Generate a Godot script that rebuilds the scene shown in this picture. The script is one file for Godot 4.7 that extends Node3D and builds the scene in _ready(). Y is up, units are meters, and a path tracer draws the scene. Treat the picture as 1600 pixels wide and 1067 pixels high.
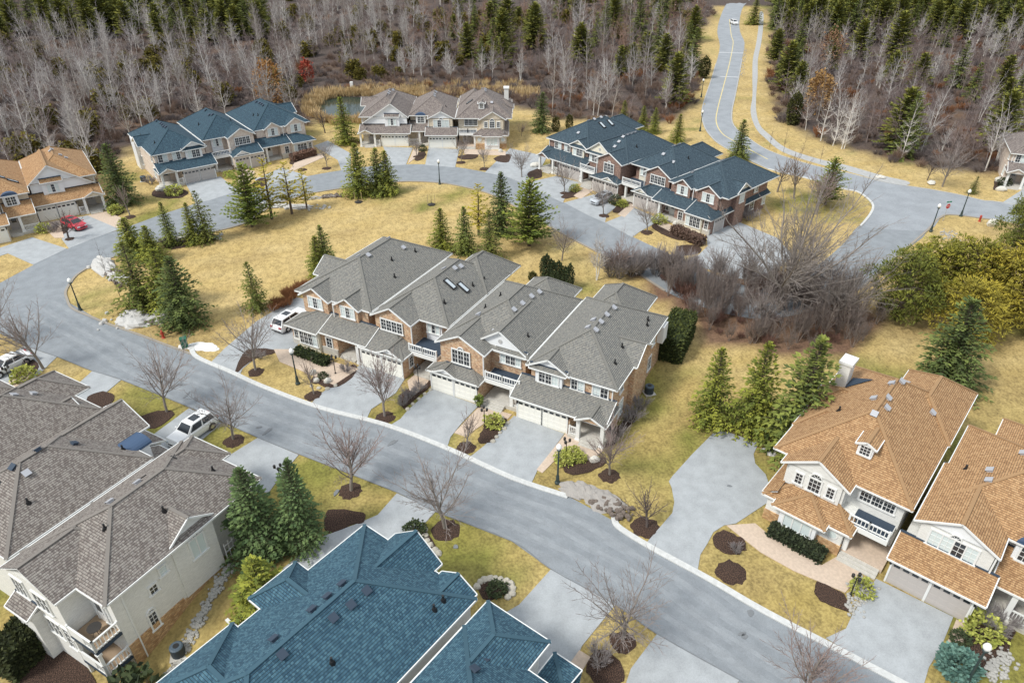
extends Node3D
# A drone's view of a townhouse neighbourhood in early spring under an even white sky.

var rng := RandomNumberGenerator.new()
var M := {}          # materials
var shared := {}     # meshes used more than once
var taken := {}      # names already given at top level

class MB:
	# collects triangles; corners are given counter-clockwise as seen from outside
	var v := PackedVector3Array()
	var n := PackedVector3Array()
	var u := PackedVector2Array()
	var c := PackedColorArray()
	var col := Color(1, 1, 1)
	func tri(a: Vector3, b: Vector3, d: Vector3) -> void:
		var m := (b - a).cross(d - a).normalized()
		v.append(a); v.append(d); v.append(b)
		n.append(m); n.append(m); n.append(m)
		u.append(Vector2(a.x + a.y, a.z)); u.append(Vector2(d.x + d.y, d.z)); u.append(Vector2(b.x + b.y, b.z))
		c.append(col); c.append(col); c.append(col)
	func tric(a: Vector3, b: Vector3, d: Vector3, ca: Color, cb: Color, cd: Color) -> void:
		tri(a, b, d)
		var k := c.size()
		c[k - 3] = ca; c[k - 2] = cd; c[k - 1] = cb
	func quad(a: Vector3, b: Vector3, d: Vector3, e: Vector3) -> void:
		tri(a, b, d); tri(a, d, e)
	func box(x0: float, x1: float, y0: float, y1: float, z0: float, z1: float) -> void:
		var p := [Vector3(x0, y0, z0), Vector3(x1, y0, z0), Vector3(x1, y0, z1), Vector3(x0, y0, z1), Vector3(x0, y1, z0), Vector3(x1, y1, z0), Vector3(x1, y1, z1), Vector3(x0, y1, z1)]
		quad(p[4], p[7], p[6], p[5]); quad(p[0], p[1], p[2], p[3])
		quad(p[3], p[2], p[6], p[7]); quad(p[1], p[0], p[4], p[5])
		quad(p[2], p[1], p[5], p[6]); quad(p[0], p[3], p[7], p[4])
	func cbox(o: Vector3, s: Vector3) -> void:
		box(o.x - s.x / 2, o.x + s.x / 2, o.y - s.y / 2, o.y + s.y / 2, o.z - s.z / 2, o.z + s.z / 2)
	func bar(a: Vector3, b: Vector3, w: float, h: float) -> void:
		# a beam from a to b: w wide, its top at the line and h deep
		var d := (b - a).normalized()
		var s := Vector3.UP.cross(d).normalized() * w / 2
		var t := d.cross(s).normalized() * h
		var p := [a - s - t, a + s - t, a + s, a - s, b - s - t, b + s - t, b + s, b - s]
		quad(p[3], p[2], p[1], p[0]); quad(p[4], p[5], p[6], p[7])
		quad(p[2], p[3], p[7], p[6]); quad(p[0], p[1], p[5], p[4])
		quad(p[1], p[2], p[6], p[5]); quad(p[3], p[0], p[4], p[7])
	func tube(a: Vector3, b: Vector3, ra: float, rb: float, k: int, caps := false) -> void:
		var d := (b - a).normalized()
		var s := d.cross(Vector3.UP if absf(d.y) < 0.95 else Vector3.RIGHT).normalized()
		var t := d.cross(s)
		var pa := []
		var pb := []
		var nn := []
		for i in k:
			var q := s * cos(TAU * i / k) + t * sin(TAU * i / k)
			nn.append(q); pa.append(a + q * ra); pb.append(b + q * rb)
		for i in k:
			var j := (i + 1) % k
			quad(pa[i], pa[j], pb[j], pb[i])
			var z := n.size()
			n[z - 6] = nn[i]; n[z - 5] = nn[j]; n[z - 4] = nn[j]
			n[z - 3] = nn[i]; n[z - 2] = nn[i]; n[z - 1] = nn[j]
			if caps:
				tri(b, pb[i], pb[j]); tri(a, pa[j], pa[i])
	func lathe(o: Vector3, prof: Array, k: int) -> void:
		# prof: Vector2(radius, height) upwards
		for r in prof.size() - 1:
			var a: Vector2 = prof[r]
			var b: Vector2 = prof[r + 1]
			for i in k:
				var f := TAU * i / k
				var g := TAU * (i + 1) / k
				var p := [o + Vector3(cos(f) * a.x, a.y, sin(f) * a.x), o + Vector3(cos(g) * a.x, a.y, sin(g) * a.x), o + Vector3(cos(g) * b.x, b.y, sin(g) * b.x), o + Vector3(cos(f) * b.x, b.y, sin(f) * b.x)]
				if b.x > 0.0001: tri(p[0], p[3], p[2])
				if a.x > 0.0001: tri(p[0], p[2], p[1])
	func rock(o: Vector3, s: Vector3, seed_: int, bump := 0.22, k := 9) -> void:
		var g := FastNoiseLite.new()
		g.seed = seed_; g.frequency = 0.9
		var rows := []
		for r in k + 1:
			var line := []
			for i in k * 2:
				var f := PI * r / k
				var e := TAU * i / (k * 2)
				var q := Vector3(sin(f) * cos(e), -cos(f), sin(f) * sin(e))
				var m := 1.0 + bump * 2.0 * g.get_noise_3d(q.x * 1.4 + seed_ * 7.0, q.y * 1.4, q.z * 1.4)
				line.append(o + q * m * s)
			rows.append(line)
		for r in k:
			for i in k * 2:
				var j := (i + 1) % (k * 2)
				if r < k - 1: tri(rows[r][i], rows[r + 1][i], rows[r + 1][j])
				if r > 0: tri(rows[r][i], rows[r + 1][j], rows[r][j])
	func mesh(m: Material) -> ArrayMesh:
		return put(ArrayMesh.new(), m)
	func put(am: ArrayMesh, m: Material) -> ArrayMesh:
		if v.is_empty(): return am
		var a := []
		a.resize(Mesh.ARRAY_MAX)
		a[Mesh.ARRAY_VERTEX] = v; a[Mesh.ARRAY_NORMAL] = n; a[Mesh.ARRAY_TEX_UV] = u; a[Mesh.ARRAY_COLOR] = c
		am.add_surface_from_arrays(Mesh.PRIMITIVE_TRIANGLES, a)
		am.surface_set_material(am.get_surface_count() - 1, m)
		return am

func numbered(called: String) -> String:
	taken[called] = taken.get(called, -1) + 1
	return called if taken[called] == 0 else "%s_%03d" % [called, taken[called]]

func thing(called: String, label: String, category: String, at := Vector3.ZERO, turn := 0.0, group := "") -> Node3D:
	var o := Node3D.new()
	o.name = numbered(called)
	add_child(o)
	o.position = at
	o.rotation.y = turn
	return tag(o, label, category, group)

func tag(o: Node3D, label: String, category: String, group := "") -> Node3D:
	o.set_meta("label", label)
	o.set_meta("category", category)
	if group: o.set_meta("group", group)
	return o

func part(called: String, m: Mesh, parent: Node3D, at := Vector3.ZERO, turn := 0.0) -> MeshInstance3D:
	var o := MeshInstance3D.new()
	o.name = called
	o.mesh = m
	o.position = at
	o.rotation.y = turn
	parent.add_child(o, true)
	return o

func lone(called: String, m: Mesh, label: String, category: String, at := Vector3.ZERO, turn := 0.0, group := "") -> MeshInstance3D:
	var o := MeshInstance3D.new()
	o.name = numbered(called)
	o.mesh = m
	add_child(o)
	o.position = at
	o.rotation.y = turn
	tag(o, label, category, group)
	return o

func struct(called: String, m: Mesh) -> MeshInstance3D:
	var o := MeshInstance3D.new()
	o.name = numbered(called)
	o.mesh = m
	add_child(o)
	o.set_meta("kind", "structure")
	return o

func copy(src: Node3D, label: String, at: Vector3, turn := 0.0, size := Vector3.ONE, group := "") -> Node3D:
	var o: Node3D = src.duplicate()
	o.name = numbered(str(src.get_meta("kindname", src.name)))
	add_child(o)
	o.position = at
	o.rotation.y = turn
	o.scale = size
	o.set_meta("label", label)
	if group: o.set_meta("group", group)
	return o

func lin(r: float, g: float, b: float, a := 1.0) -> Color:
	var q := Color(r, g, b).linear_to_srgb()
	q.a = a
	return q

func mat(r: float, g: float, b: float, rough := 0.85, metal := 0.0) -> StandardMaterial3D:
	var m := StandardMaterial3D.new()
	m.albedo_color = lin(r, g, b)
	m.roughness = rough
	m.metallic = metal
	return m

func vmat(rough := 0.9) -> StandardMaterial3D:
	var m := StandardMaterial3D.new()
	m.vertex_color_use_as_albedo = true
	m.roughness = rough
	return m

# ---------------------------------------------------------------- textures
func tex(w: int, h: int, f: Callable) -> ImageTexture:
	var b := PackedByteArray()
	b.resize(w * h * 3)
	var k := 0
	for y in h:
		for x in w:
			var q: Color = f.call(x, y)
			b[k] = clampi(int(q.r * 255.0), 0, 255)
			b[k + 1] = clampi(int(q.g * 255.0), 0, 255)
			b[k + 2] = clampi(int(q.b * 255.0), 0, 255)
			k += 3
	return ImageTexture.create_from_image(Image.create_from_data(w, h, false, Image.FORMAT_RGB8, b))

func noise_img(w: int, h: int, freq: float, seed_: int, oct := 4) -> PackedByteArray:
	var g := FastNoiseLite.new()
	g.seed = seed_; g.frequency = freq; g.fractal_octaves = oct
	g.noise_type = FastNoiseLite.TYPE_SIMPLEX_SMOOTH
	var im := g.get_seamless_image(w, h)
	im.convert(Image.FORMAT_L8)
	return im.get_data()

func shingle_tex(tones: Array, seed_: int) -> Array:
	# 6.4 m x 6.4 m of laminated shingles: 40 courses of 0.16 m, tabs of random width
	var r := RandomNumberGenerator.new()
	r.seed = seed_
	var W := 512
	var col := PackedColorArray()
	col.resize(W * W)
	var hg := PackedFloat32Array()
	hg.resize(W * W)
	for row in 32:
		var y0 := row * 16
		var x := r.randi() % 12
		var start := x
		while x < start + W:
			var w := mini(r.randi_range(8, 15), start + W - x)
			var q: Color = tones[r.randi() % tones.size()]
			var up := r.randf()
			q = q * (0.97 + 0.06 * r.randf())
			for i in w:
				for j in 16:
					var at := (y0 + j) * W + (x + i) % W
					var d := q
					if j >= 13: d = q * 0.52          # the butt edge of a course
					elif i == 0: d = q * 0.72
					col[at] = d
					hg[at] = (j / 16.0) * 0.6 + up * 0.4 if j < 14 else 0.0
			x += w
	var nz := noise_img(W, W, 0.2, seed_ + 1, 2)
	var a := tex(W, W, func(px, py):
		var k: int = py * W + px
		return col[k] * (0.86 + 0.28 * nz[k] / 255.0))
	var h := tex(W, W, func(px, py):
		var z := hg[py * W + px]
		return Color(z, z, z))
	return [a, h]

func brick_tex(tones: Array, mortar: Color, seed_: int) -> ImageTexture:
	# 2.56 m x 1.2 m: 16 courses of 75 mm, bricks 0.213 m
	var r := RandomNumberGenerator.new()
	r.seed = seed_
	var W := 384
	var Hh := 256
	var pick := []
	for i in 16 * 12: pick.append(tones[r.randi() % tones.size()] * (0.90 + 0.2 * r.randf() if tones[0].g < .7 else 0.98 + 0.04 * r.randf()))
	var nz := noise_img(W, Hh, 0.15, seed_, 2)
	return tex(W, Hh, func(x, y):
		var row: int = y / 16
		var xx: int = (x + (row % 2) * 16) % W
		var q: Color = pick[row * 12 + xx / 32]
		if y % 16 >= 14 or xx % 32 >= 30: q = mortar
		return q * (0.9 + 0.2 * nz[y * W + x] / 255.0))

func textures() -> void:
	# shingles
	var rf := {
		"roof_grey": [Color(0.524, 0.521, 0.502), Color(0.498, 0.495, 0.476), Color(0.550, 0.538, 0.511), Color(0.463, 0.461, 0.450)],
		"roof_blue": [Color(0.243, 0.377, 0.446), Color(0.217, 0.347, 0.415), Color(0.286, 0.421, 0.483), Color(0.183, 0.307, 0.380)],
		"roof_teal": [Color(0.216, 0.320, 0.381), Color(0.190, 0.286, 0.346), Color(0.243, 0.354, 0.406), Color(0.173, 0.268, 0.329)],
		"roof_navy": [Color(0.257, 0.330, 0.376), Color(0.225, 0.294, 0.340), Color(0.284, 0.356, 0.398), Color(0.207, 0.275, 0.323)],
		"roof_tan": [Color(0.690, 0.546, 0.392), Color(0.653, 0.510, 0.362), Color(0.717, 0.578, 0.423), Color(0.599, 0.460, 0.323)],
		"roof_brown": [Color(0.547, 0.522, 0.500), Color(0.441, 0.410, 0.392), Color(0.573, 0.549, 0.522), Color(0.467, 0.436, 0.414), Color(0.529, 0.500, 0.477)],
		"roof_taupe": [Color(0.539, 0.502, 0.484), Color(0.484, 0.446, 0.428), Color(0.577, 0.539, 0.512), Color(0.437, 0.400, 0.391)]}
	var sd := 11
	for k in rf:
		var t := shingle_tex(rf[k], sd)
		sd += 3
		var m := StandardMaterial3D.new()
		m.albedo_texture = t[0]
		m.heightmap_enabled = true
		m.heightmap_texture = t[1]
		m.heightmap_scale = 1.6
		m.uv1_scale = Vector3(1 / 5.2, 1 / 5.2, 1)
		m.roughness = 0.93
		M[k] = m
		var q: Color = (rf[k][0] * 0.5 + rf[k][2] * 0.5)
		var cm := StandardMaterial3D.new()
		cm.albedo_color = Color(q.r, q.g, q.b) * .86
		cm.roughness = 0.93
		M[k + "_cap"] = cm
	var br := {
		"brick_orange": [[Color(0.757, 0.614, 0.479), Color(0.708, 0.554, 0.428), Color(0.786, 0.663, 0.530), Color(0.640, 0.485, 0.387), Color(0.805, 0.713, 0.602)], Color(.77, .71, .63)],
		"brick_red": [[Color(.53, .42, .37), Color(.47, .37, .33), Color(.58, .47, .42), Color(.51, .41, .38)], Color(.62, .56, .52)],
		"brick_white": [[Color(.87, .87, .855), Color(.855, .855, .84), Color(.885, .885, .87)], Color(.82, .82, .805)],
		"brick_cream": [[Color(.84, .79, .70), Color(.79, .73, .64), Color(.87, .83, .76)], Color(.80, .77, .71)],
		"brick_pink": [[Color(.84, .78, .73), Color(.79, .72, .67), Color(.87, .82, .77)], Color(.85, .82, .78)],
		"brick_base": [[Color(.72, .58, .42), Color(.66, .51, .36), Color(.78, .65, .49)], Color(.62, .53, .42)]}
	for k in br:
		var m := StandardMaterial3D.new()
		m.albedo_texture = brick_tex(br[k][0], br[k][1], sd)
		sd += 1
		m.uv1_triplanar = true
		m.uv1_scale = Vector3(1 / 2.56, 1 / 1.2, 1 / 2.56)
		m.roughness = 0.9
		M[k] = m
	# ground covers: tinted by vertex colour
	var a1 := noise_img(512, 512, 0.012, 5, 3)
	var a2 := noise_img(512, 512, 0.09, 6, 4)
	var a3 := noise_img(512, 512, 0.35, 7, 2)
	var a4 := noise_img(512, 512, 0.045, 17, 3)
	var gt := tex(512, 512, func(x, y):
		var k: int = y * 512 + x
		var f: float = 0.86 + 0.10 * (a1[k] / 255.0 - 0.5) * 2.0 + 0.15 * (a4[k] / 255.0 - 0.5) * 2.0 + 0.22 * (a3[k] / 255.0 - 0.5) * 2.0
		return Color(f + .02, f + .01, f - .01))
	var gm := vmat(1.0)
	gm.albedo_texture = gt
	gm.uv1_triplanar = true
	gm.uv1_world_triplanar = true
	gm.uv1_scale = Vector3.ONE / 7.3
	gm.heightmap_enabled = true
	gm.heightmap_texture = gt
	gm.heightmap_scale = 5.0
	M.ground = gm
	var at := tex(512, 512, func(x, y):
		var k: int = y * 512 + x
		var f: float = 0.92 + 0.045 * (a1[k] / 255.0 - 0.5) * 2.0 + 0.035 * (a2[k] / 255.0 - 0.5) * 2.0 + 0.09 * (a3[k] / 255.0 - 0.5) * 2.0
		return Color(f, f, f))
	var mk := func(r: float, g: float, b: float, sc: float, rough := 0.92) -> StandardMaterial3D:
		var m := StandardMaterial3D.new()
		m.albedo_color = lin(r, g, b)
		m.albedo_texture = at
		m.uv1_triplanar = true
		m.uv1_world_triplanar = true
		m.uv1_scale = Vector3.ONE / sc
		m.roughness = rough
		return m
	M.asphalt = mk.call(.285, .31, .335, 11.0)
	M.wear = mk.call(.265, .29, .315, 7.0)
	M.wear_light = mk.call(.31, .335, .36, 7.0)
	M.drive = mk.call(.43, .455, .475, 9.0)
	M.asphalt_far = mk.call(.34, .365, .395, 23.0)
	M.kerb = mk.call(.66, .67, .66, 3.0)
	M.stain = mk.call(.22, .235, .25, 4.0)
	M.path = mk.call(.47, .475, .47, 5.0)
	M.stone_path = mk.call(.66, .53, .42, 2.0)
	M.snow = mk.call(.60, .59, .57, 1.7)
	M.pad = mk.call(.86, .86, .85, 1.7)
	M.dirty_snow = mk.call(.40, .375, .35, 1.1)
	M.rock = mk.call(.46, .45, .42, 1.3)
	M.white_rock = mk.call(.72, .70, .64, 1.3)
	M.edge_rock = mk.call(.56, .52, .44, 1.3)
	M.concrete = mk.call(.62, .60, .55, 2.1)
	var mt := tex(256, 256, func(x, y):
		var k: int = (y * 2) * 512 + x * 2
		var f: float = 0.50 + 0.45 * (a3[k] / 255.0 - 0.5) * 2.0 + 0.55 * (a4[k] / 255.0 - 0.5) * 2.0
		return Color(f + .02, f * .86, f * .78))
	var mm := StandardMaterial3D.new()
	mm.albedo_color = lin(.19, .163, .14)
	mm.albedo_texture = mt
	mm.uv1_triplanar = true
	mm.uv1_world_triplanar = true
	mm.uv1_scale = Vector3.ONE / 2.3
	mm.roughness = 1.0
	M.mulch = mm
	M.soil = mat(.10, .075, .05, 1.0)
	M.white = mat(.76, .77, .76, 0.55)
	M.siding = mat(.80, .82, .84, 0.6)
	M.cream = mat(.76, .72, .60, 0.7)
	M.grey_paint = mat(.46, .46, .46, 0.6)
	M.navy = mat(.035, .055, .085, 0.75)
	M.blue_metal = mat(.045, .085, .16, 0.5)
	M.black = mat(.02, .02, .022, 0.5)
	M.dark = mat(.035, .032, .03, 0.8)
	M.glass = mat(.028, .034, .042, 0.08)
	M.glass.metallic_specular = 0.6
	M.curtain = mat(.62, .70, .70, 0.2)
	M.skypane = mat(.52, .58, .62, 0.1)
	M.door_white = mat(.83, .82, .76, 0.5)
	M.door_grey = mat(.47, .44, .42, 0.5)
	M.vent = mat(.40, .41, .44, 0.5)
	M.tree = vmat(0.95)
	M.leaf = vmat(0.9)
	M.chrome = mat(.6, .6, .6, 0.25, 0.9)
	M.tyre = mat(.02, .02, .02, 0.9)
	M.globe = mat(.85, .85, .82, 0.3)
	M.post_green = mat(.03, .05, .05, 0.5)
	M.wood_deck = mat(.34, .25, .17, 0.9)

# ---------------------------------------------------------------- the parts of a house
var U: Node3D        # the house being built
var UX := 0.0        # where its own left corner lies on the row's axis
var R := {}          # the last main roof: for what stands on it
var RM := "roof_grey"
var WM := "brick_orange"
var DM := "door_white"
var GM := "siding"     # gables
var MX := NAN          # mirror axis of the unit being built

func row_at(o: Vector3, deg: float, x: float, z := 0.0) -> Vector3:
	var a := deg_to_rad(deg)
	return o + Vector3(cos(a) * x + sin(a) * z, 0, -sin(a) * x + cos(a) * z)

func cat(xa: float, xp: float, xb: float, ya: float, yp: float, yb: float, z: float, depth: float) -> void:
	# a gable whose two slopes differ in length
	if not is_nan(MX): xa = 2 * MX - xa; xp = 2 * MX - xp; xb = 2 * MX - xb
	xa -= UX; xp -= UX; xb -= UX
	var zf := z + .35
	var zb := z - depth
	var A := Vector3(xa, ya, zf); var P := Vector3(xp, yp, zf); var B := Vector3(xb, yb, zf)
	var k := Vector3(0, 0, zb - zf)
	roof_part("gable_roof", [[A, P, P + k, A + k], [B, P, P + k, B + k]], [[P, P + k]], [[A, P], [P, B], [A, A + k], [B, B + k]])
	var b := MB.new()
	var lo := minf(ya, yb)
	var s := signf(xb - xa)
	for d in [0.0, -.12]:
		var o := Vector3(0, -.16, d - .35)
		var a2 := A + o + Vector3(s * .35, .12, 0)
		var b2 := B + o - Vector3(s * .35, -.12, 0)
		b.tri(a2, b2, P + o)
		b.tri(a2, Vector3(b2.x, lo - .2, z + d), b2)
		b.tri(a2, Vector3(a2.x, lo - .2, z + d), Vector3(b2.x, lo - .2, z + d))
	part("gable", b.mesh(M[GM]), U)

func house(label: String, o: Vector3, deg: float, x: float, z := 0.0, group := "") -> void:
	U = thing("townhouse", label, "townhouse", row_at(o, deg, x, z), deg_to_rad(deg), group)
	UX = 0.0

func wall(x0: float, x1: float, z0: float, z1: float, y0: float, y1: float, m := "", called := "wall") -> void:
	if not is_nan(MX): var q0 := x0; x0 = 2 * MX - x1; x1 = 2 * MX - q0
	var b := MB.new()
	b.box(x0 - UX, x1 - UX, y0, y1, z0, z1)
	part(called, b.mesh(M[m if m else WM]), U)

func face(b: MB, p: Array, up := true) -> void:
	# a roof plane: u runs along the eave, v up the slope, in metres
	var m: Vector3 = (p[1] - p[0]).cross(p[2] - p[0]).normalized()
	var flip := (m.y < 0) == up
	if flip: m = -m
	var e := Vector3.UP.cross(m).normalized()
	if e.length() < 0.1: e = Vector3.RIGHT
	var s := e.cross(m)
	for i in range(1, p.size() - 1):
		var k := [p[0], p[i], p[i + 1]]
		if flip: k = [p[0], p[i + 1], p[i]]
		b.tri(k[0], k[1], k[2])
		var z := b.u.size()
		for j in 3:
			var q: Vector3 = b.v[z - 3 + j]
			b.u[z - 3 + j] = Vector2(q.dot(e), q.dot(s))

func roof_part(called: String, faces: Array, caps: Array, trims: Array, rm := "") -> MeshInstance3D:
	var key := rm if rm else RM
	var b := MB.new()
	for f in faces: face(b, f)
	var am := b.mesh(M[key])
	var lo := MB.new()
	for f in faces:
		var g := []
		for q in f: g.append(q - Vector3(0, 0.14, 0))
		face(lo, g, false)
	lo.put(am, M.white)
	var o := part(called, am, U)
	if caps.size():
		var cb := MB.new()
		for s in caps:
			cb.bar(s[0] + Vector3(0, .035, 0), s[1] + Vector3(0, .035, 0), 0.24, 0.07)
			if called == "lower_roof":
				part("ridge_cap", cb.mesh(M[key + "_cap"]), o)
				cb = MB.new()
		if called != "lower_roof": part("ridge_cap", cb.mesh(M[key + "_cap"]), o)
	if trims.size():
		var t := MB.new()
		for s in trims: t.bar(s[0] + Vector3(0, .015, 0), s[1] + Vector3(0, .015, 0), 0.075, 0.14)
		part("fascia", t.mesh(M.white), o)
	return o

func hip(x0: float, x1: float, z0: float, z1: float, y: float, pitch: float, f: float, bk: float, axis := "z", gm := "", o := 0.4, called := "roof", main := false, rm := "") -> MeshInstance3D:
	if not is_nan(MX): var q0 := x0; x0 = 2 * MX - x1; x1 = 2 * MX - q0
	if not is_nan(MX) and axis == "x": var q1 := f; f = bk; bk = q1
	# a roof over the walls x0..x1, z0..z1; f and bk: 1 hipped, 0 gabled, at the front (right) and back (left) end
	x0 -= UX; x1 -= UX
	if main: R = {"x0": x0 - o, "x1": x1 + o, "z0": z0 - o, "z1": z1 + o, "y": y, "p": pitch, "f": f, "b": bk, "axis": axis}
	var s0 := (x0 if axis == "z" else z0) - o
	var s1 := (x1 if axis == "z" else z1) + o
	var t0 := (z0 if axis == "z" else x0) - (o if bk > 0 else o * 0.75)
	var t1 := (z1 if axis == "z" else x1) + (o if f > 0 else o * 0.75)
	var half := (s1 - s0) / 2
	var mid := (s0 + s1) / 2
	var ry := y + half * pitch
	var g := func(s: float, h: float, t: float) -> Vector3: return Vector3(s, h, t) if axis == "z" else Vector3(t, h, s)
	var a0 := minf(t0 + maxf(bk, 0) * half, (t0 + t1) / 2)
	var a1 := maxf(t1 - maxf(f, 0) * half, (t0 + t1) / 2 + 0.01)
	var A = g.call(s0, y, t0); var B = g.call(s1, y, t0); var C = g.call(s1, y, t1); var D = g.call(s0, y, t1)
	var P = g.call(mid, ry, a0); var Q = g.call(mid, ry, a1)
	var faces := [[A, P, Q, D], [B, C, Q, P]]
	var caps := [[P, Q]]
	var trims := [[A, D], [B, C]]
	if f > 0: faces.append([D, Q, C]); caps.append([D, Q]); caps.append([C, Q]); trims.append([D, C])
	elif f == 0: trims.append([D, Q]); trims.append([C, Q])
	if bk > 0: faces.append([A, B, P]); caps.append([A, P]); caps.append([B, P]); trims.append([A, B])
	elif bk == 0: trims.append([A, P]); trims.append([B, P])
	var r := roof_part(called, faces, caps, trims, rm)
	if gm:
		for e in ([1] if f == 0 else []) + ([0] if bk == 0 else []):
			var t: float = (z1 if axis == "z" else x1) if e else (z0 if axis == "z" else x0)
			var w0 := s0 + o
			var w1 := s1 - o
			var hh := y + o * pitch - 0.16
			var b := MB.new()
			for d in [0.0, -0.12 if e else 0.12]:
				var q := [g.call(w0, y - .06, t + d), g.call(w1, y - .06, t + d), g.call(w1, hh, t + d), g.call(mid, ry - 0.16, t + d), g.call(w0, hh, t + d)]
				for i in [1, 2, 3]: b.tri(q[0], q[i], q[i + 1])
			part("gable", b.mesh(M[gm]), U)
	return r

func shed(x0: float, x1: float, zlo: float, zhi: float, ylo: float, yhi: float, hl := false, hr := false, called := "lower_roof", rm := "") -> void:
	if not is_nan(MX): var q0 := x0; x0 = 2 * MX - x1; x1 = 2 * MX - q0
	if not is_nan(MX): var q1 := hl; hl = hr; hr = q1
	# a lean-to whose low edge is at zlo (towards the street)
	x0 -= UX; x1 -= UX
	var w := absf(zlo - zhi)
	var A := Vector3(x0, ylo, zlo)
	var B := Vector3(x1, ylo, zlo)
	var C := Vector3(x1 - (w if hr else 0.0), yhi, zhi)
	var D := Vector3(x0 + (w if hl else 0.0), yhi, zhi)
	var faces := [[A, B, C, D]]
	var caps := []
	var trims := [[A, B]]
	for k in 2:
		var hp: bool = [hl, hr][k]
		var lo: Vector3 = [A, B][k]
		var hi: Vector3 = [D, C][k]
		var bc := Vector3(lo.x, ylo, zhi)
		if hp:
			faces.append([lo, hi, bc]); caps.append([lo, hi]); trims.append([lo, bc])
		else:
			trims.append([lo, hi])
	var o := roof_part(called, faces, caps, trims, rm)
	var fl := MB.new()
	fl.bar(D + Vector3(0, .06, 0), C + Vector3(0, .06, 0), 0.16, 0.14)
	part("flashing", fl.mesh(M.navy), o)

func shed_side(z0: float, z1: float, xlo: float, xhi: float, ylo: float, yhi: float, hf := false, hb := false) -> void:
	if not is_nan(MX): xlo = 2 * MX - xlo; xhi = 2 * MX - xhi
	# a lean-to along the side of a house, low edge at xlo
	xlo -= UX; xhi -= UX
	var w := absf(xlo - xhi)
	var A := Vector3(xlo, ylo, z1)
	var B := Vector3(xlo, ylo, z0)
	var C := Vector3(xhi, yhi, z0 + (w if hb else 0.0))
	var D := Vector3(xhi, yhi, z1 - (w if hf else 0.0))
	var faces := [[A, B, C, D]]
	if hf: faces.append([A, D, Vector3(xhi, ylo, z1)])
	if hb: faces.append([B, C, Vector3(xhi, ylo, z0)])
	roof_part("lower_roof", faces, [[A, D]] if hf else [], [[A, B]])

func roof_y(x: float, z: float) -> Array:
	# [height, slope normal] of the last main roof
	var d := [x - R.x0, R.x1 - x]
	var nn := [Vector3(-1, 0, 0), Vector3(1, 0, 0)]
	if R.axis == "x":
		d = [z - R.z0, R.z1 - z]
		nn = [Vector3(0, 0, -1), Vector3(0, 0, 1)]
	if R.f > 0: d.append(R.z1 - z if R.axis == "z" else R.x1 - x); nn.append(Vector3(0, 0, 1) if R.axis == "z" else Vector3(1, 0, 0))
	if R.b > 0: d.append(z - R.z0 if R.axis == "z" else x - R.x0); nn.append(Vector3(0, 0, -1) if R.axis == "z" else Vector3(-1, 0, 0))
	var k := 0
	for i in d.size():
		if d[i] < d[k]: k = i
	var h: Vector3 = nn[k]
	return [R.y + d[k] * R.p, (h * R.p + Vector3.UP).normalized()]

func on_roof(called: String, m: Mesh, x: float, z: float) -> MeshInstance3D:
	if not is_nan(MX): x = 2 * MX - x
	var q := roof_y(x - UX, z)
	var up: Vector3 = q[1]
	var down := Vector3(up.x, 0, up.z).normalized()
	var s := Vector3.UP.cross(down).normalized()
	var o := part(called, m, U)
	o.transform = Transform3D(Basis(s, up, s.cross(up)), Vector3(x - UX, q[0], z))
	return o

func vents(list: Array, dark := false) -> void:
	for i in range(0, list.size(), 2):
		on_roof("roof_vent", once("vent_dark" if dark else "vent", func():
			var b := MB.new()
			b.box(-.19, .19, -.05, .16, -.19, .19)
			b.box(-.25, .25, .16, .20, -.25, .25)
			return b.mesh(M.vent if not dark else M.navy)), list[i], list[i + 1])

func pipes(list: Array) -> void:
	for i in range(0, list.size(), 2):
		var px: float = list[i] if is_nan(MX) else 2 * MX - list[i]
		var q := roof_y(px - UX, list[i + 1])
		part("vent_pipe", once("pipe", func():
			var b := MB.new()
			b.tube(Vector3(0, -.2, 0), Vector3(0, .42, 0), .075, .075, 8, true)
			b.tube(Vector3(0, -.2, 0), Vector3(0, .12, 0), .26, .11, 8, true)
			return b.mesh(M.black)), U, Vector3(px - UX, q[0], list[i + 1]))

func skylights(list: Array) -> void:
	for i in range(0, list.size(), 2):
		var o := on_roof("skylight", once("skyframe", func():
			var b := MB.new()
			for s in [-1, 1]:
				b.box(.3 * s - .06, .3 * s + .06, -.05, .16, -.75, .75)
				b.box(-.3, .3, -.05, .16, .69 * s - .06, .69 * s + .06)
			return b.mesh(M.black)), list[i], list[i + 1])
		part("pane", once("skypane", func():
			var b := MB.new()
			b.box(-.25, .25, 0, .12, -.64, .64)
			return b.mesh(M.skypane)), o)

func once(key: String, f: Callable) -> Mesh:
	if not shared.has(key): shared[key] = f.call()
	return shared[key]

const DIR := {"f": 0.0, "r": 90.0, "b": 180.0, "l": -90.0}

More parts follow.
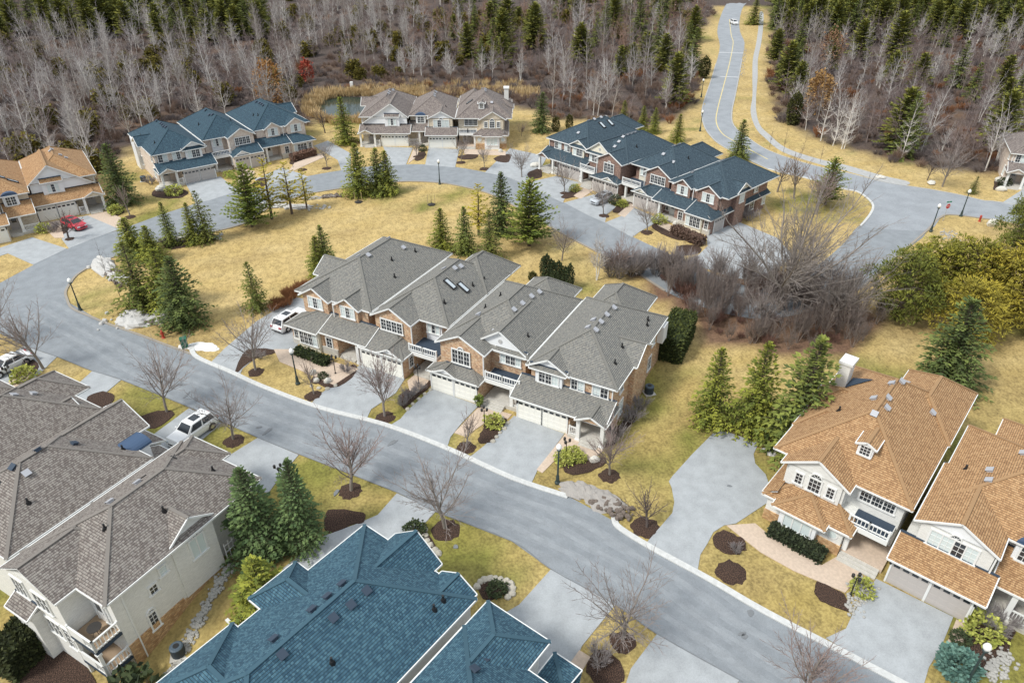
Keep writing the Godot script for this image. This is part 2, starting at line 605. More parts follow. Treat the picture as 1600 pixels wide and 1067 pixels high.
func win(x: float, y: float, z: float, dir: String, w: float, h: float, pale := "0", cx := 2, cy := 3, arch := false, sill := true) -> void:
	if not is_nan(MX): x = 2 * MX - x
	if not is_nan(MX): dir = {"f": "f", "b": "b", "l": "r", "r": "l"}[dir]; pale = pale.reverse()
	# as many lights side by side as «pale» has digits; 1: a blind is drawn behind it
	var n := pale.length()
	var key := "win%s%s%s%s%s%s" % [w, h, pale, cx, cy, arch]
	var lw := (w - 0.07) / n
	var o := part("window", once(key, func():
		var b := MB.new()
		for s in [-1, 1]: b.box(s * w / 2 - .06, s * w / 2 + .06, 0, h, 0, .09)
		b.box(-w / 2 - .06, w / 2 + .06, h - .02, h + .10, 0, .10)
		if sill: b.box(-w / 2 - .12, w / 2 + .12, -.10, .02, 0, .14)
		else: b.box(-w / 2, w / 2, -.06, .02, 0, .09)
		for i in n:
			var l := -w / 2 + .035 + i * lw
			if i > 0: b.box(l - .045, l + .045, .02, h - .02, 0, .085)
			for k in range(1, cx): b.box(l + lw * k / cx - .016, l + lw * k / cx + .016, .02, h - .02, 0, .055)
			for k in range(1, cy): b.box(l, l + lw, h * k / cy - .016, h * k / cy + .016, 0, .05)
		if arch:
			var r := w * 0.5 if n == 1 else lw * 0.55
			for k in 8:
				var f := PI * k / 8
				var g := PI * (k + 1) / 8
				b.bar(Vector3(cos(f) * r, h + .1 + sin(f) * r, .05), Vector3(cos(g) * r, h + .1 + sin(g) * r, .05), .12, .09)
			for k in [1, 2, 3]: b.bar(Vector3(0, h + .1, .04), Vector3(cos(PI * k / 4) * r, h + .1 + sin(PI * k / 4) * r, .04), .03, .03)
		return b.mesh(M.white)), U, Vector3(x - UX, y, z), deg_to_rad(DIR[dir]))
	for i in n:
		var kind := pale[i]
		part("pane" if kind == "0" else "curtained_pane", once("pane%s%s%s" % [lw, h, kind], func():
			var b := MB.new()
			b.box(-lw / 2, lw / 2, 0, h, -.02, .03)
			return b.mesh(M.glass if kind == "0" else M.curtain)), o, Vector3(-w / 2 + .035 + (i + .5) * lw, 0, 0))
	if arch:
		part("arched_pane", once("archpane%s%s" % [w, n], func():
			var b := MB.new()
			var r := w * 0.5 if n == 1 else lw * 0.55
			for k in 8: b.tri(Vector3(0, 0, .025), Vector3(cos(PI * k / 8) * r, sin(PI * k / 8) * r, .025), Vector3(cos(PI * (k + 1) / 8) * r, sin(PI * (k + 1) / 8) * r, .025))
			return b.mesh(M.glass)), o, Vector3(0, h + .1, 0))

func garage(x: float, z: float, y := 0.0, dir := "f", w := 2.44, h := 2.1) -> void:
	if not is_nan(MX): x = 2 * MX - x
	if not is_nan(MX): dir = {"f": "f", "b": "b", "l": "r", "r": "l"}[dir]
	var o := part("garage_door", once("garage" + DM + str(w), func():
		var b := MB.new()
		b.box(-w / 2, w / 2, 0, h, 0, .03)
		for r in 4:
			for k in 4:
				var x0 := -w / 2 + w * k / 4 + .06
				b.box(x0, x0 + w / 4 - .12, h * r / 4 + .07, h * (r + 1) / 4 - .07, .03, .045)
			if r: b.box(-w / 2, w / 2, h * r / 4 - .012, h * r / 4 + .012, .03, .036)
		return b.mesh(M[DM])), U, Vector3(x - UX, y, z + .02 if dir == "f" else z), deg_to_rad(DIR[dir]))
	for k in 4:
		part("pane", once("garagepane" + str(w), func():
			var b := MB.new()
			var g := (w / 4 - .2) / 3
			b.box(-g * 1.5, g * 1.5, h - .40, h - .16, .03, .049)
			for j in 3: b.box(g * (j - 1.5) + .015, g * (j - .5) - .015, h - .385, h - .175, .049, .053)
			return b.mesh(M.glass)), o, Vector3(-w / 2 + w * (k + .5) / 4, 0, 0))
	part("door_frame", once("garageframe" + str(w), func():
		var b := MB.new()
		for s in [-1, 1]: b.box(s * (w / 2 + .06) - .06, s * (w / 2 + .06) + .06, 0, h + .1, 0, .08)
		b.box(-w / 2, w / 2, h, h + .1, 0, .08)
		return b.mesh(M.white)), o)

func door(x: float, y: float, z: float, dir := "f", m := "white") -> void:
	if not is_nan(MX): x = 2 * MX - x
	var o := part("door", once("door" + m, func():
		var b := MB.new()
		b.box(-.47, .47, 0, 2.1, 0, .05)
		for s in [-1, 1]: b.box(s * .53 - .06, s * .53 + .06, 0, 2.2, 0, .09)
		b.box(-.47, .47, 2.1, 2.2, 0, .09)
		for s in [-1, 1]: b.box(s * .22 - .14, s * .22 + .14, .2, .85, .05, .065)
		return b.mesh(M[m])), U, Vector3(x - UX, y, z), deg_to_rad(DIR[dir]))
	part("pane", once("doorpane", func():
		var b := MB.new()
		b.box(-.3, .3, 1.0, 1.95, .05, .06)
		return b.mesh(M.glass)), o)
	part("handle", once("doorhandle", func():
		var b := MB.new()
		b.cbox(Vector3(.38, 1.0, .08), Vector3(.04, .16, .06))
		return b.mesh(M.chrome)), o)

func post(x: float, z: float, y0 := 0.0, y1 := 2.6, w := 0.34) -> void:
	if not is_nan(MX): x = 2 * MX - x
	var b := MB.new()
	b.cbox(Vector3(0, (y0 + y1) / 2, 0), Vector3(w, y1 - y0, w))
	b.cbox(Vector3(0, y0 + .12, 0), Vector3(w + .14, .24, w + .14))
	b.cbox(Vector3(0, y1 - .08, 0), Vector3(w + .12, .16, w + .12))
	part("post", b.mesh(M.white), U, Vector3(x - UX, 0, z))

func rail(x0: float, z0: float, x1: float, z1: float, y: float, h := 0.9, called := "railing", pitch := 0.17) -> void:
	if not is_nan(MX): x0 = 2 * MX - x0; x1 = 2 * MX - x1
	var a := Vector3(x0 - UX, y, z0)
	var b := Vector3(x1 - UX, y, z1)
	var k := MB.new()
	k.bar(a + Vector3(0, h, 0), b + Vector3(0, h, 0), .12, .09)
	k.bar(a + Vector3(0, .14, 0), b + Vector3(0, .14, 0), .09, .07)
	var n := int(a.distance_to(b) / pitch)
	for i in n + 1:
		var q := a.lerp(b, float(i) / n)
		var w := 0.14 if i == 0 or i == n else 0.055
		k.box(q.x - w / 2, q.x + w / 2, y, y + h - .05 + (.12 if w > .1 else 0.0), q.z - w / 2, q.z + w / 2)
	part(called, k.mesh(M.white), U)

func balcony(x0: float, x1: float, z0: float, z1: float, y := 2.75) -> void:
	# a roofed entry whose flat top is a balcony
	wall(x0, x1, z0, z1, y - .45, y, "white", "balcony_beam")
	wall(x0 + .06, x1 - .06, z0 + .02, z1 - .08, y, y + .04, "navy", "balcony_deck")
	rail(x0 + .08, z1 - .12, (x0 + x1) / 2, z1 - .12, y + .02, .75, "railing", .24)
	rail((x0 + x1) / 2, z1 - .12, x1 - .08, z1 - .12, y + .02, .75, "railing", .24)

func steps(x0: float, x1: float, z: float, n := 3, y := 0.5) -> void:
	if not is_nan(MX): var q0 := x0; x0 = 2 * MX - x1; x1 = 2 * MX - q0
	for i in n:
		var b := MB.new()
		b.box(x0 - UX, x1 - UX, 0, y * (n - i) / (n + 1), z + i * .3, z + (i + 1) * .3)
		part("step", b.mesh(M.concrete), U)

func lamps(list: Array) -> void:
	for i in range(0, list.size(), 3):
		part("wall_lamp", once("walllamp", func():
			var b := MB.new()
			b.cbox(Vector3(0, 0, .08), Vector3(.14, .3, .16))
			b.cbox(Vector3(0, .18, .08), Vector3(.2, .06, .2))
			return b.mesh(M.black)), U, Vector3((list[i] if is_nan(MX) else 2 * MX - list[i]) - UX, list[i + 1], list[i + 2]))

func downspout(x: float, z: float, y0: float, y1: float) -> void:
	if not is_nan(MX): x = 2 * MX - x
	var b := MB.new()
	b.box(x - UX - .05, x - UX + .05, y0, y1, z, z + .09)
	part("downspout", b.mesh(M.white), U)

func fan(x: float, z: float, w: float, y: float, h: float) -> void:
	if not is_nan(MX): x = 2 * MX - x
	# a barrel-topped dormer with a blue metal roof
	var b := MB.new()
	b.box(x - UX - w / 2, x - UX + w / 2, y, y + h, z - 2.2, z)
	part("dormer", b.mesh(M.siding), U)
	var r := MB.new()
	var k := 10
	for i in k:
		var f := PI * i / k
		var g := PI * (i + 1) / k
		var p := Vector3(x - UX + cos(f) * (w / 2 + .15), y + h + sin(f) * w * .3, z + .2)
		var q := Vector3(x - UX + cos(g) * (w / 2 + .15), y + h + sin(g) * w * .3, z + .2)
		var s := Vector3(0, 0, -2.6)
		r.quad(p, p + s, q + s, q)
		r.tri(Vector3(x - UX, y + h, z + .19), p, q)
	part("dormer_roof", r.mesh(M.blue_metal), U)

# ---------------------------------------------------------------- plants
func leaf(b: MB, p: Vector3, d: Vector3, w: float, l: float) -> void:
	# one flat spray of needles or leaves: a kite that tapers to its tip
	var s := d.cross(Vector3(rng.randf_range(-.6, .6), 1, rng.randf_range(-.6, .6))).normalized() * w
	var q := p + d * l * 0.45
	b.quad(p, q + s, p + d * l, q - s)

func conifer(h: float, r: float, clear: float, ca: Color, cb: Color, sd: int, dens := 1.0, shape := 1.0, droop := 0.25, leafy := 1.0, tier := 1.0) -> Array:
	rng.seed = sd
	var tb := MB.new()
	tb.col = Color(.13, .10, .08)
	tb.tube(Vector3.ZERO, Vector3(0, h * .5, 0), .016 * h + .03, .010 * h + .02, 7)
	tb.tube(Vector3(0, h * .5, 0), Vector3(0, h * .97, 0), .010 * h + .02, .015, 5)
	var b := MB.new()
	var y := clear
	while y < h * .985:
		var t := (y - clear) / (h - clear)
		var rad := r * pow(1.0 - t, shape) + 0.10
		var n := int(lerpf(9.0, 4.0, t) * dens + rng.randf())
		var turn := rng.randf() * TAU
		for i in n:
			var a := turn + TAU * (i + rng.randf_range(-.3, .3)) / n
			var L := rad * rng.randf_range(.72, 1.12) * (1.0 + .16 * sin(a * 2.0 + y * 1.7 + sd) + .10 * sin(a * 5.0 - y * 2.9))
			var tilt := lerpf(-droop, .75, t * t) + rng.randf_range(-.10, .10)
			var d := Vector3(cos(a), tilt, sin(a)).normalized()
			var base := Vector3(0, y + rng.randf_range(-.12, .12), 0)
			var col := ca.lerp(cb, rng.randf())
			tb.tube(base, base + d * L * .8, .022, .008, 3)
			var k := maxi(2, int(L / (.34 if leafy > .7 else .24)))
			for j in k:
				var f := (j + .55) / k
				var sz := (.46 * (1.0 - .35 * f) + .05 * h / 8.0) * minf(1.0, .55 + L * .3) * leafy
				var p := base + d * L * f + Vector3(0, -.10 * L * f * f * droop * 2.0, 0)
				b.col = col.lerp(cb, .25 * rng.randf()) * rng.randf_range(.8, 1.2)
				for e in [-1, 1]:
					var dd := d.rotated(Vector3.UP, e * rng.randf_range(.55, 1.1)) + Vector3(0, rng.randf_range(-.28, .16), 0)
					leaf(b, p, dd.normalized(), sz * .19, sz)
				leaf(b, p, (d + Vector3(0, rng.randf_range(.05, .45), 0)).normalized(), sz * .18, sz * .9)
			leaf(b, base + d * L * .78, d, .12, .42 * minf(1.0, L))
		y += lerpf(.36, .24, t) * (h / 8.0) / sqrt(dens) * tier
	b.col = cb
	for i in 5: leaf(b, Vector3(0, h * .95, 0), Vector3(cos(i * 1.26) * .3, 1, sin(i * 1.26) * .3).normalized(), .07, h * .06)
	return [tb, b]

func tree_thing(called: String, mb: Array, crown := "crown") -> Node3D:
	# a tree made once: copies share its meshes
	var o := Node3D.new()
	o.name = called
	o.set_meta("kindname", called)
	part("trunk", mb[0].mesh(M.tree), o)
	part(crown, mb[1].mesh(M.leaf), o)
	var top := 0.0
	for q in mb[0].v: top = maxf(top, q.y)
	for q in mb[1].v: top = maxf(top, q.y)
	o.set_meta("tall", top)
	return o

func one_mesh(mb: Array) -> ArrayMesh:
	return mb[1].put(mb[0].mesh(M.tree), M.leaf)

func branch(tb: MB, cb: MB, p: Vector3, d: Vector3, len_: float, r: float, lvl: int, G: Dictionary) -> void:
	var last: bool = lvl >= G.levels
	var n := 4 if lvl == 0 else 3 if lvl < 3 else 2
	var b: MB = tb if lvl <= 1 else cb
	var k: int = [6, 5, 4, 3, 3, 3][lvl]
	var q := p
	var kids: int = 0 if last else G.kids[lvl]
	var r1: float = r * (G.taper if not last else .45)
	var made := 0
	for s in n:
		d = (d + Vector3(rng.randf_range(-1, 1), rng.randf_range(-.6, .6), rng.randf_range(-1, 1)) * float(G.wob) + Vector3(0, G.up[mini(lvl, G.up.size() - 1)], 0)).normalized()
		var e := q + d * len_ / n
		var ra := lerpf(r, r1, float(s) / n)
		var rb := lerpf(r, r1, float(s + 1) / n)
		b.tube(q, e, ra, rb, k)
		q = e
		var f := float(s + 1) / n
		if not last and f >= float(G.first[lvl]):
			var want := int(ceil(kids * (f - float(G.first[lvl]) + 1.0 / n) / (1.0 - float(G.first[lvl]) + 1.0 / n)))
			while made < want:
				made += 1
				var turn := made * 2.4 + rng.randf() * 1.2
				var side := d.cross(Vector3.UP if absf(d.y) < .9 else Vector3.RIGHT).normalized().rotated(d, turn)
				var ang: float = G.ang[lvl] * rng.randf_range(.75, 1.25)
				var dd := (d * cos(ang) + side * sin(ang)).normalized()
				var off := rng.randf_range(-.5, 0.0) / n * len_
				var ll: float = len_ * float(G.ratio[lvl]) * rng.randf_range(.7, 1.15) * lerpf(1.15, .75, f)
				branch(tb, cb, q + d * off, dd, ll, maxf(rb * float(G.thin), G.rmin), lvl + 1, G)
	if not last and G.lead: branch(tb, cb, q, d, len_ * .55 * rng.randf_range(.8, 1.1), r1, lvl + 1, G)

func bare(sd: int, G: Dictionary, trunk_col: Color, twig_col: Color) -> Array:
	rng.seed = sd
	var tb := MB.new()
	var cb := MB.new()
	tb.col = trunk_col
	cb.col = twig_col
	var n: int = G.get("stems", 1)
	for i in n:
		var d := Vector3.UP
		if n > 1: d = Vector3(cos(i * TAU / n + rng.randf()) * float(G.spread) * rng.randf_range(.3, 1.2), 1, sin(i * TAU / n + rng.randf()) * float(G.spread) * rng.randf_range(.3, 1.2)).normalized()
		branch(tb, cb, Vector3(d.x, 0, d.z) * .3 * (1 if n > 1 else 0), d, G.len * rng.randf_range(.8, 1.1) if n > 1 else G.len, G.r, 0, G)
	return [tb, cb]

func leafball(b: MB, o: Vector3, s: Vector3, n: int, size: float, ca: Color, cb: Color, lumps := 0.2, fat := .4) -> void:
	# leaf clumps spread through an uneven rounded volume
	var g := FastNoiseLite.new()
	g.seed = rng.randi() % 1000
	g.frequency = 1.1
	for i in n:
		var q := Vector3(rng.randfn(), rng.randfn(), rng.randfn()).normalized()
		var m := (1.0 + lumps * 2.0 * g.get_noise_3dv(q * 1.5)) * pow(rng.randf(), .22)
		var p := o + q * m * s
		if p.y < o.y - s.y * .98: continue
		b.col = ca.lerp(cb, rng.randf()) * rng.randf_range(.75, 1.2)
		var d := (q + Vector3(rng.randfn(), rng.randfn() + .3, rng.randfn()) * .5).normalized()
		leaf(b, p, d, size * fat, size * rng.randf_range(.7, 1.2))

func cloud_pine(h: float, r: float, n: int, ca: Color, cb: Color, sd: int) -> Array:
	# a pine with rounded tufts of needles at the ends of its limbs
	rng.seed = sd
	var tb := MB.new()
	tb.col = Color(.14, .11, .08)
	tb.tube(Vector3.ZERO, Vector3(.1, h * .9, 0), .16, .03, 7)
	var b := MB.new()
	for i in n:
		var t := (i + .5) / n
		var a := i * 2.4 + rng.randf()
		var rad := r * (.25 + .95 * sin(PI * pow(t, .72) * .95)) * rng.randf_range(.35, 1.12)
		var y := h * (.12 + .83 * t)
		var p := Vector3(cos(a) * rad, y, sin(a) * rad)
		tb.tube(Vector3(0, y * .82, 0), p, .05, .02, 4)
		var k := rng.randf()
		leafball(b, p, Vector3(.85, .34, .85) * rng.randf_range(.5, 1.2), 80, .42, ca.lerp(cb, k * .6), ca.lerp(cb, .4 + k * .6), .4, .15)
	return [tb, b]

func leafbox(b: MB, x: float, y: float, z: float, n: int, size: float, ca: Color, cb: Color) -> void:
	b.col = ca * .8
	b.box(-x + .1, x - .1, 0, y - .1, -z + .1, z - .1)
	var at := x * y + z * y + x * z
	for i in n:
		var f := rng.randf() * (4 * x * y + 4 * z * y + 4 * x * z)
		var q := Vector3(rng.randf_range(-x, x), rng.randf_range(0, y), rng.randf_range(-z, z))
		var d := Vector3.UP
		if f < 4 * x * y: q.z = z * signf(rng.randf() - .5); d = Vector3(0, .4, signf(q.z))
		elif f < 4 * x * y + 4 * z * y: q.x = x * signf(rng.randf() - .5); d = Vector3(signf(q.x), .4, 0)
		else: q.y = y
		b.col = ca.lerp(cb, rng.randf()) * rng.randf_range(.75, 1.2)
		leaf(b, q + Vector3(rng.randfn(), rng.randfn(), rng.randfn()) * .06 - d * .1, (d + Vector3(rng.randfn(), rng.randfn(), rng.randfn()) * .5).normalized(), size * .4, size)

var K := {}   # the kinds of plants, each made once

func plants() -> void:
	var g1 := Color(.08, .115, .020)
	var g2 := Color(.31, .32, .045)
	K.spruce0 = tree_thing("spruce_tree", conifer(8, 2.6, .15, g1, g2, 3, 1.5, .78))
	K.spruce1 = tree_thing("spruce_tree", conifer(8, 2.35, .2, Color(.075, .11, .03), Color(.25, .28, .055), 4, 1.45, .82))
	K.spruce2 = tree_thing("spruce_tree", conifer(8, 2.7, .15, Color(.05, .08, .026), Color(.165, .205, .05), 5, 1.6, .7))
	K.thin = tree_thing("spruce_tree", conifer(8, 2.2, .6, g1, Color(.18, .185, .035), 6, .95, .8, .3))
	K.dense = tree_thing("spruce_tree", conifer(8, 2.5, .1, Color(.055, .10, .04), Color(.17, .245, .085), 7, 4.6, .86, .16, .54, 2.0))
	K.pine = tree_thing("pine_tree", conifer(8, 2.5, .8, Color(.09, .135, .022), Color(.25, .28, .036), 8, 1.15, .5, -.2, 1.1))
	K.yellowpine = tree_thing("pine_tree", conifer(8, 1.9, 1.8, Color(.24, .22, .025), Color(.48, .39, .04), 9, .5, .55, -.15, 1.15))
	K.goldpine = tree_thing("pine_tree", cloud_pine(8.0, 3.2, 80, Color(.16, .145, .02), Color(.40, .32, .035), 10))
	K.goldpine1 = tree_thing("pine_tree", cloud_pine(8.0, 3.0, 80, Color(.06, .085, .016), Color(.21, .215, .028), 12))
	K.goldpine2 = tree_thing("pine_tree", cloud_pine(8.0, 3.1, 80, Color(.11, .12, .017), Color(.31, .28, .03), 13))
	# forest conifers: cheaper
	K.fpine = conifer(12, 3.9, 1.4, Color(.07, .09, .018), Color(.26, .255, .042), 14, 1.0, .48, -.05, 2.0)
	K.fspruce = conifer(13, 3.0, 1.0, Color(.055, .085, .022), Color(.20, .225, .045), 15, .8, .75, .2, 1.9)
	rng.seed = 16
	var fc := MB.new()
	for q in [[0, 2.6, 0, 2.0, 2.6], [1.3, 2.0, .6, 1.4, 2.0], [-1.1, 2.2, -.7, 1.5, 2.1]]: leafball(fc, Vector3(q[0], q[1], q[2]), Vector3(q[3], q[4], q[3]), 420, .6, Color(.075, .07, .010), Color(.20, .16, .02), .3)
	var ft := MB.new()
	ft.col = Color(.12, .09, .07)
	ft.tube(Vector3.ZERO, Vector3(0, 4, 0), .16, .05, 6)
	K.fcedar = [ft, fc]
	# street trees
	var street := {"levels": 4, "len": 2.9, "r": .105, "kids": [9, 5, 4, 3], "ang": [.75, .6, .6, .6], "ratio": [1.05, .56, .55, .55], "first": [.5, .2, .2, .2], "up": [0.0, .07, .05, .04], "wob": .09, "taper": .62, "thin": .52, "rmin": .0115, "lead": true}
	var bk := Color(.24, .21, .185)
	var tw := Color(.31, .265, .245)
	K.street0 = tree_thing("street_tree", bare(21, street, bk, tw), "twigs")
	K.street1 = tree_thing("street_tree", bare(22, street, Color(.23, .20, .18), Color(.29, .25, .235)), "twigs")
	var st2 := street.duplicate(true)
	st2.ang = [.6, .5, .5, .5]
	st2.len = 2.7
	K.street2 = tree_thing("street_tree", bare(23, st2, bk, Color(.31, .24, .22)), "twigs")
	var small := {"levels": 3, "len": 1.6, "r": .055, "kids": [8, 5, 4], "ang": [.6, .55, .6], "ratio": [.8, .5, .5], "first": [.5, .2, .2], "up": [0.0, .08, .05], "wob": .09, "taper": .6, "thin": .5, "rmin": .009, "lead": true}
	K.small0 = tree_thing("young_tree", bare(31, small, bk, Color(.27, .20, .17)), "twigs")
	K.wisp = tree_thing("young_tree", bare(36, {"levels": 2, "len": 5.6, "r": .055, "kids": [12, 4], "ang": [.6, .5], "ratio": [.24, .5], "first": [.35, .2], "up": [0.0, .08, .05], "wob": .05, "taper": .4, "thin": .4, "rmin": .012, "lead": true}, Color(.10, .08, .07), Color(.14, .11, .10)), "twigs")
	K.small1 = tree_thing("young_tree", bare(32, small, Color(.11, .09, .08), Color(.13, .10, .09)), "twigs")
	var bushy := {"levels": 3, "len": .9, "r": .03, "kids": [5, 5, 4], "ang": [.45, .45, .5], "ratio": [.8, .6, .5], "first": [.3, .2, .2], "up": [.02, .05, .04], "wob": .1, "taper": .7, "thin": .6, "rmin": .008, "lead": true, "stems": 9, "spread": .8}
	var scrub := {"levels": 3, "len": 2.6, "r": .05, "kids": [8, 5, 4], "ang": [.5, .5, .5], "ratio": [.55, .5, .5], "first": [.35, .2, .2], "up": [.04, .10, .06], "wob": .1, "taper": .55, "thin": .5, "rmin": .012, "lead": true, "stems": 4, "spread": .35}
	K.bush0 = tree_thing("bare_shrub", bare(41, bushy, Color(.21, .15, .13), Color(.27, .19, .165)), "twigs")
	K.bush1 = tree_thing("bare_shrub", bare(42, bushy, Color(.24, .22, .215), Color(.33, .30, .30)), "twigs")
	K.thick0 = bare(46, scrub, Color(.24, .20, .18), Color(.215, .175, .16))
	K.thick1 = bare(47, bushy, Color(.17, .10, .08), Color(.22, .125, .095))
	K.red = bare(43, bushy, Color(.24, .10, .05), Color(.30, .14, .06))
	K.brown = bare(44, bushy, Color(.20, .14, .11), Color(.25, .175, .135))
	K.violet = bare(45, bushy, Color(.12, .098, .096), Color(.165, .138, .135))
	# forest trees: slim, with pale stems
	var slim := {"levels": 3, "len": 8.2, "r": .12, "kids": [11, 5, 3], "ang": [.78, .6, .55], "ratio": [.40, .52, .5], "first": [.40, .15, .2], "up": [0.0, .10, .06], "wob": .08, "taper": .42, "thin": .46, "rmin": .026, "lead": true}
	K.slim0 = bare(51, slim, Color(.62, .59, .55), Color(.41, .375, .365))
	K.slim1 = bare(52, slim, Color(.45, .415, .375), Color(.30, .26, .24))
	var fork := slim.duplicate(true)
	fork.stems = 2
	fork.spread = .13
	fork.len = 7.2
	K.slim2 = bare(53, fork, Color(.70, .675, .63), Color(.48, .445, .43))
	var wide := slim.duplicate(true)
	wide.len = 6.0
	wide.ang = [.85, .6, .5]
	wide.ratio = [.45, .5, .5]
	K.slim3 = bare(54, wide, Color(.25, .20, .185), Color(.225, .175, .165))
	K.slim4 = bare(55, wide, Color(.27, .185, .145), Color(.32, .205, .155))
	for k in ["slim0", "slim1", "slim2", "slim3", "slim4"]: K["t" + k] = tree_thing("bare_tree", K[k], "twigs")
	for k in ["fpine", "fspruce", "fcedar"]: K["t" + k] = tree_thing("conifer_tree", K[k])
	var bir := {"levels": 2, "len": 9.0, "r": .14, "kids": [26, 5], "ang": [1.05, .6], "ratio": [.30, .45], "first": [.2, .15], "up": [0.0, .10, .05], "wob": .05, "taper": .3, "thin": .4, "rmin": .026, "lead": true}
	K.birch0 = tree_thing("birch_tree", bare(61, bir, Color(.74, .71, .68), Color(.66, .62, .58)), "twigs")
	K.birch1 = tree_thing("birch_tree", bare(62, bir, Color(.74, .71, .68), Color(.66, .62, .58)), "twigs")
	var big := {"levels": 5, "len": 4.4, "r": .26, "kids": [9, 6, 5, 3, 3], "ang": [.62, .5, .5, .5, .5], "ratio": [1.9, .58, .55, .5, .5], "first": [.3, .2, .2, .2, .2], "up": [0.0, .05, .05, .04, .03], "wob": .10, "taper": .68, "thin": .5, "rmin": .014, "lead": true}
	K.big = tree_thing("spreading_tree", bare(71, big, Color(.235, .205, .18), Color(.27, .235, .21)), "twigs")
	# leafy shrubs
	rng.seed = 80
	var add := func(key: String, called: String, s: Vector3, n: int, size: float, ca: Color, cb: Color, o := 0.0) -> void:
		var b := MB.new()
		leafball(b, Vector3(0, o if o > 0 else s.y * .8, 0), s, n, size, ca, cb)
		var t := MB.new()
		t.col = Color(.1, .08, .06)
		for i in 5: t.tube(Vector3.ZERO, Vector3(cos(i * 1.26) * s.x * .6, s.y, sin(i * 1.26) * s.z * .6), .03, .012, 4)
		var q := tree_thing(called, [t, b], "foliage")
		q.get_node("trunk").name = "stems"
		K[key] = q
	add.call("lime", "leafy_shrub", Vector3(.75, .55, .75), 420, .19, Color(.26, .29, .05), Color(.45, .46, .11))
	add.call("darkshrub", "leafy_shrub", Vector3(.7, .6, .7), 420, .2, Color(.025, .04, .016), Color(.06, .08, .03))
	add.call("thuja", "cedar_shrub", Vector3(1.3, 2.2, 1.3), 1500, .34, Color(.045, .05, .010), Color(.11, .10, .016), 2.0)
	add.call("oval", "cedar_tree", Vector3(1.6, 3.6, 1.6), 1900, .42, Color(.035, .042, .010), Color(.085, .085, .014), 3.3)
	add.call("column", "columnar_cedar", Vector3(.48, 1.7, .48), 900, .2, Color(.022, .036, .014), Color(.05, .07, .02), 1.6)
	add.call("bluespruce", "blue_spruce_shrub", Vector3(1.05, 1.0, 1.05), 1300, .3, Color(.05, .12, .10), Color(.16, .28, .23), .95)
	add.call("reed", "reeds", Vector3(.7, .8, .7), 160, .7, Color(.42, .31, .15), Color(.55, .43, .24), .7)

func plant(kind: String, label: String, category: String, x: float, z: float, h: float, wide := 1.0, group := "") -> Node3D:
	if kind.begins_with("spruce") or kind == "thin": wide *= 1.1
	var s: float = h / float(K[kind].get_meta("tall"))
	var o := copy(K[kind], label, Vector3(x, ground(x, z) - .02, z), rng.randf() * TAU, Vector3(s * wide * 1.06 * rng.randf_range(.93, 1.1), s, s * wide * 1.06 * rng.randf_range(.93, 1.1)), group)
	o.rotation.x = rng.randf_range(-.035, .035)
	o.rotation.z = rng.randf_range(-.035, .035)
	o.set_meta("category", category)
	o.remove_meta("kindname")
	o.remove_meta("tall")
	return o

# ---------------------------------------------------------------- the ground
var hills := FastNoiseLite.new()
var patch := FastNoiseLite.new()
var fine := FastNoiseLite.new()
var lawn_zone := PackedVector2Array()
var thicket_zone := PackedVector2Array()
var pond := PackedVector2Array()

func poly(a: Array) -> PackedVector2Array:
	var o := PackedVector2Array()
	for i in range(0, a.size(), 2): o.append(Vector2(a[i], a[i + 1]))
	return o

func edge_dist(p: Vector2, pl: PackedVector2Array) -> float:
	# metres inside (+) or outside (-) a closed line
	var d := 1e9
	for i in pl.size(): d = minf(d, p.distance_squared_to(Geometry2D.get_closest_point_to_segment(p, pl[i], pl[(i + 1) % pl.size()])))
	return sqrt(d) * (1.0 if Geometry2D.is_point_in_polygon(p, pl) else -1.0)

func ground(x: float, z: float) -> float:
	# flat, but for the low garden behind the brown row and the pond
	var y := 0.0
	if z > -48 and x < -8:
		var q := Vector2(x + 21.55, z + 34.84)
		var a := deg_to_rad(151.0)
		var lx := q.x * cos(a) - q.y * sin(a)
		var lz := q.x * sin(a) + q.y * cos(a)
		y -= 2.1 * smoothstep(.5, -8.5, lz) * smoothstep(-9.0, -2.5, lx)
	if z < -130 and z > -220 and x > -110 and x < 0:
		var e := edge_dist(Vector2(x, z), pond)
		y -= 1.6 * smoothstep(-2.0, 4.0, e)
	return y

func smooth_line(a: PackedVector2Array, closed := true, n := 4) -> PackedVector2Array:
	var o := PackedVector2Array()
	var m := a.size()
	for i in (m if closed else m - 1):
		var p0 := a[(i - 1 + m) % m] if closed or i > 0 else a[0]
		var p3 := a[(i + 2) % m] if closed or i + 2 < m else a[m - 1]
		for k in n: o.append(a[i].cubic_interpolate(a[(i + 1) % m], p0, p3, float(k) / n))
	if not closed: o.append(a[m - 1])
	return o

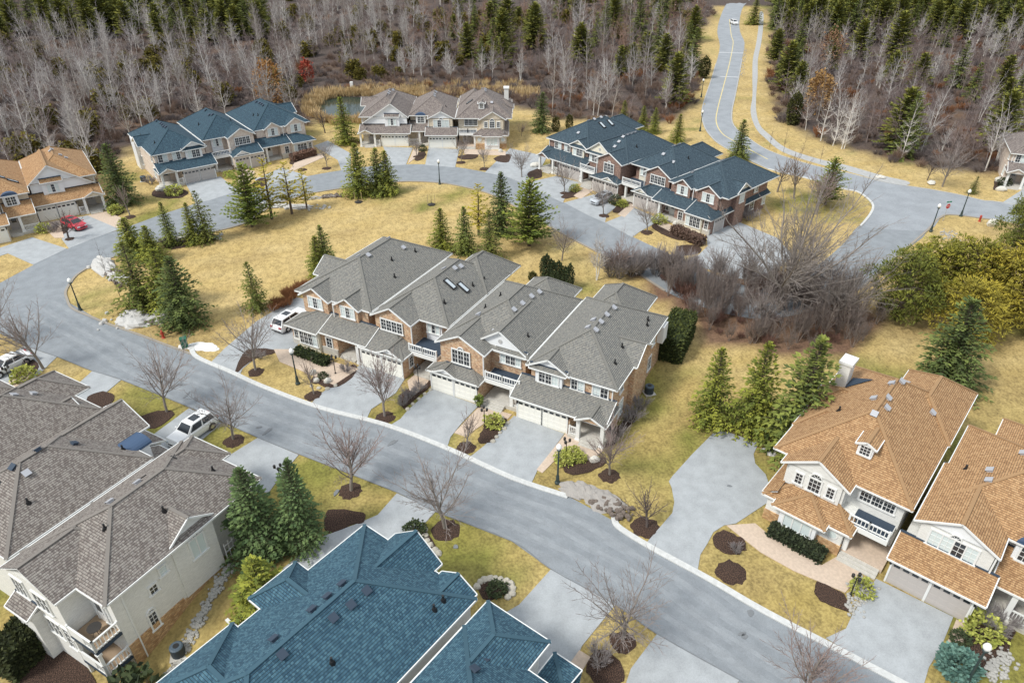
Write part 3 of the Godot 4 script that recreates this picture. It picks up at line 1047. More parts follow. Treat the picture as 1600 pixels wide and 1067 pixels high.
func sheet(called: String, pl: PackedVector2Array, y: float, m: Material, flat := true) -> MeshInstance3D:
	var b := MB.new()
	var t := Geometry2D.triangulate_polygon(pl)
	if t.is_empty():
		print("no triangles: ", called, " ", pl.size())
	for i in range(0, t.size(), 3):
		var p := []
		for k in 3:
			var q := pl[t[i + k]]
			p.append(Vector3(q.x, (0.0 if flat else ground(q.x, q.y)) + y, q.y))
		if (p[1] - p[0]).cross(p[2] - p[0]).y < 0: p = [p[0], p[2], p[1]]
		b.tri(p[0], p[1], p[2])
	# the thickness of the sheet, down into the soil
	var cw := Geometry2D.is_polygon_clockwise(pl)
	for i in pl.size():
		var q := pl[i]
		var w := pl[(i + 1) % pl.size()]
		if cw: var z := q; q = w; w = z
		var h0 := 0.0 if flat else ground(q.x, q.y)
		var h1 := 0.0 if flat else ground(w.x, w.y)
		b.quad(Vector3(q.x, h0 + y, q.y), Vector3(w.x, h1 + y, w.y), Vector3(w.x, h1 - .08, w.y), Vector3(q.x, h0 - .08, q.y))
	return struct(called, b.mesh(m))

func ribbon(called: String, ln: PackedVector2Array, w: float, y0: float, y1: float, m: Material) -> MeshInstance3D:
	# a strip along a line (a kerb, an edging, a painted line), with its sides
	var b := MB.new()
	var L := []
	for i in ln.size():
		var d := (ln[mini(i + 1, ln.size() - 1)] - ln[maxi(i - 1, 0)]).normalized()
		var s := Vector2(-d.y, d.x) * w / 2
		L.append([ln[i] - s, ln[i] + s])
	for i in ln.size() - 1:
		var p := [L[i][0], L[i + 1][0], L[i + 1][1], L[i][1]]
		var t := []
		var u := []
		for q in p:
			t.append(Vector3(q.x, y1, q.y))
			u.append(Vector3(q.x, y0, q.y))
		b.quad(t[0], t[3], t[2], t[1])
		b.quad(t[0], t[1], u[1], u[0])
		b.quad(t[2], t[3], u[3], u[2])
	return struct(called, b.mesh(m))

func disc(x: float, z: float, rx: float, rz: float, turn: float, n := 18, wob := .1) -> PackedVector2Array:
	var o := PackedVector2Array()
	for i in n:
		var a := TAU * i / n
		var k := 1.0 + rng.randf_range(-wob, wob)
		o.append(Vector2(x, z) + Vector2(cos(a) * rx * k, sin(a) * rz * k).rotated(turn))
	return o

func mulch(x: float, z: float, r := 1.1, rz := -1.0, turn := 0.0) -> void:
	# a mound of bark
	var b := MB.new()
	var p := disc(x, z, r, rz if rz > 0 else r, turn, 22, .13)
	var y := ground(x, z)
	var top := Vector3(x, y + .17, z)
	for i in p.size():
		var q := p[i]
		var w := p[(i + 1) % p.size()]
		var m := q.lerp(Vector2(x, z), .45)
		var o := w.lerp(Vector2(x, z), .45)
		var e := [Vector3(q.x, y - .01, q.y), Vector3(w.x, y - .01, w.y), Vector3(m.x, y + .13, m.y), Vector3(o.x, y + .13, o.y)]
		b.tri(e[0], e[2], e[1]); b.tri(e[1], e[2], e[3]); b.tri(e[2], top, e[3])
	struct("mulch_bed", b.mesh(M.mulch))

func bed(a: Array) -> void:
	var p := poly(a)
	var c := Vector2.ZERO
	for q in p: c += q / p.size()
	for i in p.size(): p[i] = c + (p[i] - c) * (.88 + .07 * sin(i * 2.3 + c.x))
	var ln := smooth_line(p)
	for i in ln.size(): ln[i] += Vector2(fine.get_noise_2d(ln[i].x * 5.0, ln[i].y * 5.0), fine.get_noise_2d(ln[i].y * 5.0, ln[i].x * 5.0)) * .22
	sheet("mulch_bed", ln, .06, M.mulch, false)

func terrain() -> void:
	var xs := []
	var zs := []
	var x := -560.0
	while x <= 560.0:
		xs.append(x)
		x += 2.0 if absf(x) < 118 else 5.0 if absf(x) < 200 else 14.0
	var z := -2.0
	while z >= -720.0:
		zs.append(z)
		z -= 2.0 if z > -215 else 8.0
	var pts := []
	var cols := []
	for zz in zs:
		var row := []
		var cr := []
		for xx in xs:
			var p := Vector2(xx, zz)
			var e := -20.0
			if zz > -330 and xx > -330 and xx < 330: e = edge_dist(p, lawn_zone)
			var y := ground(xx, zz)
			var w := smoothstep(-3.0, 2.0, e + patch.get_noise_2d(xx * 4.0, zz * 4.0) * 3.0)
			y += (1.0 - w) * (hills.get_noise_2d(xx, zz) * .7 + .1)
			row.append(Vector3(xx, y, zz))
			# what grows there: straw, green grass, or the litter of the woods
			var g := patch.get_noise_2d(xx, zz) * .5 + .5
			var f := fine.get_noise_2d(xx, zz) * .5 + .5
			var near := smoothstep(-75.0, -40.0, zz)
			f = clampf(f + .35 * fine.get_noise_2d(xx * .35 + zz * .12, zz * 1.6 + 70.0), 0, 1)
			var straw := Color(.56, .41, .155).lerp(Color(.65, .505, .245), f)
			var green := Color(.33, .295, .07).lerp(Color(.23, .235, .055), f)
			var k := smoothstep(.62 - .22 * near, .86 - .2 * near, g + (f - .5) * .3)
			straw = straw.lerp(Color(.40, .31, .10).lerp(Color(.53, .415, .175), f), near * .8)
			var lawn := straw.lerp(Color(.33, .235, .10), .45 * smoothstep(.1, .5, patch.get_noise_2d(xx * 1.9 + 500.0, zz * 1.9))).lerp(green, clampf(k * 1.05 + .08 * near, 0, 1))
			var litter := Color(.075, .058, .055).lerp(Color(.135, .10, .085), f)
			litter = litter.lerp(Color(.20, .115, .065), smoothstep(.55, .85, g))
			if thicket_zone.size() and Geometry2D.is_point_in_polygon(p, thicket_zone): lawn = Color(.20, .115, .075).lerp(Color(.27, .17, .11), f)
			cr.append(litter.lerp(lawn, w))
		pts.append(row)
		cols.append(cr)
	var b := MB.new()
	for j in zs.size() - 1:
		for i in xs.size() - 1:
			b.tric(pts[j][i], pts[j][i + 1], pts[j + 1][i + 1], cols[j][i], cols[j][i + 1], cols[j + 1][i + 1])
			b.tric(pts[j][i], pts[j + 1][i + 1], pts[j + 1][i], cols[j][i], cols[j + 1][i + 1], cols[j + 1][i])
	struct("ground", b.mesh(M.ground))

func _ready() -> void:
	var cam := Camera3D.new()
	cam.name = "camera"
	cam.position = Vector3(0, 42, 0)
	cam.rotation_degrees = Vector3(-32.5, 0, 0)
	cam.fov = 51.38
	cam.far = 2000.0
	add_child(cam)
	cam.current = true
	var env := Environment.new()
	env.background_mode = Environment.BG_SKY
	var sm := ProceduralSkyMaterial.new()
	sm.sky_top_color = Color(.94, .97, 1.0)
	sm.sky_horizon_color = Color(.58, .61, .66)
	sm.sky_curve = .35
	sm.sky_energy_multiplier = 1.0
	sm.ground_bottom_color = Color(.5, .48, .45)
	sm.ground_horizon_color = Color(.85, .87, .88)
	sm.sun_angle_max = 0.0
	var sky := Sky.new()
	sky.sky_material = sm
	env.sky = sky
	env.tonemap_mode = Environment.TONE_MAPPER_LINEAR
	env.tonemap_exposure = 1.12
	env.sdfgi_enabled = true
	env.ssao_enabled = true
	env.ssil_enabled = true
	var we := WorldEnvironment.new()
	we.name = "environment"
	we.environment = env
	add_child(we)
	var sun := DirectionalLight3D.new()
	sun.name = "sun"
	sun.light_energy = 0.95
	sun.light_color = Color(1.0, .985, .955)
	sun.light_angular_distance = 13.0
	sun.shadow_enabled = true
	sun.rotation_degrees = Vector3(-50, -58, 0)
	add_child(sun)

	hills.seed = 2; hills.frequency = .03
	patch.seed = 9; patch.frequency = .035; patch.fractal_octaves = 3
	fine.seed = 4; fine.frequency = .22; fine.fractal_octaves = 2
	lawn_zone = poly([-117.6, -83.7, -99.0, -103.4, -80.5, -116.2, -69.9, -114.7, -73.2, -133.7, -61.9, -146.5, -50.1, -151.2, -42.2, -146.5, -42.0, -155.6, -32.9, -153.6, -30.6, -174.7, 0.0, -167.0, 9.7, -156.1, 19.2, -153.6, 26.3, -146.5, 35.7, -153.6, 42.6, -169.9, 51.0, -204.6, 59.0, -242.7, 76.0, -295.8, 99.6, -370.1, 120.7, -370.1, 94.7, -280.7, 73.5, -213.1, 62.4, -176.0, 57.5, -151.2, 61.8, -139.0, 67.4, -128.8, 73.9, -122.7, 82.8, -120.4, 91.1, -119.4, 134.0, -108.8, 57.0, -14.9, -53.8, -14.9])
	thicket_zone = poly([15.3, -82.2, 23.9, -81.8, 37.5, -82.7, 41.7, -73.8, 43.0, -69.1, 36.0, -62.6, 30.6, -62.6, 26.4, -64.4, 21.8, -65.7, 19.5, -72.0])
	pond = poly([-45.4, -167.0, -45.5, -174.7, -42.0, -177.9, -37.2, -177.2, -32.1, -176.0, -29.2, -165.3, -30.4, -156.7, -38.4, -153.6, -42.7, -158.7])
	textures()
	terrain()
	roads()
	plants()
	houses()
	vehicles()
	furniture()
	gardens()
	trees()
	forest()

func roads() -> void:
	# the streets
	sheet("road", poly([29.6, -13.8, 21.7, -20.8, 14.5, -26.1, 9.7, -29.5, 7.2, -31.8, 2.8, -34.9, 0.0, -37.5, -6.4, -40.7, -9.5, -42.7, -18.8, -47.4, -23.2, -49.7, -31.0, -54.1, -40.0, -58.8, -43.4, -60.2, -48.4, -62.8, -53.4, -65.1, -57.3, -67.5, -70.3, -70.5, -91.5, -73.5, -97.5, -80.1, -75.3, -77.5, -64.8, -79.7, -63.5, -84.8, -55.8, -79.2, -55.2, -77.2, -54.2, -75.6, -52.3, -73.2, -49.2, -71.3, -46.1, -69.5, -41.4, -67.1, -37.7, -65.1, -34.1, -63.2, -25.2, -57.6, -18.4, -54.0, -11.9, -51.5, -5.7, -48.1, 0.0, -44.4, 4.6, -42.3, 8.1, -39.5, 10.7, -37.0, 17.6, -31.2, 24.2, -26.3, 36.4, -16.8]), .030, M.asphalt)
	sheet("road", smooth_line(poly([-63.5, -84.8, -61.5, -90.0, -60.3, -92.5, -57.6, -96.1, -55.5, -99.2, -53.8, -101.9, -50.5, -106.1, -48.6, -108.3, -44.0, -112.6, -40.1, -115.6, -35.3, -119.4, -30.1, -122.4, -24.2, -124.8, -19.2, -125.5, -15.6, -125.5, -10.1, -124.1, -4.8, -121.4, -1.1, -119.4, 2.2, -115.3, 6.1, -109.7, 8.1, -107.2, 11.8, -101.9, 13.9, -99.2, 17.3, -93.8, 23.4, -85.6, 27.7, -80.4, 30.8, -78.3, 34.9, -80.1, 41.0, -85.2, 46.8, -91.7, 51.7, -98.0, 55.0, -98.0, 60.7, -96.1, 52.0, -87.1, 43.4, -78.0, 34.7, -72.3, 28.2, -70.8, 22.9, -73.5, 19.0, -77.5, 15.7, -83.3, 12.2, -88.1, 9.1, -92.3, 5.2, -98.0, 1.5, -103.9, -3.1, -110.2, -7.3, -113.5, -12.3, -115.9, -19.1, -116.5, -27.0, -113.8, -33.3, -110.8, -35.9, -108.0, -37.7, -105.5, -38.9, -101.9, -40.0, -98.4, -42.9, -95.9, -46.0, -94.3, -49.7, -92.1, -52.6, -88.5, -54.8, -86.1, -55.7, -84.2, -56.2, -81.8, -55.8, -79.2, -59.3, -81.5]), true, 3), .036, M.asphalt)
	sheet("road", smooth_line(poly([108.8, -365.3, 97.0, -347.4, 89.4, -327.2, 79.7, -295.8, 71.7, -266.9, 66.1, -240.5, 58.2, -213.1, 52.1, -193.0, 45.8, -172.9, 42.5, -161.4, 40.6, -151.2, 40.1, -143.3, 41.0, -135.7, 45.6, -123.1, 50.9, -118.1, 55.0, -113.2, 56.9, -111.7, 57.3, -108.5, 56.8, -105.5, 54.9, -102.1, 52.2, -98.0, 54.4, -96.6, 60.7, -96.1, 65.1, -100.9, 66.5, -101.9, 68.5, -101.6, 71.6, -100.4, 73.7, -99.7, 82.2, -93.4, 87.7, -101.4, 77.9, -106.9, 75.4, -107.7, 72.9, -110.2, 69.0, -112.9, 63.7, -115.9, 58.9, -120.7, 54.6, -124.5, 51.6, -128.4, 48.8, -133.7, 47.5, -139.9, 46.7, -150.2, 49.2, -161.4, 53.8, -176.0, 60.3, -196.7, 67.6, -220.3, 75.5, -246.1, 79.7, -266.9, 86.5, -292.7, 98.5, -331.0, 112.7, -365.3]), true, 3), .042, M.asphalt_far)
	ribbon("yellow_line", smooth_line(poly([83.4, -295.8, 74.9, -260.4, 71.8, -246.1, 63.4, -217.6, 56.9, -196.7, 51.4, -179.2, 46.7, -164.1, 43.8, -153.6, 42.9, -145.1, 44.1, -139.0, 47.2, -128.4]), false), .2, .046, .05, mat(.66, .54, .24))
	for q in [[63.3, -230.0, 70.4, -229.0], [53.5, -197.5, 60.3, -196.0]]: ribbon("stop_line", poly(q), .35, .046, .05, mat(.75, .76, .76))
	sheet("path", smooth_line(poly([99.9, -312.5, 90.2, -280.7, 79.3, -246.1, 70.8, -220.3, 63.9, -196.7, 58.0, -176.0, 53.4, -161.4, 50.9, -148.8, 50.7, -141.6, 51.3, -133.0, 55.0, -126.6, 58.8, -122.4, 62.7, -117.5, 65.8, -114.7, 67.6, -116.5, 64.4, -119.7, 60.3, -125.2, 56.5, -128.8, 52.8, -135.3, 52.3, -143.8, 52.4, -150.7, 54.7, -161.4, 58.9, -176.0, 65.3, -196.7, 72.3, -220.3, 80.9, -246.1, 91.9, -280.7, 101.4, -312.5])), .048, M.path)
	# kerbs: pale concrete along the street in front, a dark grass edge round the green
	ribbon("kerb", smooth_line(poly([-34.9, -65.0, -34.3, -63.6, -32.9, -62.3, -29.0, -60.0, -25.2, -57.6, -18.4, -54.0, -11.9, -51.5, -5.7, -48.1, 0.0, -44.4, 4.6, -42.2]), false), .5, 0.0, .12, M.kerb)
	ribbon("kerb", smooth_line(poly([8.2, -40.3, 8.1, -39.5, 8.5, -38.7, 10.6, -36.8, 14.3, -33.9, 17.6, -31.1, 24.2, -26.2, 36.4, -16.8]), false), .5, 0.0, .12, M.kerb)
	ribbon("kerb", smooth_line(poly([-34.1, -63.2, -37.7, -65.1, -41.4, -67.1, -46.1, -69.5, -49.2, -71.3, -52.3, -73.2, -54.2, -75.6, -55.2, -77.2, -55.8, -79.2, -56.2, -81.8, -55.7, -84.2, -54.8, -86.1, -52.6, -88.5, -49.7, -92.1, -46.0, -94.3, -42.9, -95.9, -40.0, -98.4, -38.9, -101.9, -37.7, -105.5, -35.9, -108.0, -33.3, -110.8, -27.0, -113.8, -19.1, -116.5, -12.3, -115.9, -7.3, -113.5, -3.1, -110.2, 1.5, -103.9, 5.2, -98.0, 9.1, -92.3, 12.2, -88.1, 15.7, -83.3, 19.0, -77.5]), false), .28, 0.0, .11, mat(.30, .27, .23))
	ribbon("kerb", smooth_line(poly([45.6, -123.1, 50.9, -118.1, 55.0, -113.2, 56.9, -111.7, 57.3, -108.5, 56.8, -105.5, 54.9, -102.1, 51.5, -97.5]), false), .34, 0.0, .12, M.kerb)
	ribbon("kerb", smooth_line(poly([87.7, -101.4, 77.9, -106.9, 75.4, -107.7, 72.9, -110.2, 69.0, -112.9, 63.7, -115.9, 58.9, -120.7, 54.6, -124.5, 51.6, -128.4, 48.8, -133.7, 47.5, -139.9, 46.7, -150.2, 49.2, -161.4, 53.8, -176.0, 60.3, -196.7, 67.6, -220.3]), false), .26, 0.0, .12, M.path)
	ribbon("kerb", smooth_line(poly([43.4, -78.0, 52.0, -87.1, 60.7, -96.1, 63.5, -99.4, 65.1, -100.9, 66.5, -101.9, 68.5, -101.6, 71.6, -100.4, 73.7, -99.7]), false), .3, 0.0, .11, mat(.30, .27, .23))
	ribbon("kerb", smooth_line(poly([58.2, -213.1, 52.1, -193.0, 45.8, -172.9, 42.5, -161.4, 40.6, -151.2, 40.1, -143.3, 41.0, -135.7, 45.6, -123.1]), false), .26, 0.0, .12, M.path)
	# driveways
	var dr := [
		[-31.8, -61.3, -31.2, -64.4, -29.5, -70.1, -26.4, -75.9, -24.0, -75.1, -23.4, -64.4, -25.9, -64.2, -27.4, -62.3, -28.0, -60.6, -27.9, -59.1, -30.2, -60.4],
		[-15.9, -61.3, -10.9, -58.8, -11.5, -56.4, -13.5, -53.8, -13.7, -52.2, -16.4, -53.3, -19.4, -54.8, -19.1, -56.0, -18.0, -57.7],
		[-8.0, -57.1, -3.2, -54.4, -4.7, -51.7, -5.6, -49.7, -5.8, -48.2, -8.7, -49.7, -11.5, -51.2, -10.5, -52.3, -10.0, -53.6],
		[0.2, -52.8, 4.8, -50.2, 2.2, -45.4, 1.6, -43.7, -1.1, -45.1, -3.8, -46.9, -2.5, -48.5],
		[19.0, -50.9, 22.2, -48.9, 21.3, -47.4, 21.1, -46.2, 21.6, -44.8, 21.4, -42.0, 17.6, -39.3, 16.6, -39.1, 15.6, -38.4, 14.9, -37.3, 14.1, -36.2, 13.6, -34.8, 11.9, -36.0, 10.3, -37.4, 12.8, -40.4, 13.2, -41.6, 13.3, -43.3, 13.2, -44.0, 13.6, -44.6, 15.9, -47.4],
		[26.3, -34.0, 30.2, -30.8, 28.1, -28.4, 26.7, -27.1, 25.4, -25.4, 23.0, -27.2, 20.9, -29.2, 22.5, -29.9, 23.3, -30.9],
		[-9.5, -42.6, -6.1, -40.6, -7.0, -39.1, -9.7, -37.3, -12.1, -34.3, -14.4, -32.6, -16.9, -34.8, -16.0, -36.0, -14.5, -38.0, -12.1, -39.3, -10.7, -40.2],
		[2.9, -34.9, 7.2, -31.8, 4.6, -28.6, 3.2, -25.5, -4.2, -28.6, 0.5, -31.8],
		[9.7, -29.5, 14.3, -26.2, 12.3, -23.9, 6.2, -23.9, 7.6, -27.0],
		[-31.0, -54.0, -27.1, -51.7, -28.5, -48.3, -31.5, -46.6, -33.2, -49.1],
		[-23.1, -49.6, -18.8, -47.3, -19.6, -44.8, -20.1, -42.7, -22.7, -42.7, -25.5, -45.4, -24.9, -47.2],
		[-43.4, -60.2, -39.7, -58.6, -40.4, -55.6, -41.3, -53.8, -43.3, -52.8, -44.0, -55.8],
		[-53.3, -65.0, -48.5, -62.8, -48.6, -59.6, -49.9, -55.3, -51.4, -51.9, -55.4, -58.0, -54.0, -62.0],
		[-68.3, -99.4, -64.8, -101.6, -57.5, -96.6, -60.2, -92.3, -61.4, -89.8, -63.9, -92.7],
		[-71.2, -90.0, -68.7, -93.6, -61.7, -89.8, -63.5, -84.8, -69.0, -88.3, -70.9, -85.6],
		[-55.3, -115.6, -50.6, -119.1, -45.2, -112.0, -48.6, -107.7, -50.2, -106.6, -53.0, -111.7],
		[-44.2, -117.8, -41.2, -123.8, -36.9, -120.4, -35.2, -118.8, -39.8, -115.3, -42.7, -113.5],
		[-38.5, -136.5, -36.5, -139.9, -30.4, -131.8, -28.7, -122.7, -30.2, -122.1, -32.1, -128.0],
		[-25.0, -136.1, -19.1, -135.3, -19.2, -125.2, -24.4, -124.5, -23.2, -129.9],
		[-16.1, -135.3, -10.1, -134.5, -10.2, -123.8, -15.7, -125.2],
		[-0.4, -134.9, 6.6, -129.9, 5.2, -123.8, 2.2, -115.3, -1.1, -119.1, -4.8, -121.1],
		[7.7, -119.4, 11.4, -116.2, 8.8, -110.2, 8.1, -106.9, 6.0, -109.7, 2.4, -115.0, 3.8, -116.8],
		[13.4, -110.5, 16.4, -105.0, 14.5, -102.1, 13.9, -98.9, 11.7, -101.6, 8.3, -106.9, 10.3, -108.3],
		[19.0, -105.0, 22.5, -99.9, 18.6, -95.6, 17.2, -93.6, 13.9, -98.9, 16.6, -101.4],
		[28.3, -95.6, 33.6, -99.7, 37.9, -93.4, 38.2, -87.5, 31.6, -79.7, 28.0, -81.5, 23.3, -85.6, 25.2, -87.5, 27.3, -90.6],
		[77.6, -106.6, 84.9, -112.9, 92.8, -108.8, 87.7, -101.4]]
	for i in dr.size(): sheet("driveway", poly(dr[i]), .048 + .004 * (i % 3), M.drive)
	ribbon("road_seam", smooth_line(poly([-53.4, -65.1, -48.4, -62.8, -43.4, -60.2, -40.0, -58.8, -31.0, -54.1, -23.2, -49.7, -18.8, -47.4, -9.5, -42.7, -6.4, -40.7, 0.0, -37.5, 2.8, -34.9, 7.2, -31.8, 9.7, -29.5, 14.5, -26.1]), false), .09, .05, .064, M.stain)
	# the wheel tracks of the street in front
	var mid := smooth_line(poly([-56.4, -73.5, -46.0, -66.4, -37.1, -60.4, -32.3, -58.2, -24.4, -53.5, -16.2, -49.3, -11.2, -46.7, -5.3, -43.4, 0.0, -40.7, 4.9, -37.8, 9.3, -34.2, 13.1, -30.6, 16.5, -27.4, 22.6, -22.7]), false)
	for q in [[-2.2, .5, 0], [-.75, .45, 0], [.8, .5, 0], [2.2, .45, 0], [-1.5, .5, 1], [1.5, .45, 1], [0.0, .35, 1]]:
		var ln := PackedVector2Array()
		for i in mid.size():
			var d := (mid[mini(i + 1, mid.size() - 1)] - mid[maxi(i - 1, 0)]).normalized()
			ln.append(mid[i] + Vector2(-d.y, d.x) * (q[0] + .12 * sin(i * .9 + q[0])))
		ribbon("wheel_track", ln, q[1], .03, .0335, M.wear_light if q[2] else M.wear)
	# old oil and tar marks
	rng.seed = 77
	for q in [Vector3(-23.45, 0, -51.10), Vector3(-22.46, 0, -50.55), Vector3(-32.04, 0, -56.03), Vector3(-30.87, 0, -55.40), Vector3(-24.87, 0, -51.66), Vector3(-13.32, 0, -49.38), Vector3(-12.87, 0, -49.12), Vector3(-10.71, 0, -48.94), Vector3(16.42, 0, -31.14), Vector3(15.40, 0, -29.50), Vector3(15.49, 0, -29.35), Vector3(-4.26, 0, -36.94), Vector3(-14.52, 0, -42.68), Vector3(18.15, 0, -43.43)]:
		sheet("road_stain", smooth_line(disc(q.x, q.z, rng.randf_range(.2, .55), rng.randf_range(.08, .22), rng.randf() * 3, 9, .3)), .066, M.stain)
	# paved walks
	for q in [[-25.8, -64.3, -24.1, -64.3, -17.8, -61.4, -15.9, -60.6, -17.9, -57.7, -21.9, -60.3, -24.5, -61.9], [-10.6, -58.4, -8.9, -61.6, -8.1, -60.9, -8.5, -58.2, -9.4, -56.4, -10.2, -56.8], [-5.3, -50.3, -4.3, -49.8, -1.5, -52.8, -0.4, -52.3, 0.0, -53.0, -3.1, -54.3],
			[2.1, -45.4, 2.6, -45.0, 3.9, -46.8, 7.0, -46.6, 8.1, -47.9, 6.1, -49.3, 4.9, -50.2], [16.8, -39.1, 19.1, -39.3, 19.9, -38.0, 22.8, -35.2, 24.4, -36.1, 25.9, -34.8, 23.6, -32.8, 20.6, -34.7, 18.7, -36.4, 17.7, -37.8], [30.3, -30.6, 31.0, -30.2, 29.7, -28.7, 29.0, -28.1, 28.2, -28.2],
			[4.4, -28.3, 5.1, -27.8, 3.6, -25.5, 2.4, -25.5], [10.0, -109.9, 11.1, -108.5, 13.8, -112.9, 12.7, -114.7], [16.2, -102.1, 17.1, -100.9, 19.4, -105.3, 18.8, -106.6], [21.5, -98.0, 22.8, -99.2, 27.3, -92.7, 26.1, -90.6], [-62.7, -103.2, -58.8, -100.4, -58.0, -96.8, -64.8, -101.6], [-70.3, -98.4, -68.2, -99.9, -64.0, -93.4, -65.4, -93.4],
			[-39.6, -126.2, -36.2, -131.8, -34.8, -129.9, -37.8, -123.8, -39.4, -120.4], [-18.9, -134.5, -17.7, -134.5, -17.8, -129.5, -18.9, -125.9], [-9.2, -134.5, -1.2, -133.3, -1.2, -130.6, -9.0, -131.4], [-49.2, -123.8, -45.4, -121.7, -44.4, -114.1, -45.4, -112.9], [-50.8, -58.3, -49.9, -60.2, -49.1, -59.6, -49.0, -55.8, -49.9, -55.3, -51.2, -56.3]]:
		sheet("walkway", poly(q), .062, M.stone_path)
	for q in [[-26.7, -27.2, -26.3, -27.5, -25.8, -27.3, -26.1, -27.0], [-25.3, -26.6, -25.0, -26.9, -24.5, -26.6, -24.8, -26.3], [-24.8, -28.0, -24.5, -28.3, -24.0, -28.0, -24.4, -27.7]]:
		sheet("stepping_stone", poly(q), .06, M.concrete, false)
	# the pond
	var w := MB.new()
	var pp := smooth_line(pond)
	var t := Geometry2D.triangulate_polygon(pp)
	for i in range(0, t.size(), 3): w.tri(Vector3(pp[t[i]].x, -.45, pp[t[i]].y), Vector3(pp[t[i + 1]].x, -.45, pp[t[i + 1]].y), Vector3(pp[t[i + 2]].x, -.45, pp[t[i + 2]].y))
	var wm := mat(.03, .05, .042, .06)
	struct("pond_water", w.mesh(wm))

# ---------------------------------------------------------------- the kinds of houses, x from the left corner, street side at z = 0
func mirror(w: float) -> void:
	MX = w / 2

func bay_house(w := 9.4, depth := 18.2) -> void:
	# an end house: bay window, two small gables, entry at the right
	wall(0, 4.4, -13, -.35, 0, 2.65); wall(4.4, 6.2, -13, -.45, 0, 2.65); wall(6.2, w - .1, -13, -2.4, 0, 2.7)
	wall(1.2, 4.0, -.5, 0.0, 0, 2.45, "cream", "bay")
	wall(-.06, 6.2, -.6, -.28, 0, .9, "concrete", "plinth")
	wall(.1, w - .6, -depth + .8, -2.75, 2.6, 5.1); wall(0, w - .2, -depth + .9, -2.7, 0, 2.6)
	shed(-.5, 4.1, .35, -2.6, 2.6, 3.75, true, false)
	shed(4.1, w + .9, -.05, -2.6, 2.72, 3.75)
	hip(-.6, w - .5, -depth, -3.0, 5.2, .57, 1, 1, "z", "", .4, "roof", true)
	hip(.4, 3.8, -9, -2.3, 5.22, .62, 0, -1, "z", WM, .38, "gable_roof")
	hip(5.2, 7.8, -9, -2.3, 5.24, .66, 0, -1, "z", WM, .38, "gable_roof")
	wall(.4, 3.8, -3, -2.32, 3.2, 5.25); wall(5.2, 7.8, -3, -2.32, 3.2, 5.25)
	win(2.1, 3.95, -2.32, "f", 1.9, 1.25, "101", 2, 3); win(6.5, 3.95, -2.32, "f", 1.8, 1.25, "101", 2, 3)
	win(2.6, .75, .0, "f", 2.4, 1.45, "0001", 2, 3); win(.6, .75, -.35, "f", .6, 1.3, "0", 2, 3); win(5.1, .7, -.45, "f", .8, 1.4, "0", 2, 3)
	win(8.8, .8, -2.4, "f", .5, 1.3, "0"); door(7.8, .3, -2.4)
	post(8.9, -.45); steps(6.4, 8.4, -.6, 1, .4)
	wall(6.2, w - .2, -2.4, -.6, 0, .3, "concrete", "porch_floor")
	downspout(4.6, -2.3, 3.6, 5.2)

func gable_house(w := 8.7, depth := 16.8) -> void:
	# one brick gable above a hipped garage roof, a balcony on the right
	wall(0, 5.3, -13, -.35, 0, 2.7); wall(5.3, w - .1, -13, -4.4, 0, 2.8)
	wall(.5, 4.9, -depth + .2, -2.55, 2.5, 5.2); wall(4.9, w - .6, -depth + .2, -4.7, 2.5, 5.1)
	shed(0, 5.6, .1, -2.5, 2.62, 3.6, false, true)
	hip(2.7, 4.9, -2.2, -.1, 2.66, .55, 0, -1, "z", GM, .3, "garage_gable")
	hip(.45, w - .5, -depth, -4.2, 5.2, .62, 1, 1, "z", "", .4, "roof", true)
	hip(.5, 4.8, -9, -2.5, 5.22, .56, 0, -1, "z", WM, .38, "gable_roof")
	hip(5.6, 7.4, -9, -4.3, 5.22, .6, 1, -1, "z", "", .3, "gable_roof")
	wall(5.6, 7.5, -4.8, -4.3, 2.8, 5.2, GM, "bay")
	win(2.6, 3.75, -2.5, "f", 2.7, 1.25, "0000", 2, 3); win(6.5, 3.7, -4.3, "f", 1.5, 1.3, "101", 1, 3)
	garage(1.25, -.35); garage(3.9, -.35)
	balcony(5.1, w - .2, -4.4, -1.6)
	post(8.1, -2.0); door(6.4, .3, -4.4, "f", "door_grey"); wall(5.5, w - .2, -4.4, -1.6, 0, .3, "concrete", "porch_floor"); steps(5.8, 7.8, -1.6, 1, .4)
	win(5.32, .9, -1.6, "r", .7, 1.2, "0")
	downspout(5.05, -2.5, 2.6, 5.2)

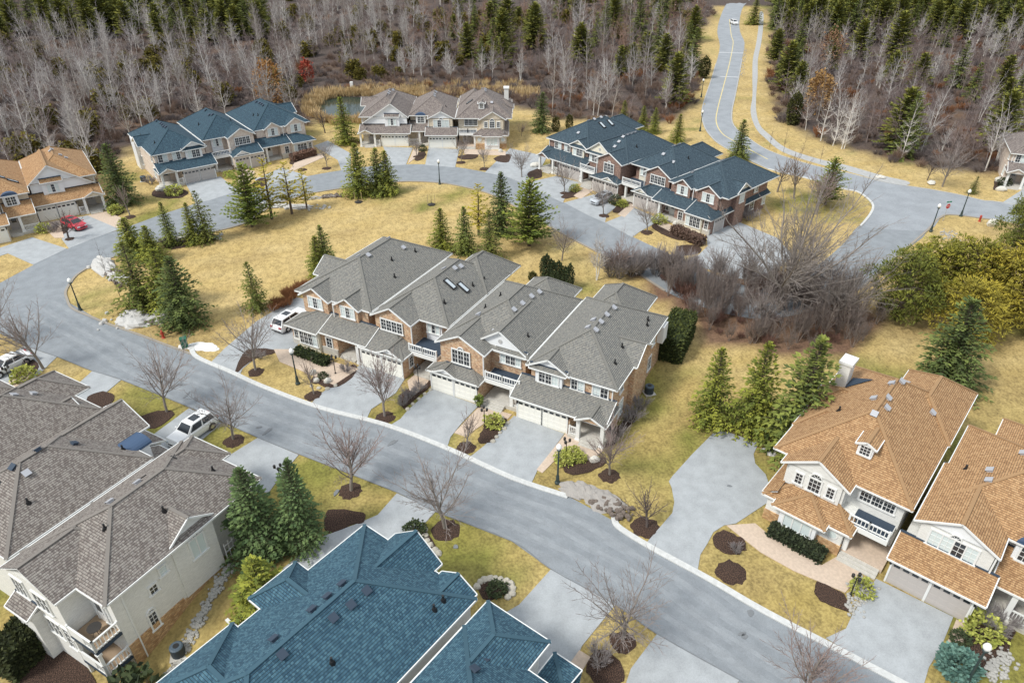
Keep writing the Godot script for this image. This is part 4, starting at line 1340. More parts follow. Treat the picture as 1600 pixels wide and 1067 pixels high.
func oculus_house(w := 9.5, depth := 15.0) -> void:
	# brick gable over the garage, pale gable with a round vent over the balcony
	wall(-.1, 5.4, -13, -.3, 0, 2.5); wall(5.4, w - .1, -13, -3.6, 0, 2.7)
	wall(.55, 5.3, -depth, -1.35, 2.4, 5.2); wall(5.3, w - .5, -depth, -3.0, 2.6, 5.1); wall(.4, w - .1, -depth, -12, 0, 2.7)
	shed(-.3, 5.65, .2, -1.3, 2.55, 3.1, true, true)
	hip(.7, 2.9, -1.9, .05, 2.58, .5, 0, -1, "z", GM, .25, "garage_gable")
	hip(.5, w - .4, -depth, -2.9, 5.2, .6, 1, 1, "z", "", .4, "roof", true)
	hip(.5, 5.3, -9, -1.3, 5.22, .52, 0, -1, "z", WM, .38, "gable_roof")
	hip(3.7, 9.0, -9, -2.9, 5.23, .68, 0, -1, "z", GM, .38, "gable_roof")
	shed(5.8, 9.2, -2.55, -3.0, 5.1, 5.55)
	win(2.9, 3.35, -1.3, "f", 2.0, 1.5, "000", 2, 3, true); win(7.4, 3.7, -3.0, "f", 2.2, 1.35, "1001", 2, 3)
	part("gable_vent", once("oculus", func():
		var b := MB.new()
		b.tube(Vector3(0, 0, 0), Vector3(0, 0, .06), .22, .22, 12, true)
		return b.mesh(M.grey_paint)), U, Vector3(6.35 if is_nan(MX) else 2 * MX - 6.35, 6.05, -2.9))
	garage(1.25, -.3); garage(3.9, -.3); lamps([5.3, 1.9, -.3])
	balcony(5.6, w - .1, -3.6, -1.0)
	post(8.5, -1.2); post(8.5, -3.3); rail(8.5, -1.2, w - .1, -1.2, .4); door(6.8, .4, -3.6); win(8.0, .6, -3.6, "f", .5, 1.7, "0")
	wall(5.5, w - .05, -3.6, -.9, 0, .4, "concrete", "porch_floor"); steps(5.6, 7.9, -.9, 3, .4)
	downspout(5.4, -1.3, 2.6, 5.2)

func porch_house(w := 9.0, depth := 15.8, slide := false) -> void:
	# an end house with a gabled corner porch at the right
	wall(0, 5.4, -depth, -.3, 0, 2.75); wall(5.4, w - .3, -depth, -2.6, 0, 2.8)
	wall(.5, w - .32, -depth, -2.22, 2.5, 5.15)
	shed(-.5, w, .25, -2.2, 2.6, 3.75)
	hip(w - 2.5, w - .2, -2.6, .35, 2.66, .5, 0, -1, "z", WM, .35, "porch_roof")
	hip(.5, w - .3, -depth, -2.2, 5.2, .58, 1, 1, "z", "", .4, "roof", true)
	if slide: cat(-.1, 3.2, w - .6, 5.15, 7.75, 4.1, -1.9, 9.0)
	else: hip(.6, 4.2, -9, -1.9, 5.22, .56, 0, -1, "z", GM, .38, "gable_roof")
	if slide: shed(1.6, 4.6, -1.35, -1.85, 5.3, 5.85); wall(1.7, 4.5, -2.3, -1.6, 2.9, 5.3, GM, "bay"); win(3.1, 3.7, -1.6, "f", 1.6, 1.2, "101", 1, 3)
	else:
		shed(.5, 4.3, -1.55, -1.95, 5.12, 5.5)
		wall(1.1, 3.8, -2.3, -1.85, 2.8, 5.2, GM, "bay")
		win(2.45, 3.7, -1.85, "f", 2.0, 1.3, "001", 2, 3); win(5.2, 3.75, -2.2, "f", 1.3, 1.3, "01", 2, 3); win(7.4, 3.75, -2.2, "f", 1.5, 1.3, "10", 2, 3)
	garage(1.35, -.3); garage(3.9, -.3); lamps([5.3, 1.9, -.3, .1, 1.9, -.3])
	post(6.4, .05); post(w - .3, .05); rail(5.5, -.05, 6.25, -.05, .35); door(7.5, .35, -2.6, "f", "door_grey")
	wall(5.4, w - .1, -2.6, .15, 0, .35, "concrete", "porch_floor"); steps(6.7, 8.4, .15, 2, .35)
	win(w - .3, .8, -4.2, "r", 1.1, 1.6, "1", 2, 3); win(w - .3, 3.6, -4.0, "r", .8, 1.3, "0"); win(w - .3, .9, -12.4, "r", 1.0, 1.5, "0", 2, 3); win(w - .3, 3.5, -13.0, "r", .9, 1.3, "1")
	downspout(w - .45, -2.2, 2.6, 5.2)

func barrel_house(w := 9.4, depth := 15.6) -> void:
	# a wide pale gable over the garage, a barrel-roofed dormer over the porch at the right
	wall(0, 5.4, -13, -.3, 0, 2.75); wall(5.4, w, -13, -4.0, 0, 2.8)
	wall(.7, 5.2, -depth + .2, -1.9, 2.5, 5.25); wall(5.2, w - .2, -depth + .2, -5.0, 2.5, 5.25); wall(.7, w - .1, -depth + .2, -12, 0, 2.6)
	shed(-.3, 5.9, .3, -1.9, 2.6, 3.6)
	shed(5.6, w, -1.9, -5.0, 2.75, 4.0)
	hip(.85, w - .3, -depth, -4.4, 5.2, .6, 1, 1, "z", "", .4, "roof", true)
	hip(.6, 5.1, -9, -1.9, 5.22, .52, 0, -1, "z", GM, .4, "gable_roof")
	win(2.85, 3.6, -1.9, "f", 3.0, 1.3, "1101", 2, 3, true)
	fan(7.0, -4.2, 1.9, 3.2, 1.9); win(7.0, 3.75, -4.2, "f", 1.3, 1.2, "00", 2, 3)
	garage(1.35, -.3); garage(3.95, -.3); lamps([.0, 1.95, -.3, 5.35, 1.95, -.3])
	post(7.2, -2.2, .3, 2.75); rail(7.2, -2.2, w - .1, -2.2, .3); door(6.4, .3, -4.0, "f", "door_grey")
	wall(5.4, w - .05, -4.0, -1.8, 0, .3, "concrete", "porch_floor"); steps(5.6, 7.0, -1.8, 1, .4)
	downspout(5.3, -1.9, 2.6, 5.2)

func balcony_house(w := 9.3, depth := 18.2, chimney := true) -> void:
	# an end house: gable over a low wing with a bay at the left, flat-roofed entry with a balcony at the right
	wall(.4, 6.2, -12, -.3, 0, 2.8); wall(6.2, w - .3, -12, -3.4, 0, 2.8)
	wall(.35, 6.25, -.6, -.22, 0, 1.0, "brick_base", "plinth")
	wall(1.7, 4.5, -.7, .35, 0, 2.5, GM, "bay")
	wall(.8, 5.2, -depth + .4, -1.7, 2.5, 5.25); wall(5.2, w - .3, -depth + .4, -3.0, 2.5, 5.25); wall(.6, w - .4, -depth + .4, -10, 0, 2.6)
	shed(.0, 6.8, .1, -1.7, 2.62, 3.5, true, true)
	hip(1.4, 4.8, -3.0, .5, 2.66, .45, 1, -1, "z", "", .35, "bay_roof")
	shed_side(-10, -.2, -.1, 1.0, 2.62, 3.3, false, false)
	hip(-.3, w - .2, -depth + .6, -2.8, 5.2, .66, 1, 1, "z", "", .4, "roof", true)
	hip(.8, 5.2, -9, -1.5, 5.22, .60, 0, -1, "z", WM, .4, "gable_roof")
	hip(-.4, 4, -9.4, -6.6, 5.18, .75, -1, 1, "x", "", .4, "gable_roof")
	hip(-.7, 4, -13.2, -10.0, 5.18, .75, -1, 1, "x", "", .4, "gable_roof")
	hip(4.4, w - .1, -depth - 2.2, -12, 5.22, .72, 1, 1, "z", "", .4, "gable_roof")
	wall(1.0, 5.0, -2.4, -1.5, 3.3, 5.25)
	win(3.1, 3.65, -1.5, "f", .95, 1.2, "0", 3, 3, true); win(1.9, 3.75, -1.5, "f", .6, 1.0, "0", 2, 3); win(4.3, 3.75, -1.5, "f", .6, 1.0, "0", 2, 3)
	win(7.2, 3.7, -3.0, "f", 2.5, 1.15, "000", 3, 3)
	win(3.1, .9, .35, "f", 2.1, 1.3, "111", 1, 1)
	for q in [1.05, 5.5]:
		var b := MB.new()
		b.tube(Vector3(0, 0, 0), Vector3(0, 0, .07), .42, .42, 16, true)
		var o := part("round_window", b.mesh(M.white), U, Vector3(q if is_nan(MX) else 2 * MX - q, 1.75, -.3))
		var g := MB.new()
		g.tube(Vector3(0, 0, 0), Vector3(0, 0, .09), .29, .29, 16, true)
		part("pane", g.mesh(M.curtain), o)
	balcony(6.0, w - .4, -3.2, -1.1)
	post(6.45, -.9); door(7.6, .4, -3.4, "f", "door_grey"); win(8.5, .6, -3.4, "f", .6, 1.7, "0")
	wall(6.25, w - .05, -3.4, -.7, 0, .4, "stone_path", "porch_floor"); steps(6.3, w - .2, -.7, 3, .4)
	# the dormer on the front slope
	wall(4.6, 5.7, -6.4, -4.3, 6.0, 7.55, GM, "dormer")
	hip(4.6, 5.7, -6.6, -4.3, 7.5, .5, 0, -1, "z", GM, .22, "dormer_roof")
	win(5.15, 6.62, -4.3, "f", .8, .85, "0", 3, 3)
	if chimney:
		wall(.0, .9, -13.9, -12.6, 0, 8.3, "brick_white", "chimney"); wall(-.12, 1.02, -14.0, -12.5, 8.3, 8.55, "white", "chimney_cap")

# ---------------------------------------------------------------- the rows of houses
func houses() -> void:
	row_front()
	row_blue_left()
	row_taupe()
	row_navy()
	row_tan_left()
	row_tan_right()
	row_brown()
	row_blue_near()
	far_house()

func row_front() -> void:
	var o := Vector3(-3.39, 0, -54.38)
	var gp := "brick townhouses with grey shingle roofs in the middle row"
	RM = "roof_grey"; WM = "brick_orange"; DM = "door_white"; GM = "siding"; MX = NAN
	house("grey-roofed orange brick townhouse at the left end of the middle row, beside the white SUV", o, -28, -23.4, 0, gp)
	bay_house()
	hip(-1.6, 5, -10.6, -7.0, 5.2, .66, -1, 0, "x", WM, .4, "gable_roof"); wall(-1.2, .5, -10.6, -7.0, 0, 5.2)
	vents([3.8, -8.2, 4.5, -8.9, 4.0, -13.4, 5.8, -13.6]); pipes([6.2, -10.8, 7.8, -9.0, 6.8, -14.5])
	house("grey-roofed orange brick townhouse, second from left in the middle row, with two roof windows", o, -28, -14.0, 0, gp)
	gable_house()
	hip(2.6, 8.2, -19.2, -12, 5.18, .78, 1, 1, "z", "", .4, "gable_roof")
	skylights([5.7, -8.9, 6.7, -9.9])
	vents([4.8, -11.3, 5.0, -12.2, 4.1, -10.4, 6.0, -14.4]); pipes([6.7, -6.2, 7.4, -13.2, 7.1, -11.2])
	house("grey-roofed orange brick townhouse, third in the middle row, with white gable and balcony", o, -28, -5.3, 0, gp)
	oculus_house()
	hip(3.0, 8.0, -17.4, -12, 5.16, .7, 1, 1, "z", "", .4, "gable_roof")
	vents([5.1, -4.0, 5.8, -6.6, 5.9, -8.2, 6.0, -10.0, 6.2, -11.4, 2.7, -5.2]); pipes([8.2, -5.0, 2.4, -7.0, 2.7, -9.6])
	house("grey-roofed orange brick townhouse at the right end of the middle row, with gabled corner porch", o, -28, 4.2, 0, gp)
	porch_house()
	wall(8.4, 9.15, -10.2, -6.2, 0, 5.25, "", "side_bay")
	hip(3.3, 9.15, -10.1, -6.3, 5.22, .60, 0, -1, "x", WM, .38, "gable_roof")
	hip(1.2, 6.4, -19.4, -12, 5.2, .76, 1, 1, "z", "", .4, "gable_roof"); wall(1.4, 6.2, -19, -12, 0, 5.2)
	wall(8.7, 9.3, -15.8, -14.4, 3.0, 4.9, GM, "side_bay")
	vents([4.9, -6.5, 4.8, -8.0, 4.8, -9.5, 4.9, -11.2, 4.1, -6.8, 4.0, -8.4, 4.5, -14.6]); pipes([7.4, -7.2, 8.0, -12.6, 7.8, -13.4, 7.7, -4.6])

func row_blue_left() -> void:
	var o := Vector3(-55.07, 0, -115.38)
	var gp := "cream brick townhouses with teal blue roofs at the pond"
	RM = "roof_teal"; WM = "brick_pink"; DM = "door_grey"; GM = "siding"
	house("teal-roofed pinkish townhouse with white corner porch, left end of the row beside the pond", o, 37.4, -3.8, .2, gp)
	mirror(9.0); porch_house(9.0, 17.4)
	hip(3.3, 9.4, -12.0, -8.5, 5.22, .60, 0, -1, "x", WM, .38, "gable_roof")
	wall(8.6, 9.3, -15.5, -12.6, 0, 5.2, "siding", "side_bay")
	vents([4.6, -7.5, 4.7, -8.5, 4.6, -9.6, 4.6, -10.6, 4.7, -12.8], true); pipes([7.4, -5.2, 8, -12])
	house("teal-roofed pinkish townhouse in the middle of the row beside the pond, with white balcony", o, 37.4, 5.2, -1.2, gp)
	mirror(9.2); gable_house(9.2, 18.4)
	vents([4.9, -9.3, 5.2, -10.2, 4.9, -13.2], true); pipes([2.3, -8.2, 7.4, -10.2])
	house("teal-roofed pinkish townhouse with two small gables, right end of the row beside the pond", o, 37.4, 14.4, -2.6, gp)
	mirror(10.0); bay_house(10.0, 17.5)
	hip(-1.4, 5, -14.4, -10.8, 5.2, .66, -1, 0, "x", WM, .4, "gable_roof"); wall(-1.1, .5, -14.4, -10.8, 0, 5.2)
	vents([5.3, -8.6, 5.2, -9.6, 5.2, -10.6, 5.3, -12], true); pipes([7.2, -6.6, 7.6, -8])
	MX = NAN

func row_taupe() -> void:
	var o := Vector3(-25, 0, -136.1)
	var gp := "pale townhouses with taupe roofs in front of the woods"
	RM = "roof_taupe"; WM = "brick_cream"; DM = "door_white"; GM = "siding"
	house("taupe-roofed cream townhouse with large white gable, left end of the row backing the woods", o, 0, -4.4, 0, gp)
	mirror(9.4); porch_house(9.4, 17.5, true)
	hip(4, 10.3, -13.5, -10.5, 5.2, .7, 0, -1, "x", WM, .4, "gable_roof")
	vents([4.6, -9, 4.6, -10.4, 4.2, -12.6, 4.3, -14, 3.6, -5.4])
	house("taupe-roofed cream townhouse with dark barrel dormer, middle of the row backing the woods", o, 0, 5.0, 1.2, gp)
	mirror(9.3); barrel_house(9.3, 17.2)
	vents([4.6, -8.6, 4.7, -10, 4.6, -12]); pipes([2.2, -6.2])
	house("taupe-roofed cream townhouse with chimney and small dormer, right end of row backing the woods", o, 0, 14.4, 1.6, gp)
	mirror(9.9); balcony_house(9.9, 17.4)
	skylights([7.6, -8.0]); vents([4.6, -9, 4.6, -10.4, 5.2, -12.6, 3.2, -5.6])
	MX = NAN

func row_navy() -> void:
	var o := Vector3(7.94, 0, -119.89)
	var gp := "red brick townhouses with blue roofs below the far road"
	RM = "roof_navy"; WM = "brick_red"; DM = "door_grey"; GM = "cream"
	house("blue-roofed red brick townhouse with cream gable and corner porch, far left of its row", o, -46.5, -4.6, 0, gp)
	mirror(9.9); porch_house(9.9, 16.2)
	hip(3.0, 8.2, -19.8, -12, 5.2, .7, 1, 1, "z", "", .4, "gable_roof")
	skylights([3.6, -9.2, 3.6, -11.4]); vents([5.2, -7.4, 5.0, -8.6, 5.0, -10.4, 5.0, -12.0, 4.6, -4.2])
	house("blue-roofed red brick townhouse, second from left, with the silver car before its garage", o, -46.5, 5.3, 1.5, gp)
	mirror(9.0); oculus_house(9.0, 15.6)
	vents([4.6, -4.6, 4.6, -5.6, 4.6, -6.6, 4.6, -7.6, 4.6, -8.6, 4.6, -9.6]); pipes([2.2, -7.2])
	house("blue-roofed red brick townhouse with a four-light gable window, third from left", o, -46.5, 14.3, 2.2, gp)
	mirror(9.0); gable_house(9.0, 15.2)
	hip(2.0, 6.4, -18.4, -11, 5.2, .74, 1, 1, "z", "", .4, "gable_roof")
	vents([4.9, -6.6, 4.6, -8.8, 4.6, -10.2, 2.4, -5.8, 3.2, -5.0]); pipes([2.0, -9.2])
	house("blue-roofed red brick townhouse with wraparound lower roof, right end of the row", o, -46.5, 23.2, 3.3, gp)
	mirror(9.4); bay_house(9.4, 16.4)
	shed_side(-16.0, .1, -.5, .3, 2.6, 3.2)
	hip(-.6, 4, -8.6, -5.4, 5.2, .66, -1, 0, "x", "cream", .4, "gable_roof"); wall(-.6, .5, -8.4, -5.6, 0, 5.2, "", "side_bay"); win(-.6, 3.5, -7, "l", 1.2, 1.3, "11", 2, 3)
	win(0, 3.6, -12, "l", 1.0, 1.3, "01", 2, 3); win(0, .9, -11.5, "l", 1.2, 1.4, "0", 2, 3); garage(-.05, -2.6, 0, "l"); win(0, .9, -15, "l", .9, 1.5, "1")
	vents([4.7, -8.8, 4.9, -9.6, 6.9, -5.0])
	MX = NAN

func row_tan_left() -> void:
	var o := Vector3(-69.56, 0, -92.61)
	var gp := "townhouses with tan roofs at the left edge"
	RM = "roof_tan"; WM = "brick_cream"; DM = "door_white"; GM = "siding"; MX = NAN
	house("tan-roofed townhouse with large white gable beside the red car", o, 35, 2.9, -5.6, gp)
	porch_house(9.2, 15.6, true)
	hip(3.0, 8.4, -13.6, -8, 5.2, .7, 1, 1, "z", "", .4, "gable_roof")
	vents([2.6, -7.4, 3.4, -7.8, 4.6, -8.6, 4.8, -9.4, 5.6, -7.2, 6.2, -6.4])
	house("tan-roofed townhouse with blue barrel dormer, cut by the left edge of the view", o, 35, -6.6, -.3, gp)
	barrel_house(9.4, 20.5)
	skylights([6.6, -8.0, 8.0, -7.6]); vents([4.8, -13, 4.7, -14.4, 4.9, -15.4])

func row_tan_right() -> void:
	var o := Vector3(26.41, 0, -33.91)
	var gp := "townhouses with tan roofs at the right edge"
	RM = "roof_tan"; WM = "brick_white"; DM = "door_grey"; GM = "siding"; MX = NAN
	house("tan-roofed white brick townhouse with chimney and small roof dormer, right foreground", o, -41.3, -9.3, 0, gp)
	balcony_house()
	vents([4.5, -7.2, 4.9, -8.8, 4.6, -9.9, 4.3, -12.0, 4.7, -13.0, 5.0, -14.0, 3.8, -9.5, 7.5, -13.2, 6.3, -17.2], false); pipes([1.9, -8.0])
	part("cricket", once("cricket", func():
		var b := MB.new()
		b.tri(Vector3(.95, 6.38, -14.2), Vector3(.95, 6.38, -12.3), Vector3(2.7, 7.56, -13.2))
		return b.mesh(M.navy)), U)
	house("tan-roofed white brick townhouse with two grey garage doors, right foreground", o, -41.3, 0.3, 0, gp)
	barrel_house(9.6, 15.2)
	hip(2.8, 9.2, -18, -10, 5.22, .6, 1, 1, "z", "", .4, "gable_roof")
	vents([3.2, -7.0, 3.0, -8.4, 4.4, -10.8, 5.6, -11.6, 5.8, -10.6]); pipes([1.6, -8.6])
	house("tan-roofed white townhouse cut by the lower right corner of the view", o, -41.3, 9.9, .3, gp)
	oculus_house(9.4, 15)

func row_brown() -> void:
	# seen from behind: these fronts face the street beyond; the ground falls away at their backs
	var o := Vector3(-21.55, 0, -34.84)
	var gp := "pale townhouses with mottled brown roofs at the lower left"
	RM = "roof_brown"; WM = "brick_white"; DM = "door_white"; GM = "siding"; MX = NAN
	house("brown-roofed white brick townhouse with stacked rear balconies, nearest of its row", o, 151, 0, 0, gp)
	wall(0, 7.8, -7.3, 0.3, -2.4, 5.2); wall(2.6, 7.8, -9.0, -7.3, -2.4, 5.2); wall(.6, 7.8, .3, 4.6, -.2, 5.2)
	wall(-.07, .2, -7.3, -3.0, -2.4, .25, "brick_base", "plinth"); wall(-.07, .2, -3.0, .38, -2.4, .0, "brick_base", "plinth")
	wall(-.14, .2, -2.75, .62, .05, 5.2, "", "side_bay")
	hip(-.2, 7.65, -7.4, 4.6, 5.2, .58, 1, 1, "z", "", .42, "roof", true)
	hip(2.6, 7.6, -8.9, -3, 5.21, .565, 1, -1, "z", "", .42, "rear_roof")
	hip(3.9, 7.4, -2, 5.4, 5.22, .59, 1, -1, "z", "", .42, "gable_roof")
	hip(-.16, 5, -2.75, .62, 5.22, .66, -1, 0, "x", "brick_white", .3, "gable_roof")
	wall(4.0, 7.4, 4.2, 5.0, 0, 5.2)
	vents([4.6, -.9, 4.6, -3.0]); pipes([2.0, 3.1, 3.0, -4.6, 1.6, -1.4])
	for k in 4:
		on_roof("roof_vent", once("ridgevent", func():
			var b := MB.new()
			b.box(-.3, .3, 0, .06, -.07, .07)
			return b.mesh(M.black)), 5.2, 2.4 - k * 2.6)
	win(0, 3.4, -3.6, "l", .6, .7, "1"); win(0, 2.6, -4.6, "l", .62, .7, "0", 2, 2); win(0, -.2, -5.3, "l", .62, 1.5, "0", 2, 4, true)
	win(-.14, 2.7, -.9, "l", 1.2, 1.7, "11", 1, 1, true); win(0, 3.9, 3.7, "l", .5, .8, "0"); win(0, 4.3, 2.4, "l", .5, .7, "0")
	win(4.6, 2.9, -9.0, "b", 1.5, 1.5, "000", 1, 2); win(4.6, .4, -9.0, "b", 1.5, 1.5, "000", 1, 2); win(6.9, 3.0, -9.0, "b", 1.3, 1.6, "000", 1, 2); win(3.2, 0, -9.0, "b", .7, 2.0, "0", 2, 4)
	wall(5.6, 7.9, -9.7, -9.0, -2.4, 2.3, "", "rear_bay"); shed(5.5, 8.0, -10.0, -9.0, 2.3, 2.9)
	# the two balconies in the corner
	for y in [1.75, -.75]:
		wall(.05, 2.6, -9.1, -7.3, y - .28, y, "navy", "balcony_edge"); wall(.12, 2.55, -9.03, -7.3, y, y + .04, "wood_deck", "balcony_floor")
		rail(.1, -9.05, 2.6, -9.05, y + .03, .95, "railing", .22); rail(.1, -7.3, .1, -9.05, y + .03, .95, "railing", .22)
		wall(1.0, 2.5, -9.1, -9.06, y + .12, y + .9, "white", "balcony_panel")
	post(.14, -8.98, -2.4, 1.5, .2); post(2.5, -8.98, -2.4, 1.5, .2)
	door(1.6, 1.8, -7.3, "b"); win(.95, 2.0, -7.3, "b", .5, 1.7, "0"); door(1.6, -.7, -7.3, "b")
	part("patio_table", once("patiotable", func():
		var b := MB.new()
		b.tube(Vector3(0, .66, 0), Vector3(0, .7, 0), .45, .45, 12, true)
		for k in 4: b.tube(Vector3(cos(k * 1.57) * .3, 0, sin(k * 1.57) * .3), Vector3(0, .66, 0), .02, .02, 4)
		return b.mesh(M.dark)), U, Vector3(1.2, 1.79, -8.2))
	downspout(-.05, -6.6, -2, 5.0)
	house("brown-roofed white brick townhouse with blue barrel dormer, middle of the lower left row", o, 151, 8.4, 0, gp)
	wall(0, 9.0, -8.2, 2.2, -2.4, 5.2); wall(4.0, 9.0, 2.2, 4.4, 0, 5.2)
	hip(.3, 8.7, -8.2, 2.2, 5.2, .60, 1, 1, "z", "", .42, "roof", true)
	hip(3.9, 8.5, -3, 4.7, 5.22, .62, 0, -1, "z", "siding", .42, "gable_roof")
	fan(2.6, 3.6, 1.7, 3.4, 1.75); shed(.2, 3.8, 5.4, 3.0, 2.75, 3.9)
	shed(4.0, 9.0, 6.2, 4.2, 2.6, 3.5); wall(4.2, 9.0, 3.5, 5.8, 0, 2.6)
	wall(1.0, 1.3, 4.8, 5.1, 0, 2.7, "white", "post")
	vents([4.2, -.4, 4.5, -2.6, 4.6, -4.4, 5.0, -5.6], true); pipes([2.0, -5.4, 2.2, 1.8]); vents([3.6, -4.2])
	house("brown-roofed white brick townhouse with small white roof gable, cut by the left edge", o, 151, 17.4, 0, gp)
	wall(0, 9.0, -8.2, 2.4, -2.4, 5.2); wall(3.6, 9.0, 2.4, 4.8, 0, 5.2)
	hip(.2, 8.8, -8.2, 4.2, 5.2, .60, 1, 1, "z", "", .42, "roof", true)
	hip(4.0, 8.4, -3, 5.6, 5.22, .64, 1, -1, "z", "", .42, "gable_roof")
	hip(.8, 3.4, -1, 3.4, 5.3, .62, 0, -1, "z", "siding", .3, "gable_roof")
	balcony(.2, 3.8, 2.4, 5.0)
	vents([4.2, .6, 4.4, 2.0]); 
	house("brown-roofed white brick townhouse mostly outside the left edge of the view", o, 151, 26.6, 0, gp)
	wall(0, 9.0, -8.2, 2.4, -2.4, 5.2)
	hip(0, 9.0, -8.2, 2.4, 5.2, .60, 1, 1, "z", "", .42, "roof", true)

func row_blue_near() -> void:
	var o := Vector3(-2.75, 0, -28.87)
	var gp := "townhouses with blue roofs at the bottom of the view"
	RM = "roof_blue"; WM = "brick_white"; DM = "door_white"; GM = "siding"; MX = NAN
	house("blue-roofed townhouse with several roof vents in the bottom centre, seen from above", o, 142.8, -.6, 0, gp)
	wall(0, 9.4, -17, -.5, -1.5, 5.2); wall(3.7, 7.1, -.5, .28, 0, 5.2); wall(8, 10.6, -8.0, -5.6, -1.2, 5.2); wall(.3, 3.0, -.5, -.2, 0, 5.2)
	hip(.2, 9.4, -17, -.5, 5.2, .58, 1, 1, "z", "", .42, "roof", true)
	hip(3.7, 7.1, -7, .3, 5.22, .80, 0, -1, "z", "siding", .42, "gable_roof")
	hip(.4, 2.5, -5, -.15, 5.22, .60, 0, -1, "z", "siding", .42, "gable_roof")
	hip(4, 10.6, -8.2, -5.4, 5.22, .78, 1, -1, "x", "", .42, "gable_roof")
	hip(4, 9.9, -15.8, -10.6, 5.22, .72, 1, -1, "x", "", .42, "gable_roof")
	vents([4.0, -5.0, 4.0, -6.2, 4.1, -7.4, 5.3, -5.6, 5.3, -6.7, 5.3, -7.8, 5.6, -10.2, 4.4, -10.6], true); pipes([1.0, -2.6, 2.6, -8.9, 1.0, -1.8, 9.0, -11.8])
	house("blue-roofed townhouse right of the bottom centre, its gutter along a dark gap", o, 142.8, -10.4, 0, gp)
	wall(0, 8.7, -14, -2.2, 0, 5.2); wall(4.6, 8.7, -2.2, -.5, 0, 5.2)
	hip(.4, 8.6, -14, -2.4, 5.2, .60, 1, 1, "z", "", .42, "roof", true)
	hip(4.7, 8.55, -7, -.2, 5.22, .57, 1, -1, "z", "", .42, "gable_roof")
	shed(2.6, 4.6, 1.2, -2.2, 2.8, 3.4, false, true)
	post(3.2, .7)
	vents([6.0, -2.4, 6.2, -3.4, 6.0, -4.6], true)
	house("blue-roofed townhouse at the bottom edge, only its front gable in view", o, 142.8, -19.8, -1.6, gp)
	wall(0, 9.2, -12, -1, 0, 5.2)
	hip(.0, 9.2, -12, -1.4, 5.2, .60, 1, 1, "z", "", .42, "roof", true)
	hip(5.0, 8.6, -6, .4, 5.22, .62, 0, -1, "z", "siding", .42, "gable_roof")

func far_house() -> void:
	RM = "roof_taupe"; WM = "brick_pink"; DM = "door_grey"; GM = "siding"; MX = NAN
	house("small grey-roofed white house with porch at the right edge, against the woods", Vector3(82.03, 0, -114.06), -24, 0, 0, "")
	mirror(9.0); porch_house(9.0, 13)
	MX = NAN

